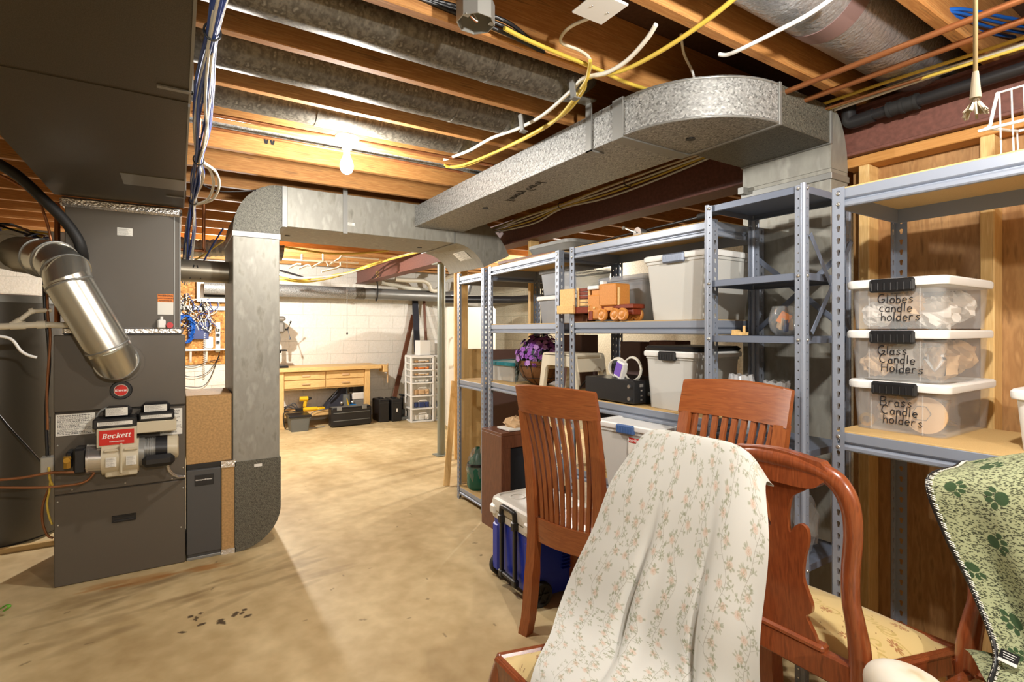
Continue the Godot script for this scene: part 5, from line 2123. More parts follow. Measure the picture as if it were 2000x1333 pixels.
	for c in [Vector3(1.92, 0.558, -1.29), Vector3(1.93, 0.558, -1.17), Vector3(1.90, 0.558, -1.06)]:
		o = thing("wrapped_glassware", ["crumpled clear plastic bag of glassware behind the chair slats", "second crumpled clear bag of glassware, beside the first", "clear plastic bag of glassware nearest the slotted corner post"][bi], "bag", c)
		part(o, "plastic_bag", wad(Vector3(0, 0.12, 0), 0.066, 60 + bi, 1.9), M.shrink_wrap, 25)
		g = G.new()
		g.lathe([Vector2(0, 0), Vector2(0.03, 0), Vector2(0.006, 0.01), Vector2(0.005, 0.09), Vector2(0.03, 0.13), Vector2(0.034, 0.19), Vector2(0.032, 0.19), Vector2(0.028, 0.132), Vector2(0, 0.10)], 20, Transform3D(Basis(), Vector3(0, 0.015, 0)))
		part(o, "goblet", g, M.crystal, 50)
		bi += 1
	# rack with the truck: middle shelf
	toy_truck()
	tub("storage_bin", "tall milky white bin with a dark latch beside the toy truck", Vector3(2.05, 1.416, -1.60), -PI / 2 + 0.02, 0.36, 0.34, 0.285, M.bin_milky, M.white, M.rack_dark, 0.12, 0.84)
	tub("storage_bin", "milky bin with black lid strip on the shelf beside the black stereo box", Vector3(2.055, 1.004, -1.64), -PI / 2, 0.30, 0.33, 0.255, M.bin_milky, M.white, M.black, 0.10, 0.88)
	g = G.new()
	g.rings([rr(0.30, 0.33, 0.03, 0.0), rr(0.31, 0.34, 0.03, 0.012), rr(0.29, 0.32, 0.03, 0.022)])
	solo("bin_cover", "glossy black cover resting on the milky bin beside the stereo box", "lid", g, M.black, 30, "", Vector3(2.055, 1.274, -1.64), -PI / 2)
	# black stereo unit and the adapter lying on it
	o = thing("stereo_unit", "black flat electronic unit at the front of the shelf with sockets", "electronics", Vector3(2.00, 1.004, -2.005), 0.0)
	g = G.new()
	g.box(Vector3(0, 0.062, 0), Vector3(0.28, 0.112, 0.36), 0.004)
	part(o, "case", g, M.black)
	g = G.new()
	for q in [[0.15, 0.03], [0.15, 0.09]]:
		g.cyl(Vector3(-0.14, q[1], q[0]), Vector3(-0.146, q[1], q[0]), 0.009, -1, 14)
	part(o, "foot_screw", g, M.chrome, 40)
	g = G.new()
	for q in [[-0.09, 0.095, 0.024], [-0.09, 0.07, 0.012], [-0.09, 0.045, 0.012], [-0.09, 0.025, 0.012], [-0.03, 0.05, 0.03]]:
		g.box(Vector3(q[0], q[1], 0.181), Vector3(q[2], q[2] * 0.7, 0.004), 0.001)
	part(o, "socket", g, M.chrome)
	for x in [-0.11, 0.11]:
		for z in [-0.14, 0.14]:
			g = G.new()
			g.cyl(Vector3(x, 0, z), Vector3(x, 0.006, z), 0.014, -1, 12)
			part(o, "foot", g, M.rubber, 40)
	g = G.new()
	g.tube(spline([Vector3(1.97, 1.05, -2.186), Vector3(1.95, 1.10, -2.24), Vector3(1.93, 1.06, -2.29), Vector3(1.92, 1.012, -2.31), Vector3(2.05, 1.012, -2.32)]), 0.005, 6)
	g.xf = Transform3D()
	for i in g.p.size():
		g.p[i] -= o.position
	part(o, "power_cord", g, M.black, 60)
	o = thing("power_adapter", "white adapter with a purple label lying on the black unit", "adapter", Vector3(1.90, 1.123, -1.955))
	g = G.new()
	g.box(Vector3(0, 0.045, 0), Vector3(0.035, 0.09, 0.055), 0.006, Basis(Vector3.RIGHT, 0.35))
	part(o, "case", g, M.white)
	g = G.new()
	g.box(Vector3(-0.0185, 0.048, 0.0), Vector3(0.002, 0.065, 0.042), 0.0, Basis(Vector3.RIGHT, 0.35))
	part(o, "purple_label", g, M.purple)
	g = G.new()
	for k in 5:
		var ring := []
		for i in 17:
			var a := TAU * i / 16
			ring.append(Vector3(0.02 + k * 0.006, 0.05 + sin(a) * (0.045 + 0.004 * k), -0.05 + cos(a) * 0.06 + (0.09 if k > 2 else 0.0)))
		g.tube(ring, 0.0045, 6)
	part(o, "coiled_cord", g, M.white_wire, 60)
	# dim translucent bins at the rear of the racks
	tub("storage_bin", "smoky translucent bin with a wide grey lid behind the toy truck", Vector3(2.13, 1.416, -2.07), -PI / 2, 0.36, 0.24, 0.23, M.bin_smoke, M.bin_smoke, null, 0.1)
	tub("storage_bin", "smoky bin at the back of the middle shelf, right end of the flower rack", Vector3(2.15, 1.412, -2.62), -PI / 2, 0.38, 0.34, 0.16, M.bin_smoke, M.white, null, 0.1)
	tub("storage_bin", "upper smoky bin stacked on the white-lidded one at the back", Vector3(2.15, 1.592, -2.62), -PI / 2, 0.36, 0.32, 0.15, M.bin_smoke, M.bin_smoke, null, 0.1)
	o = thing("wrapped_pillow", "bag of pale ribbed cloth behind the toy truck near the milky bin", "bag", Vector3(2.20, 1.416, -1.86))
	part(o, "bag", wad(Vector3(0, 0.075, 0), 0.085, 91, 0.85), M.shrink_wrap, 30)
	part(o, "cloth", wad(Vector3(0, 0.07, 0), 0.076, 92, 0.8), M.crumple, 30)
	g = G.new()
	g.box(Vector3(0, 0.15, 0), Vector3(0.10, 0.30, 0.16), 0.004)
	solo("carton", "purple-grey carton at the back behind the plastic stool", "box", g, M.card_grey, 0, "", Vector3(2.22, 1.004, -2.16))
	g = G.new()
	g.box(Vector3(0, 0.155, 0), Vector3(0.12, 0.31, 0.18), 0.004)
	solo("carton", "dark red carton at the back of the shelf behind the black unit", "box", g, M.beam_red, 0, "", Vector3(2.20, 1.004, -1.90))
	g = G.new()
	g.box(Vector3(0, 0.17, 0), Vector3(0.14, 0.34, 0.20), 0.004)
	solo("carton", "tan carton seen through the toy's shelf, far rear of the flower rack", "box", g, M.card_grey, 0, "", Vector3(2.22, 1.0, -2.66))
	# lower shelf
	o = tub("storage_bin", "frosted bin with blue latches jutting from the lower shelf", Vector3(1.905, 0.616, -1.74), -PI / 2 + 0.10, 0.36, 0.40, 0.315, M.bin_milky, M.white, M.latch_blue, 0.10, 0.80)
	g = G.new()
	g.box(Vector3(0.045, 0.235, 0.198), Vector3(0.07, 0.075, 0.003), 0.001)
	var lb = part(o, "label", g, M.print_4)
	g = G.new()
	g.box(Vector3(0.045, 0.262, 0.2), Vector3(0.062, 0.022, 0.003), 0.001)
	part(lb, "red_band", g, M.badge_red)
	word(lb, "lettering", "Sterilite", 0.017, Transform3D(Basis(), Vector3(0.045, 0.262, 0.202)), M.ink_white, "Droid Serif", true)
	word(o, "lettering", "70", 0.028, Transform3D(Basis(), Vector3(0.02, 0.15, 0.193)), M.white, "Droid Sans", true)
	g = G.new()
	for k in 4:
		g.box(Vector3(0, 0.008 + k * 0.013, 0), Vector3(0.34 - k * 0.015, 0.011, 0.22), 0.001, Basis(Vector3.UP, 0.04 * k))
	solo("board_stack", "short stack of tan boards beside the frosted bin", "boards", g, M.mdf, 0, "", Vector3(2.08, 0.616, -2.08))
	g = G.new()
	g.box(Vector3(0, 0.155, 0), Vector3(0.28, 0.31, 0.26), 0.006)
	solo("storage_box", "dark charcoal box at the rear of the lower shelf by the frosted bin", "box", g, M.dark_cloth, 0, "", Vector3(2.085, 0.668, -2.13))
	# flower basket, teal-lidded bin and stool
	flower_basket(Vector3(2.10, 0.999, -2.93))
	tub("storage_bin", "low clear bin with a teal lid at the left end of the shelf", Vector3(2.16, 0.999, -3.34), -PI / 2 + 0.05, 0.40, 0.34, 0.125, M.drawer_clear, M.teal, null, 0.1)
	step_stool(Vector3(2.03, 0.999, -2.48))
	# atop the racks
	g = G.new()
	g.rings([rr(0.30, 0.42, 0.06, 0.0), rr(0.34, 0.46, 0.07, 0.035), rr(0.35, 0.47, 0.07, 0.04), rr(0.35, 0.47, 0.07, 0.06), rr(0.31, 0.43, 0.06, 0.055), rr(0.28, 0.40, 0.05, 0.012)])
	solo("baking_tray", "rounded grey tray lying on top of the racking beneath the duct", "tray", g, M.grey, 30, "", Vector3(2.12, 1.855, -2.66))
	g = G.new()
	g.box(Vector3(0, 0.011, 0), Vector3(0.30, 0.02, 0.62), 0.002)
	solo("shelf_plank", "reddish plank lying on top of the flower rack under the tray", "plank", g, M.walnut, 0, "", Vector3(2.06, 1.828, -2.86), 0.05)
	o = thing("fishing_rod", "fishing rod with reel lying along the top of the racks", "fishing rod", Vector3(1.98, 1.862, -1.9), -0.02)
	g = G.new()
	g.tube([Vector3(0, 0.0, -0.62), Vector3(0, 0.01, 0.1), Vector3(0, 0.015, 0.46)], [0.003, 0.005, 0.008], 8)
	part(o, "rod", g, M.black, 60)
	g = G.new()
	g.tube([Vector3(0, 0.015, 0.36), Vector3(0, 0.02, 0.62)], 0.014, 12)
	part(o, "grip", g, M.rubber, 40)
	g = G.new()
	g.cyl(Vector3(-0.03, -0.005, 0.02), Vector3(0.035, -0.005, 0.02), 0.022, -1, 18)
	g.cyl(Vector3(-0.04, -0.005, 0.02), Vector3(-0.03, -0.005, 0.02), 0.027, -1, 18)
	part(o, "reel", g, M.chrome, 40)
	g = G.new()
	g.bar(Vector3(-0.045, -0.005, 0.02), Vector3(-0.05, 0.03, -0.06), 0.008, 0.006)
	g.ball(Vector3(-0.055, 0.03, -0.06), Vector3(0.01, 0.01, 0.01), 10, 6)
	part(o, "crank", g, M.tool_metal)
	for z in [-0.5, -0.3, -0.1]:
		g = G.new()
		var ring := []
		for i in 13:
			ring.append(Vector3(cos(TAU * i / 12) * 0.008, -0.010 + sin(TAU * i / 12) * 0.008, z))
		g.tube(ring, 0.0015, 5)
		part(o, "guide_ring", g, M.chrome, 60)
	# loudspeakers, boards and cooler on the floor
	o = thing("loudspeaker", "large walnut loudspeaker with a dark cloth front behind the cooler", "loudspeaker", Vector3(1.84, 0, -3.06), 0.0)
	g = G.new()
	var sw := 0.44
	g.span(Vector3(0, 0, -0.27), Vector3(0.02, 0.655, 0), 0.002)
	g.span(Vector3(sw - 0.02, 0, -0.27), Vector3(sw, 0.655, 0), 0.002)
	g.span(Vector3(0.0, 0.655, -0.27), Vector3(sw, 0.675, 0), 0.002)
	g.span(Vector3(0.02, 0.0, -0.27), Vector3(sw - 0.02, 0.02, 0), 0.002)
	g.span(Vector3(0.02, 0.02, -0.27), Vector3(sw - 0.02, 0.655, -0.25))
	g.span(Vector3(0.02, 0.57, -0.03), Vector3(sw - 0.02, 0.655, -0.002), 0.002)
	g.span(Vector3(0.02, 0.02, -0.03), Vector3(0.075, 0.57, -0.002), 0.002)
	g.span(Vector3(sw - 0.075, 0.02, -0.03), Vector3(sw - 0.02, 0.57, -0.002), 0.002)
	part(o, "cabinet", g, M.walnut)
	g = G.new()
	g.span(Vector3(0.08, 0.03, -0.05), Vector3(sw - 0.08, 0.56, -0.022), 0.004)
	part(o, "grille_cloth", g, M.grille)
	o.position = Vector3(1.83, 0, -3.005)
	cooler()
	var pl := 0
	for q in [[Vector3(1.994, 0, -4.2), Vector3(2.2, 0.888, -4.467), 0.055, M.stud], [Vector3(2.235, 0.0, -4.19), Vector3(2.235, 1.2, -4.21), 0.23, M.mdf], [Vector3(2.56, 0.0, -4.16), Vector3(2.56, 1.19, -4.17), 0.40, M.card_grey]]:
		g = G.new()
		g.bar(q[0] + Vector3(0, 0.004, 0), q[1], q[2], 0.015, 0.002, Vector3(0.2, 0, -1))
		solo("leaning_board", ["tall narrow tan board leaning at the left end of the racks", "wide tan board standing behind the narrow end bay", "dark brown board standing behind the teal-lidded bin"][pl], "board", g, q[3])
		pl += 1
	part(solo("paper_heap", "heap of pale crumpled paper and netting on top of the loudspeaker", "paper", wad(Vector3(0, 0.03, 0), 0.085, 140, 0.5), M.kraft, 30, "", Vector3(2.02, 0.685, -3.12)), "flat_sheet", G.new().box(Vector3(-0.02, 0.0, 0.02), Vector3(0.2, 0.012, 0.16), 0.002), M.paper)
	# green glass jug on the bottom shelf of the end bay
	o = thing("glass_jug", "dark green wrapped bottle on the bottom shelf of the end bay", "bottle", Vector3(2.03, 0.103, -3.70))
	g = G.new()
	g.lathe([Vector2(0, 0), Vector2(0.07, 0), Vector2(0.085, 0.03), Vector2(0.085, 0.16), Vector2(0.06, 0.24), Vector2(0.024, 0.28), Vector2(0.02, 0.33), Vector2(0, 0.335)], 28)
	part(o, "bottle_body", g, M.green_glass, 50)
	g = G.new()
	g.lathe([Vector2(0.084, 0.185), Vector2(0.088, 0.185), Vector2(0.084, 0.205), Vector2(0.078, 0.205)], 28)
	part(o, "black_band", g, M.black, 40)
	part(o, "plastic_wrap", wad(Vector3(0, 0.16, 0), 0.088, 120, 1.9), M.shrink_wrap, 25)


func toy_truck() -> void:
	var o = thing("toy_truck", "wooden toy semi truck with a flat trailer at the shelf front", "toy truck", Vector3(1.93, 1.416, -2.07), -PI / 2 + 0.04)
	# local x runs along the shelf to the right, +z towards the aisle
	var g = G.new()
	g.box(Vector3(-0.04, 0.075, 0.02), Vector3(0.10, 0.13, 0.11), 0.006)
	part(o, "cab", g, M.toy_tan)
	g = G.new()
	g.box(Vector3(0.055, 0.135, 0.02), Vector3(0.12, 0.115, 0.11), 0.006)
	g.box(Vector3(-0.02, 0.155, 0.02), Vector3(0.09, 0.05, 0.10), 0.006)
	part(o, "sleeper", g, M.toy_tan)
	g = G.new()
	g.box(Vector3(-0.043, 0.178, 0.076), Vector3(0.078, 0.02, 0.014), 0.003)
	g.box(Vector3(0.005, 0.20, 0.05), Vector3(0.028, 0.018, 0.03), 0.003)
	part(o, "sun_visor", g, M.white)
	g = G.new()
	g.box(Vector3(0.11, 0.072, 0.02), Vector3(0.22, 0.022, 0.09), 0.003)
	g.box(Vector3(0.09, 0.045, 0.02), Vector3(0.24, 0.03, 0.06), 0.003)
	g.box(Vector3(-0.062, 0.03, 0.0765), Vector3(0.03, 0.05, 0.004), 0.001)
	part(o, "chassis", g, M.toy_red)
	g = G.new()
	g.box(Vector3(0.065, 0.062, 0.07), Vector3(0.06, 0.022, 0.014), 0.003)
	part(o, "fuel_tank", g, M.toy_tan)
	for x in [0.035, 0.125, 0.175]:
		for z in [0.075, -0.035]:
			g = G.new()
			g.lathe([Vector2(0, -0.012), Vector2(0.026, -0.012), Vector2(0.032, -0.006), Vector2(0.032, 0.006), Vector2(0.026, 0.012), Vector2(0.018, 0.009), Vector2(0.010, 0.013), Vector2(0, 0.013)], 24, Transform3D(Basis(Vector3(1, 0, 0), Vector3(0, 0, 1), Vector3(0, -1, 0)), Vector3(x, 0.032, z + 0.01)))
			part(o, "wheel", g, M.toy_tan, 35)
	for x in [0.125, -0.09]:
		g = G.new()
		g.cyl(Vector3(x, 0.08, 0.06), Vector3(x, 0.17, 0.06), 0.007, -1, 12)
		part(o, "stack_post", g, M.toy_pale, 40)
	g = G.new()
	g.ball(Vector3(-0.035, 0.07, 0.077), Vector3(0.007, 0.007, 0.006), 12, 8)
	g.ball(Vector3(-0.075, 0.085, 0.077), Vector3(0.005, 0.005, 0.005), 10, 6)
	g.ball(Vector3(-0.075, 0.055, 0.077), Vector3(0.005, 0.005, 0.005), 10, 6)
	part(o, "headlamp", g, M.toy_pale, 60)
	o = thing("toy_wagon", "wooden toy wagon with slatted sides overhanging the shelf beside the truck", "toy", Vector3(1.93, 1.416, -2.27), -PI / 2 + 0.25)
	g = G.new()
	g.box(Vector3(0.02, 0.062, 0.02), Vector3(0.17, 0.035, 0.16), 0.004)
	part(o, "bed", g, M.toy_red)
	g = G.new()
	g.box(Vector3(-0.045, 0.13, 0.10), Vector3(0.10, 0.10, 0.015), 0.003)
	g.box(Vector3(-0.05, 0.066, 0.108), Vector3(0.115, 0.045, 0.02), 0.003)
	part(o, "end_board", g, M.toy_pale)
	for k in 5:
		g = G.new()
		g.box(Vector3(0.05, 0.093 + k * 0.02, 0.07), Vector3(0.09, 0.017, 0.01), 0.002)
		part(o, "side_slat", g, M.toy_pale if k < 2 else M.toy_red)
	for x in [0.012, 0.095]:
		g = G.new()
		g.box(Vector3(x, 0.13, 0.08), Vector3(0.012, 0.11, 0.012), 0.002)
		part(o, "stake", g, M.toy_pale)
	g = G.new()
	g.prism([Vector2(-0.05, 0.0), Vector2(0.05, 0.0), Vector2(0.06, 0.03), Vector2(0.02, 0.045), Vector2(-0.05, 0.045)], -0.03, 0.05)
	part(o, "plough", g, M.walnut)


func flower_basket(at: Vector3) -> void:
	var o = thing("flower_basket", "hanging basket of purple artificial flowers in a coir-lined wire bowl", "flower basket", at)
	var g = G.new()
	g.lathe([Vector2(0, 0), Vector2(0.06, 0.006), Vector2(0.12, 0.05), Vector2(0.15, 0.11), Vector2(0.158, 0.165), Vector2(0.150, 0.165), Vector2(0.14, 0.11), Vector2(0, 0.10)], 36)
	part(o, "coir_liner", g, M.coir, 40)
	for i in 12:
		g = G.new()
		var a := TAU * i / 12
		var ps := []
		for q in [[0.0, 0.001], [0.062, 0.008], [0.124, 0.05], [0.154, 0.11], [0.161, 0.14]]:
			ps.append(Vector3(cos(a) * q[0], q[1], sin(a) * q[0]))
		g.tube(spline(ps, 4), 0.0018, 5)
		part(o, "wire", g, M.black, 60)
	for q in [[0.162, 0.135], [0.127, 0.05]]:
		g = G.new()
		var ring := []
		for i in 33:
			ring.append(Vector3(cos(TAU * i / 32) * q[0], q[1], sin(TAU * i / 32) * q[0]))
		g.tube(ring, 0.002, 5)
		part(o, "hoop", g, M.black, 60)
	# blooms: five-petal heads in clusters, leaves between
	var petals := [G.new(), G.new()]
	var leaves = G.new()
	var r := RandomNumberGenerator.new()
	r.seed = 17
	for k in 420:
		var a := r.randf() * TAU
		var b := acos(r.randf_range(-0.25, 1.0))
		var d := Vector3(cos(a) * sin(b), cos(b) * 1.05, sin(a) * sin(b))
		var c := Vector3(0, 0.165, 0) + d * r.randf_range(0.135, 0.178)
		if d.y < 0.05 and r.randf() < 0.6:
			continue
		var t := fr(d + Vector3(r.randf_range(-0.4, 0.4), r.randf_range(-0.3, 0.4), r.randf_range(-0.4, 0.4)), Vector3(0.1, 0.9, 0.3), c)
		if r.randf() < 0.74:
			var pg = petals[0 if r.randf() < 0.75 else 1]
			pg.xf = t
			for i in 5:
				var an := TAU * i / 5
				var e := Vector3(cos(an), sin(an), 0) * 0.021
				var s := Vector3(-sin(an), cos(an), 0) * 0.0105
				var h := Vector3(0, 0, 0.003)
				pg.tri(Vector3.ZERO, e * 0.6 + s + h, e)
				pg.tri(Vector3.ZERO, e, e * 0.6 - s + h)
		else:
			leaves.xf = t
			var w := r.randf_range(0.007, 0.012)
			leaves.tri(Vector3(0, -0.024, 0), Vector3(-w, 0, 0.004), Vector3(0, 0.026, 0))
			leaves.tri(Vector3(0, -0.024, 0), Vector3(0, 0.026, 0), Vector3(w, 0, 0.004))
	for k in 60:
		var a := r.randf() * 0.9 + 3.3
		leaves.xf = fr(Vector3(cos(a), 0.3, sin(a)), Vector3.UP, Vector3(cos(a) * 0.17, r.randf_range(0.02, 0.17), sin(a) * 0.17))
		leaves.tri(Vector3(0, -0.022, 0), Vector3(-0.009, 0, 0.004), Vector3(0, 0.024, 0))
		leaves.tri(Vector3(0, -0.022, 0), Vector3(0, 0.024, 0), Vector3(0.009, 0, 0.004))
	tag(part(o, "blossoms", petals[0], M.petal), "", "", "", "stuff")
	tag(part(o, "pale_blossoms", petals[1], M.petal_pale), "", "", "", "stuff")
	tag(part(o, "foliage", leaves, M.leaf), "", "", "", "stuff")
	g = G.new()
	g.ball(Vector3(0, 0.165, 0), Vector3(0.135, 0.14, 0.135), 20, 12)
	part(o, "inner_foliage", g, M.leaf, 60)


func step_stool(at: Vector3) -> void:
	var o = thing("step_stool", "beige moulded plastic step stool with arched legs on the shelf", "stool", at, -PI / 2)
	# local x along the shelf
	var g = G.new()
	var outer := [Vector2(-0.19, 0), Vector2(-0.155, 0.205)] + arc2(-0.125, 0.205, 0.03, 0.03, 180, 90, 5) + arc2(0.125, 0.205, 0.03, 0.03, 90, 0, 5) + [Vector2(0.19, 0), Vector2(0.15, 0), Vector2(0.125, 0.12)]
	outer += arc2(0.09, 0.12, 0.035, 0.04, 0, 90, 5) + arc2(-0.09, 0.12, 0.035, 0.04, 90, 180, 5) + [Vector2(-0.125, 0.12), Vector2(-0.15, 0)]
	g.prism(outer, -0.10, -0.075)
	part(o, "side_panel", g, M.cream, 30)
	g = G.new()
	g.prism(outer, 0.105, 0.13)
	part(o, "side_panel", g, M.cream, 30)
	g = G.new()
	g.box(Vector3(0, 0.222, 0.015), Vector3(0.29, 0.026, 0.23), 0.011)
	part(o, "step", g, M.cream)
	for s in [-1, 1]:
		g = G.new()
		g.bar(Vector3(s * 0.152, 0.205, 0.015), Vector3(s * 0.166, 0.13, 0.015), 0.2, 0.012, 0.002, Vector3(1, 0, 0))
		part(o, "end_web", g, M.cream)


func cooler() -> void:
	# local +z is the handle side (towards the aisle), x runs along the shelf
	var o = thing("wheeled_cooler", "blue wheeled ice cooler with white lid and black pull handle", "cooler", Vector3(1.655, 0, -2.32), -PI / 2 - 0.03)
	var g = G.new()
	var w := 0.44
	var d := 0.37
	g.rings([rr(w * 0.86, d * 0.86, 0.05, 0.035), rr(w * 0.90, d * 0.9, 0.05, 0.05), rr(w * 0.92, d * 0.93, 0.05, 0.13), rr(w * 0.98, d * 0.98, 0.05, 0.33), rr(w * 0.98, d * 0.98, 0.05, 0.34), rr(w * 0.9, d * 0.9, 0.05, 0.345)])
	for s in [-1, 1]:
		g.box(Vector3(s * 0.165, 0.18, d / 2 - 0.02), Vector3(0.075, 0.27, 0.04), 0.015)
	part(o, "tub", g, M.cooler_blue, 35)
	g = G.new()
	for k in 9:
		g.box(Vector3(0.212, 0.16 + k * 0.018, -0.02), Vector3(0.012, 0.006, 0.05), 0.002)
		g.box(Vector3(-0.212, 0.16 + k * 0.018, -0.02), Vector3(0.012, 0.006, 0.05), 0.002)
	part(o, "side_rib", g, M.cooler_blue)
	g = G.new()
	g.rings([rr(w * 0.99, d * 0.99, 0.05, 0.338), rr(w * 1.01, d * 1.01, 0.05, 0.342), rr(w * 1.01, d * 1.01, 0.05, 0.375), rr(w * 0.97, d * 0.97, 0.05, 0.38)])
	part(o, "collar", g, M.cooler_white, 35)
	g = G.new()
	g.rings([rr(w * 1.0, d * 1.0, 0.055, 0.38), rr(w * 1.03, d * 1.03, 0.055, 0.386), rr(w * 1.03, d * 1.03, 0.055, 0.425), rr(w * 1.01, d * 1.01, 0.055, 0.443), rr(w * 0.95, d * 0.95, 0.055, 0.453), rr(w * 0.90, d * 0.86, 0.05, 0.455), rr(w * 0.88, d * 0.84, 0.05, 0.448)])
	var lid = part(o, "lid", g, M.cooler_white, 35)
	for q in [[-0.11, 0.07], [0.11, 0.07]]:
		g = G.new()
		var ring := []
		for i in 33:
			ring.append(Vector3(q[0] + cos(TAU * i / 32) * 0.042, 0.448, q[1] + sin(TAU * i / 32) * 0.042))
		g.tube(ring, 0.004, 6)
		part(lid, "cup_ring", g, M.cooler_white, 60)
	for s in [-1, 1]:
		g = G.new()
		g.box(Vector3(s * 0.175, 0.385, d / 2 - 0.005), Vector3(0.075, 0.07, 0.04), 0.02)
		part(o, "corner_boss", g, M.cooler_white)
	# telescoping handle
	g = G.new()
	for s in [-1, 1]:
		g.box(Vector3(s * 0.068, 0.225, d / 2 + 0.012), Vector3(0.024, 0.30, 0.02), 0.005)
		g.box(Vector3(s * 0.068, 0.365, d / 2 + 0.014), Vector3(0.036, 0.05, 0.032), 0.007)
		g.box(Vector3(s * 0.068, 0.075, d / 2 + 0.012), Vector3(0.04, 0.04, 0.03), 0.006)
	g.box(Vector3(0, 0.080, d / 2 + 0.012), Vector3(0.13, 0.022, 0.022), 0.005)
	g.tube(spline([Vector3(-0.068, 0.36, d / 2 + 0.014), Vector3(-0.068, 0.415, d / 2 + 0.014), Vector3(-0.05, 0.432, d / 2 + 0.014), Vector3(0.05, 0.432, d / 2 + 0.014), Vector3(0.068, 0.415, d / 2 + 0.014), Vector3(0.068, 0.36, d / 2 + 0.014)]), 0.013, 10)
	part(o, "pull_handle", g, M.black, 40)
	for s in [-1, 1]:
		g = G.new()
		g.lathe([Vector2(0.0, -0.02), Vector2(0.055, -0.02), Vector2(0.062, -0.012), Vector2(0.062, 0.012), Vector2(0.055, 0.02), Vector2(0.042, 0.02), Vector2(0.038, 0.012), Vector2(0.012, 0.012), Vector2(0.01, 0.024), Vector2(0, 0.024)], 28, Transform3D(Basis(Vector3(0, -1, 0), Vector3(s, 0, 0), Vector3(0, 0, -s)) if s > 0 else Basis(Vector3(0, 1, 0), Vector3(-1, 0, 0), Vector3(0, 0, 1)), Vector3(s * 0.205, 0.062, d / 2 - 0.055)))
		for i in 6:
			var a := TAU * i / 6
			g.box(Vector3(s * 0.22, 0.062 + sin(a) * 0.025, d / 2 - 0.055 + cos(a) * 0.025), Vector3(0.006, 0.008, 0.03), 0.001, Basis(Vector3.RIGHT, -a))
		part(o, "wheel", g, M.rubber, 35)
	for s in [-1, 1]:
		g = G.new()
		g.box(Vector3(s * 0.15, 0.019, -d / 2 + 0.06), Vector3(0.05, 0.038, 0.05), 0.006)
		part(o, "foot", g, M.cooler_blue)

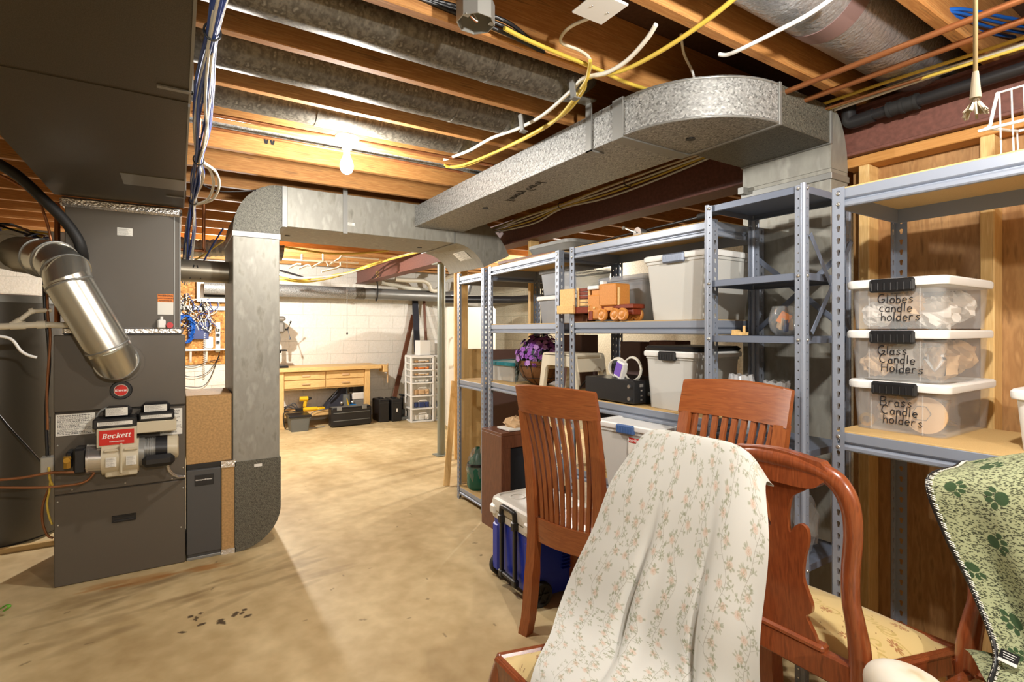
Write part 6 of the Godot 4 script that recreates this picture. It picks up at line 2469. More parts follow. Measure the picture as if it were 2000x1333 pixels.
# slat-back chair; origin on the floor between the rear legs, the sitter looks along +z
func slat_chair(label: String, at: Vector3, turn: float, s := 1.0) -> Node3D:
	var o = thing("slat_chair", label, "chair", at, turn)
	o.scale = Vector3(s, s, s)
	var side := func(y: float) -> float:
		# depth of the rear post at height y
		if y < 0.45:
			return lerpf(-0.075, 0.0, pow(y / 0.45, 0.6))
		var t := (y - 0.45) / 0.66
		return -0.02 * t - 0.075 * t * t
	for sx in [-1, 1]:
		var g = G.new()
		var rs := []
		for i in 17:
			var y := 0.99 * i / 16.0
			var z: float = side.call(y)
			var x: float = sx * lerpf(0.168, 0.187, y / 1.0)
			var w := lerpf(0.024, 0.022, y)
			var dd := lerpf(0.026, 0.011, clampf(absf(y - 0.45) * 1.7, 0.0, 1.0)) + (0.008 if y < 0.3 else 0.0)
			rs.append([Vector3(x - w, y, z - dd), Vector3(x + w, y, z - dd), Vector3(x + w, y, z + dd), Vector3(x - w, y, z + dd)])
		g.rings(rs)
		part(o, "rear_post", g, M.cherry, 30)
	# crest rail, bowed backwards
	var g = G.new()
	var rs := []
	for i in 13:
		var x := lerpf(-0.21, 0.21, i / 12.0)
		var bow := -0.038 * (1.0 - pow(x / 0.21, 2))
		var z0: float = side.call(0.99) + bow + 0.008
		var z1: float = side.call(1.11) + bow + 0.008
		var top := 1.11 - 0.012 * pow(x / 0.21, 2) + 0.006
		rs.append([Vector3(x, 0.985, z0 - 0.013), Vector3(x, 0.985, z0 + 0.010), Vector3(x, top - 0.006, z1 + 0.008), Vector3(x, top, z1 + 0.001), Vector3(x, top - 0.004, z1 - 0.010)])
	g.rings(rs)
	part(o, "crest_rail", g, M.cherry_x, 35)
	# lower rail
	g = G.new()
	rs = []
	for i in 9:
		var x := lerpf(-0.165, 0.165, i / 8.0)
		var bow := -0.026 * (1.0 - pow(x / 0.165, 2))
		rs.append([Vector3(x, 0.40, bow - 0.012), Vector3(x, 0.40, bow + 0.012), Vector3(x, 0.505, bow + 0.008), Vector3(x, 0.505, bow - 0.014)])
	g.rings(rs)
	part(o, "lower_rail", g, M.cherry_x, 35)
	for k in 9:
		g = G.new()
		var f := (k - 4) / 4.0
		rs = []
		for i in 8:
			var t := i / 7.0
			var y := lerpf(0.495, 0.995, t)
			var x := f * lerpf(0.120, 0.152, t)
			var bowb := -0.026 * (1.0 - pow(x / 0.165, 2))
			var bowt := -0.036 * (1.0 - pow(x / 0.21, 2))
			var z: float = side.call(y) + lerpf(bowb, bowt, t) + 0.004 + 0.012 * sin(t * PI)
			rs.append([Vector3(x - 0.0095, y, z - 0.006), Vector3(x + 0.0095, y, z - 0.006), Vector3(x + 0.0095, y, z + 0.006), Vector3(x - 0.0095, y, z + 0.006)])
		g.rings(rs)
		part(o, "slat", g, M.cherry, 30)
	# saddle seat
	g = G.new()
	var outline := spline2([Vector2(-0.18, 0.0), Vector2(-0.2, 0.11), Vector2(-0.215, 0.26), Vector2(-0.19, 0.355), Vector2(-0.08, 0.38), Vector2(0.08, 0.38), Vector2(0.19, 0.355), Vector2(0.215, 0.26), Vector2(0.2, 0.11), Vector2(0.18, 0.0)], 4)
	var r0 := []
	var r1 := []
	var r2 := []
	for q in outline:
		r0.append(Vector3(q.x * 0.96, 0.425, q.y * 0.97 + 0.005))
		r1.append(Vector3(q.x, 0.438, q.y))
		r2.append(Vector3(q.x * 0.98, 0.452, q.y * 0.98 + 0.003))
	g.rings([r0, r1, r2])
	part(o, "seat", g, M.cherry_x, 35)
	g = G.new()
	g.box(Vector3(-0.197, 0.41, 0.17), Vector3(0.02, 0.05, 0.32), 0.003)
	g.box(Vector3(0.197, 0.41, 0.17), Vector3(0.02, 0.05, 0.32), 0.003)
	g.box(Vector3(0, 0.41, 0.335), Vector3(0.36, 0.05, 0.02), 0.003)
	part(o, "apron", g, M.cherry_x)
	for sx in [-1, 1]:
		g = G.new()
		g.rings([[Vector3(sx * 0.20 - 0.013, 0, 0.317), Vector3(sx * 0.20 + 0.013, 0, 0.317), Vector3(sx * 0.20 + 0.013, 0, 0.343), Vector3(sx * 0.20 - 0.013, 0, 0.343)], [Vector3(sx * 0.196 - 0.02, 0.43, 0.31), Vector3(sx * 0.196 + 0.02, 0.43, 0.31), Vector3(sx * 0.196 + 0.02, 0.43, 0.35), Vector3(sx * 0.196 - 0.02, 0.43, 0.35)]])
		part(o, "front_leg", g, M.cherry)
	return o


# vase-splat dining chair; W is the back's half width, seat frame top at hs
func splat_chair(label: String, at: Vector3, turn: float, W: float, depth: float, hs: float, lean: float, wf: float) -> Node3D:
	var o = thing("splat_chair", label, "chair", at, turn)
	var k := W / 0.20
	var lz := func(y: float) -> float:
		return -lean * clampf((y - hs) / (1.0 - hs), 0.0, 1.2)
	for sx in [-1, 1]:
		var g = G.new()
		var path := []
		var rad := []
		for q in [[0.195, 0.0, 0.019], [0.195, 0.2, 0.021], [0.196, hs - 0.06, 0.026], [0.197, hs + 0.05, 0.027], [0.190, hs + 0.12, 0.024], [0.182, hs + 0.18, 0.022], [0.186, hs + 0.26, 0.022], [0.196, hs + 0.34, 0.022], [0.197, 0.905, 0.023], [0.188, 0.95, 0.025], [0.165, 0.985, 0.026], [0.13, 1.002, 0.024], [0.09, 1.01, 0.024], [0.05, 1.015, 0.026], [0.0, 1.016, 0.027]]:
			var z: float = lz.call(q[1])
			if q[1] < hs:
				z = -0.06 * pow(1.0 - q[1] / hs, 1.5)
			path.append(Vector3(sx * q[0] * k, q[1], z))
			rad.append(q[2])
		var sp := spline(path, 5)
		var rd := []
		for i in sp.size():
			var f := float(i) / 5.0
			var a := int(f)
			rd.append(lerpf(rad[a], rad[mini(a + 1, rad.size() - 1)], f - a))
		g.tube(sp, rd, 14, 0.8, Vector3(0, 0, 1))
		part(o, "rear_post", g, M.mahogany, 60)
	# lower edge of the crest, above the splat
	var g = G.new()
	var cz: float = lz.call(0.985)
	g.prism(spline2([Vector2(-0.165 * k, 0.992), Vector2(-0.135 * k, 0.978), Vector2(-0.10 * k, 0.955), Vector2(0.0, 0.952), Vector2(0.10 * k, 0.955), Vector2(0.135 * k, 0.978), Vector2(0.165 * k, 0.992)], 4) + spline2([Vector2(0.13 * k, 1.03), Vector2(0.09 * k, 1.034), Vector2(0.04 * k, 1.04), Vector2(0.0, 1.042), Vector2(-0.04 * k, 1.04), Vector2(-0.09 * k, 1.034), Vector2(-0.13 * k, 1.03)], 3), -0.018, 0.018, Transform3D(Basis(), Vector3(0, 0, cz)))
	part(o, "crest_yoke", g, M.mahogany, 30)
	# vase splat, tilted with the back
	var half := [Vector2(0.098, hs - 0.01), Vector2(0.085, hs + 0.035), Vector2(0.070, hs + 0.065), Vector2(0.062, hs + 0.085), Vector2(0.078, hs + 0.10), Vector2(0.080, hs + 0.125), Vector2(0.068, hs + 0.16), Vector2(0.060, hs + 0.19), Vector2(0.067, hs + 0.245), Vector2(0.081, hs + 0.295), Vector2(0.080, hs + 0.330), Vector2(0.064, hs + 0.342), Vector2(0.045, hs + 0.330), Vector2(0.030, hs + 0.308), Vector2(0.026, hs + 0.335), Vector2(0.030, hs + 0.375), Vector2(0.042, hs + 0.41), Vector2(0.068, 0.935), Vector2(0.10, 0.958)]
	var hp := []
	for q in half:
		hp.append(Vector2(q.x * k, q.y))
	var right := spline2(hp, 4)
	var poly := right.duplicate()
	for i in range(right.size() - 1, -1, -1):
		poly.append(Vector2(-right[i].x, right[i].y))
	var slope := lean / (1.0 - hs)
	g = G.new()
	g.prism(poly, -0.007, 0.007, Transform3D(Basis(Vector3(1, 0, 0), Vector3(0, 1, -slope), Vector3(0, 0, 1)), Vector3(0, 0, slope * hs)))
	part(o, "splat", g, M.mahogany, 30)
	g = G.new()
	g.box(Vector3(0, hs - 0.03, 0), Vector3(0.36 * k, 0.075, 0.03), 0.006)
	g.box(Vector3(0, hs + 0.012, 0), Vector3(0.22 * k, 0.02, 0.036), 0.006)
	part(o, "rear_rail", g, M.mahogany)
	# seat frame and cushion
	var wr := 0.19 * k
	g = G.new()
	g.bar(Vector3(-wr, hs - 0.035, 0.0), Vector3(-wf, hs - 0.035, depth), 0.026, 0.07, 0.008)
	g.bar(Vector3(wr, hs - 0.035, 0.0), Vector3(wf, hs - 0.035, depth), 0.026, 0.07, 0.008)
	g.bar(Vector3(-wf, hs - 0.035, depth), Vector3(wf, hs - 0.035, depth), 0.026, 0.07, 0.008)
	g.bar(Vector3(-wr - 0.006, hs - 0.008, 0.0), Vector3(-wf - 0.006, hs - 0.008, depth), 0.018, 0.014, 0.005)
	g.bar(Vector3(wr + 0.006, hs - 0.008, 0.0), Vector3(wf + 0.006, hs - 0.008, depth), 0.018, 0.014, 0.005)
	g.bar(Vector3(-wf, hs - 0.008, depth + 0.006), Vector3(wf, hs - 0.008, depth + 0.006), 0.018, 0.014, 0.005)
	part(o, "seat_rail", g, M.mahogany)
	g = G.new()
	var rows := []
	for j in 13:
		var row := []
		for i in 13:
			var a := i / 12.0
			var b := j / 12.0
			var w := lerpf(wr, wf, b) - 0.012
			var crown := pow(sin(PI * clampf(a, 0.0, 1.0)), 0.31) * pow(sin(PI * b), 0.31)
			row.append(Vector3(lerpf(-w, w, a), hs - 0.006 + 0.042 * crown, lerpf(0.018, depth - 0.008, b)))
		rows.append(row)
	g.sheet(rows)
	part(o, "cushion", g, M.jacquard, 180)
	for sx in [-1, 1]:
		g = G.new()
		var lp := spline([Vector3(sx * (wf - 0.012), hs - 0.02, depth - 0.016), Vector3(sx * (wf + 0.004), hs - 0.11, depth + 0.004), Vector3(sx * (wf - 0.006), hs - 0.24, depth - 0.004), Vector3(sx * (wf - 0.012), 0.10, depth - 0.012), Vector3(sx * (wf - 0.004), 0.03, depth), Vector3(sx * (wf + 0.002), 0.0, depth + 0.006)], 5)
		var rd := []
		for i in lp.size():
			var t := float(i) / (lp.size() - 1)
			rd.append(lerpf(0.03, 0.015, minf(t * 1.4, 1.0)) + (0.012 if t > 0.85 else 0.0))
		g.tube(lp, rd, 12)
		part(o, "front_leg", g, M.mahogany, 60)
	return o


func build_chairs() -> void:
	# slat chairs: the sitter of the first would face the racks, of the second the aisle
	slat_chair("cherry slat-back chair turned to the racks beside the blue cooler", Vector3(1.445, 0, -1.825), atan2(0.965, -0.26), 1.015)
	slat_chair("cherry slat-back chair behind the white floral cloth, by the narrow shelf", Vector3(1.645, 0, -1.20), atan2(-1.0, 0.0), 1.06)
	# splat-back chairs with gold seats
	splat_chair("mahogany splat-back chair with bare curved back seen from behind", Vector3(1.462, 0, -0.838), PI / 2, 0.192, 0.335, 0.505, 0.055, 0.28)
	splat_chair("mahogany chair hidden under the white floral cloth, gold seat corner showing", Vector3(1.12, 0, -0.98), -PI / 2, 0.18, 0.37, 0.47, 0.10, 0.27)
	splat_chair("mahogany chair under the green paw-print blanket at right edge", Vector3(1.70, 0, -0.285), -PI / 2, 0.225, 0.40, 0.505, 0.045, 0.25)
	floral_cloth()
	paw_blanket()
	var g = G.new()
	var n := FastNoiseLite.new()
	n.seed = 3
	n.frequency = 6.0
	var rs := []
	for i in 15:
		var b := -PI / 2 + PI * i / 14
		var ring := []
		for j in 28:
			var a := TAU * j / 28
			ring.append(Vector3(cos(a) * pow(cos(b), 0.7) * 0.062, sin(b) * 0.052, sin(a) * pow(maxf(cos(b), 0.0), 0.7) * 0.085))
		rs.append(ring)
	g.rings(rs, true, false)
	var st := noise_tex(0.012, [c8(232, 228, 216), c8(228, 222, 206), c8(224, 214, 192), c8(190, 172, 128)], 256, FastNoiseLite.TYPE_SIMPLEX_SMOOTH, 3, 44)
	tri_tex(mat("pad_cloth", Color.WHITE, 0.9), st, Vector3(3, 3, 3))
	solo("round_cushion", "stained white round cushion in the bottom right foreground", "cushion", g, M.pad_cloth, 180, "", Vector3(1.335, 0.583, -0.50))


func floral_cloth() -> void:
	var A := spline([Vector3(1.262, 0.965, -1.197), Vector3(1.26, 0.968, -1.195), Vector3(1.215, 0.985, -1.195), Vector3(1.135, 0.90, -1.205), Vector3(1.085, 0.74, -1.225), Vector3(1.02, 0.60, -1.25), Vector3(0.94, 0.545, -1.225), Vector3(0.85, 0.54, -1.15), Vector3(0.75, 0.535, -1.075), Vector3(0.70, 0.47, -1.04), Vector3(0.685, 0.33, -1.02)], 6)
	var B := spline([Vector3(1.252, 0.98, -0.754), Vector3(1.25, 0.985, -0.754), Vector3(1.215, 0.988, -0.752), Vector3(1.14, 0.88, -0.694), Vector3(1.10, 0.72, -0.668), Vector3(1.06, 0.59, -0.64), Vector3(0.99, 0.545, -0.61), Vector3(0.90, 0.54, -0.60), Vector3(0.77, 0.535, -0.60), Vector3(0.70, 0.47, -0.60), Vector3(0.685, 0.33, -0.60)], 6)
	var rows := []
	var N := 64
	for i in A.size():
		var v := float(i) / (A.size() - 1)
		var row := []
		for j in N + 1:
			var u := float(j) / N
			var q: Vector3 = A[i].lerp(B[i], u)
			# rounded shoulders over the hidden crest rail
			var crest := exp(-pow((v - 0.19) / 0.085, 2))
			var shoulder := 1.0 - pow(absf(u * 2 - 1), 6.0)
			q.y += 0.085 * crest * shoulder
			# hanging folds, deeper below the crest and towards the right
			var k := smoothstep(0.16, 0.42, v) * (1.0 - 0.35 * smoothstep(0.55, 0.8, v))
			var fold := 0.012 * sin(u * 17.0 + v * 2.0) * smoothstep(0.5, 0.85, u) + 0.007 * sin(u * 9.0 - v * 3.0 + 1.0)
			fold -= 0.028 * exp(-pow((u - 0.40 + 0.06 * v) / 0.022, 2)) * smoothstep(0.25, 0.5, v)
			fold -= 0.02 * exp(-pow((u - 0.72) / 0.02, 2)) * smoothstep(0.2, 0.5, v)
			fold += 0.012 * exp(-pow((u - 0.47 + 0.06 * v) / 0.03, 2)) * smoothstep(0.25, 0.5, v)
			q += Vector3(-0.75, 0.55, 0.1) * fold * k
			# cloth sags between back and seat instead of following the frame
			q += Vector3(-0.05, 0.03, 0.0) * exp(-pow((v - 0.46) / 0.12, 2)) * (0.5 + 0.5 * u)
			row.append(q)
		rows.append(row)
	var g = G.new()
	g.sheet(rows)
	for i in g.u.size():
		g.u[i] = Vector2(g.u[i].x * 1.6, g.u[i].y * 3.2)
	solo("floral_cloth", "white cloth printed with small pale roses draped over a chair", "cloth", g, M.floral, 180)


func paw_blanket() -> void:
	var A := spline([Vector3(1.79, 0.80, -0.50), Vector3(1.775, 1.00, -0.53), Vector3(1.74, 1.005, -0.545), Vector3(1.63, 0.982, -0.566), Vector3(1.645, 0.86, -0.535), Vector3(1.66, 0.732, -0.482), Vector3(1.625, 0.62, -0.43), Vector3(1.55, 0.572, -0.42), Vector3(1.46, 0.568, -0.40), Vector3(1.37, 0.563, -0.385), Vector3(1.27, 0.54, -0.37)], 6)
	var B := spline([Vector3(1.80, 0.80, 0.0), Vector3(1.79, 1.06, 0.0), Vector3(1.75, 1.075, 0.0), Vector3(1.70, 1.03, 0.0), Vector3(1.67, 0.86, 0.0), Vector3(1.65, 0.72, 0.0), Vector3(1.62, 0.60, 0.0), Vector3(1.55, 0.572, 0.0), Vector3(1.46, 0.568, 0.0), Vector3(1.37, 0.563, 0.0), Vector3(1.27, 0.54, 0.0)], 6)
	var rows := []
	var N := 48
	for i in A.size():
		var v := float(i) / (A.size() - 1)
		var row := []
		for j in N + 1:
			var u := float(j) / N
			var q: Vector3 = A[i].lerp(B[i], u)
			q.y += 0.055 * exp(-pow((v - 0.18) / 0.08, 2)) * sin(clampf(u * 2.2, 0, 1) * PI / 2)
			var k := smoothstep(0.22, 0.5, v) * (1.0 - smoothstep(0.66, 0.8, v))
			q += Vector3(-0.9, 0.1, 0.1) * (0.018 * sin(u * 26.0 + v * 3.0)) * k
			q.y += 0.006 * sin(u * 30.0) * smoothstep(0.66, 0.8, v)
			row.append(q)
		rows.append(row)
	var g = G.new()
	g.sheet(rows)
	for i in g.u.size():
		g.u[i] = Vector2(g.u[i].x * 1.0, g.u[i].y * 1.7)
	var o = thing("paw_blanket", "sage green fleece blanket with dark paw prints draped over a chair", "blanket")
	part(o, "fleece", g, M.paws, 180)
	# black overlock stitching along the left edge
	g = G.new()
	var edge := []
	for i in A.size():
		edge.append(rows[i][0])
	g.tube(edge, 0.006, 6)
	part(o, "edge_binding", g, M.black, 60)
	g = G.new()
	for i in range(6, edge.size() - 1):
		for k in 3:
			var a: Vector3 = edge[i].lerp(edge[i + 1], k / 4.0)
			var b: Vector3 = rows[i][1].lerp(rows[i + 1][1], (k + 0.7) / 4.0)
			g.tube([a + (a - b).normalized() * 0.003 + Vector3(-0.004, 0.002, 0), b + Vector3(-0.004, 0.002, 0)], 0.0013, 4)
	tag(part(o, "stitching", g, M.white_wire), "", "", "", "stuff")
	# a folded corner of the blanket on the seat, with its sewn label
	g = G.new()
	var fold := []
	for i in 9:
		var t := i / 8.0
		var row := []
		for j in 13:
			var s := j / 12.0
			var p := Vector3(1.655, 0.575, -0.50).lerp(Vector3(1.50, 0.58, -0.395), t)
			p += Vector3(-0.02, 0.0, 0.16) * s
			p.y += 0.022 * sin(PI * s) + 0.008 * sin(t * 7.0)
			row.append(p)
		fold.append(row)
	g.sheet(fold)
	for i in g.u.size():
		g.u[i] = g.u[i] * 0.25
	part(o, "folded_corner", g, M.paws, 180)
	g = G.new()
	var tg := fr(Vector3(-0.75, 0.55, -0.1), Vector3(0.55, 0.8, 0.1), Vector3(1.585, 0.632, -0.398))
	g.box(tg.origin, Vector3(0.034, 0.020, 0.002), 0.0, tg.basis)
	part(o, "sewn_label", g, M.black)
	g = G.new()
	g.box(tg * Vector3(0, -0.0135, 0), Vector3(0.034, 0.007, 0.002), 0.0, tg.basis)
	part(o, "label_fold", g, M.white)
	g = G.new()
	for k in 3:
		g.box(tg * Vector3(0.0, 0.005 - k * 0.005, 0.0013), Vector3(0.024 - k * 0.003, 0.0016, 0.0006), 0.0, tg.basis)
	part(o, "label_print", g, M.white)

func line(called: String, label: String, cat: String, pts: Array, r: float, m: Material, steps := 8, group := "") -> Node3D:
	var g = G.new()
	g.tube(spline(pts, steps), r, 8)
	return solo(called, label, cat, g, m, 60, group)


func build_lines() -> void:
	var g
	var o
	# blue and white cables strung along the edge of the big duct
	o = thing("cable_bundle", "thick bundle of blue and white cables tied along the big duct's edge", "cables")
	var core := [Vector3(0.155, 2.27, -1.10), Vector3(0.105, 2.235, -1.32), Vector3(0.080, 2.17, -1.62), Vector3(0.075, 2.16, -2.0), Vector3(0.078, 2.13, -2.3), Vector3(0.078, 2.10, -2.62), Vector3(0.085, 2.12, -3.0), Vector3(0.075, 2.09, -3.42), Vector3(0.07, 1.98, -3.75), Vector3(0.06, 1.85, -4.1), Vector3(0.055, 1.74, -4.6)]
	for k in 24:
		var pts := []
		var a := rng.randf() * TAU
		for i in core.size():
			a += rng.randf_range(-0.8, 0.8)
			var rad := 0.015 if i in [2, 5, 7] else 0.034
			if i == 0:
				rad = 0.06
			pts.append(core[i] + Vector3(cos(a) * rad * 0.75, sin(a) * rad, 0))
		g = G.new()
		g.tube(spline(pts, 7), 0.0038 if k % 3 else 0.005, 6)
		part(o, "cable", g, M.blue_wire if k < 14 else M.white_wire, 60)
	for i in [2, 5, 7]:
		g = G.new()
		var ring := []
		for q in 17:
			ring.append(core[i] + Vector3(cos(TAU * q / 16) * 0.020, sin(TAU * q / 16) * 0.023, 0))
		g.tube(ring, 0.003, 6)
		part(o, "zip_tie", g, M.black, 60)
	o = thing("cable_loop", "two white cables bowing out in a loop beside the blue bundle", "cable")
	for k in 2:
		g = G.new()
		g.tube(spline([Vector3(0.09, 2.10, -2.64), Vector3(0.13 + 0.02 * k, 2.10, -2.78), Vector3(0.155 + 0.025 * k, 2.10, -3.05), Vector3(0.14 + 0.02 * k, 2.08, -3.3), Vector3(0.085, 2.075, -3.45)]), 0.0065, 8)
		part(o, "cable", g, M.white_wire, 60)
	# copper water lines under the joists
	line("copper_pipe", "copper pipe elbowing down beside the cable bundle and running right", "pipe", [Vector3(0.078, 2.2, -2.631), Vector3(0.081, 2.27, -2.602), Vector3(0.095, 2.285, -2.573), Vector3(0.553, 2.285, -2.557), Vector3(1.284, 2.285, -2.528), Vector3(1.638, 2.285, -2.516)], 0.009, M.copper, 6, "")
	line("copper_pipe", "second copper pipe just behind the elbowed one", "pipe", [Vector3(0.12, 2.286, -2.74), Vector3(0.8, 2.286, -2.735), Vector3(1.4, 2.286, -2.73)], 0.008, M.copper, 3)
	line("copper_pipe", "copper pipe dropping and turning left under the bundle near the furnace top", "pipe", [Vector3(0.16, 2.28, -4.3), Vector3(0.158, 1.95, -4.3), Vector3(0.150, 1.93, -4.3), Vector3(-0.1, 1.93, -4.3)], 0.011, M.copper, 2)
	line("copper_pipe", "upper of two copper pipes crossing the top right corner", "pipe", [Vector3(1.918, 2.26, -1.6), Vector3(1.918, 2.26, 0.6)], 0.0105, M.copper, 1)
	line("copper_pipe", "lower of two copper pipes crossing the top right corner", "pipe", [Vector3(2.05, 2.26, -1.6), Vector3(2.05, 2.26, 0.6)], 0.0105, M.copper, 1)
	# black waste pipe along the beam
	o = thing("black_pipe", "black pipe with elbow and coupling hung against the red beam", "pipe")
	g = G.new()
	g.tube([Vector3(2.335, 2.225, -1.0), Vector3(2.335, 2.236, 0.8)], 0.021, 16)
	part(o, "straight_run", g, M.pipe_black, 60)
	g = G.new()
	g.tube(spline([Vector3(2.335, 2.225, -0.99), Vector3(2.335, 2.222, -1.055), Vector3(2.335, 2.235, -1.08), Vector3(2.335, 2.30, -1.083)]), 0.027, 14)
	part(o, "elbow", g, M.pipe_black, 60)
	g = G.new()
	g.tube([Vector3(2.335, 2.226, -0.93), Vector3(2.335, 2.226, -0.85)], 0.027, 16)
	for z in [-0.935, -0.89, -0.845]:
		g.tube([Vector3(2.335, 2.226, z - 0.006), Vector3(2.335, 2.226, z + 0.006)], 0.030, 16)
	part(o, "coupling", g, M.rubber, 40)
	# house cables by the beam at right
	line("house_cable", "yellow cable running along the black pipe, upper one", "cable", [Vector3(2.20, 2.283, -1.25), Vector3(2.195, 2.28, -0.9), Vector3(2.21, 2.275, -0.4), Vector3(2.20, 2.28, 0.6)], 0.0065, M.yellow_wire)
	line("house_cable", "white cable running along the black pipe between two yellow ones", "cable", [Vector3(2.24, 2.27, -1.2), Vector3(2.235, 2.272, -0.85), Vector3(2.245, 2.268, -0.3), Vector3(2.24, 2.27, 0.6)], 0.007, M.white_wire)
	line("house_cable", "thin white cable closest to the black pipe", "cable", [Vector3(2.27, 2.27, -1.2), Vector3(2.262, 2.272, -0.7), Vector3(2.27, 2.266, -0.3), Vector3(2.265, 2.27, 0.6)], 0.006, M.white)
	line("house_cable", "lower yellow cable merging with the white ones by the black pipe", "cable", [Vector3(2.225, 2.262, -1.2), Vector3(2.215, 2.264, -0.95), Vector3(2.255, 2.26, -0.35), Vector3(2.26, 2.262, 0.6)], 0.006, M.yellow_wire)
	line("house_cable", "brown cable tucked under the copper pipes by the black elbow", "cable", [Vector3(2.19, 2.262, -1.3), Vector3(2.215, 2.262, -0.9), Vector3(2.29, 2.27, -0.2)], 0.006, M.copper_old)
	# bright blue cables in the right-hand bay
	o = thing("data_cables", "bright blue cables dropping between joists at the top right", "cables")
	for k in 5:
		g = G.new()
		g.tube(spline([Vector3(1.835, 2.36, -0.666) + Vector3(k * 0.008, 0, 0), Vector3(1.919, 2.33, -0.654) + Vector3(k * 0.008, 0.004 * k, 0), Vector3(2.036, 2.33, -0.655) + Vector3(0, 0.006 * k, k * 0.01), Vector3(2.272, 2.36, -0.656) + Vector3(0, 0.006 * k, k * 0.02), Vector3(2.53, 2.42, -0.651) + Vector3(0, 0, k * 0.03)]), 0.0055, 6)
		part(o, "cable", g, M.blue_bright, 60)
	# cables along the beam beyond the trunk duct
	var lb := ["yellow cable sagging along the beam, uppermost of the bundle", "white cable in the bundle along the dark beam", "cream cable in the bundle along the dark beam", "yellow cable lowest in the bundle along the dark beam", "thin white cable drooping below the bundle along the beam"]
	for k in 5:
		var dx := [0.0, 0.02, -0.02, 0.03, 0.05][k] as float
		var dy := [0.012, 0.0, 0.004, -0.010, -0.02][k] as float
		line("house_cable", lb[k], "cable", [Vector3(2.30 + dx * 0.3, 2.285 + dy * 0.2, -1.55), Vector3(2.30 + dx, 2.275 + dy, -1.95), Vector3(2.29 + dx, 2.255 + dy * 1.6, -2.5), Vector3(2.30, 2.25 + dy, -2.95), Vector3(2.29 + dx, 2.235 + dy * 1.8, -3.4), Vector3(2.28 - dx, 2.225 + dy, -4.1)], 0.0062, [M.yellow_wire, M.white_wire, M.cream, M.yellow_wire, M.white][k])
	g = G.new()
	for q in [Vector3(2.30, 2.25, -2.95), Vector3(2.295, 2.262, -2.3)]:
		var ring := []
		for i in 13:
			ring.append(q + Vector3(cos(TAU * i / 12) * 0.035, sin(TAU * i / 12) * 0.026, 0))
		g.tube(ring, 0.003, 6)
	solo("zip_tie", "black ties holding the cable bundle under the beam", "tie", g, M.black, 60)
	# cables slung under the joists from upper right to the middle
	line("house_cable", "long yellow cable crossing from the top edge down to the middle joists", "cable", [Vector3(1.293, 2.285, -0.882), Vector3(1.298, 2.27, -0.985), Vector3(1.301, 2.26, -1.16), Vector3(1.29, 2.262, -1.321), Vector3(1.245, 2.275, -1.442), Vector3(1.283, 2.27, -1.515), Vector3(1.319, 2.25, -1.652), Vector3(1.342, 2.25, -1.858), Vector3(1.356, 2.262, -2.128), Vector3(1.352, 2.275, -2.509), Vector3(1.316, 2.285, -2.665), Vector3(1.261, 2.295, -2.684)], 0.0075, M.yellow_wire)
	line("house_cable", "second yellow cable curving down beside the first", "cable", [Vector3(1.189, 2.29, -1.369), Vector3(1.222, 2.28, -1.416), Vector3(1.245, 2.262, -1.47), Vector3(1.317, 2.245, -1.698), Vector3(1.351, 2.25, -1.908), Vector3(1.352, 2.262, -2.216), Vector3(1.323, 2.276, -2.573), Vector3(1.287, 2.295, -2.711)], 0.0068, M.yellow_wire)
	line("house_cable", "white cable slung under the joists through two grey clips", "cable", [Vector3(1.229, 2.3, -1.114), Vector3(1.247, 2.285, -1.171), Vector3(1.266, 2.27, -1.273), Vector3(1.259, 2.265, -1.364), Vector3(1.239, 2.28, -1.463), Vector3(1.257, 2.275, -1.559), Vector3(1.291, 2.27, -1.787), Vector3(1.297, 2.28, -1.993), Vector3(1.264, 2.285, -2.166), Vector3(1.248, 2.28, -2.371), Vector3(1.228, 2.298, -2.611)], 0.0075, M.white_wire)
	line("house_cable", "yellow cable stapled along a joist from the junction box", "cable", [Vector3(0.85, 2.3, -1.378), Vector3(0.947, 2.3, -1.394), Vector3(1.102, 2.3, -1.407), Vector3(1.245, 2.3, -1.414), Vector3(1.397, 2.298, -1.43), Vector3(1.561, 2.3, -1.431), Vector3(1.77, 2.3, -1.417)], 0.007, M.yellow_wire)
	line("house_cable", "thin cream cable curling down from the white cover plate", "cable", [Vector3(1.075, 2.33, -1.222), Vector3(1.062, 2.34, -1.309), Vector3(1.056, 2.33, -1.353), Vector3(1.074, 2.32, -1.378), Vector3(1.137, 2.31, -1.368), Vector3(1.184, 2.3, -1.371), Vector3(1.212, 2.29, -1.395), Vector3(1.244, 2.28, -1.446)], 0.0055, M.cream)
	line("house_cable", "white cable curving up to the top edge over the silver duct", "cable", [Vector3(1.525, 2.29, -1.107), Vector3(1.524, 2.275, -1.077), Vector3(1.51, 2.262, -1.013), Vector3(1.503, 2.258, -0.891), Vector3(1.505, 2.262, -0.802), Vector3(1.503, 2.275, -0.73)], 0.0065, M.white)
	line("house_cable", "short white cable hanging onto the rounded duct corner", "cable", [Vector3(1.548, 2.45, -1.285), Vector3(1.593, 2.4, -1.308), Vector3(1.628, 2.35, -1.303), Vector3(1.622, 2.3, -1.283)], 0.005, M.white)
	o = thing("black_cables", "black cables threaded between joists near the grey junction box", "cables")
	for k in 3:
		g = G.new()
		g.tube(spline([Vector3(0.582, 2.34, -1.438), Vector3(0.694, 2.33, -1.434) + Vector3(0, 0.01 * k, 0), Vector3(0.853, 2.31, -1.413) + Vector3(0, 0.012 * k, 0.01 * k), Vector3(0.981, 2.31, -1.43) + Vector3(0, 0.01 * k, 0), Vector3(1.12, 2.31, -1.459), Vector3(1.251, 2.32, -1.449)]), 0.0065, 6)
		part(o, "cable", g, M.black, 60)
	var ci := 0
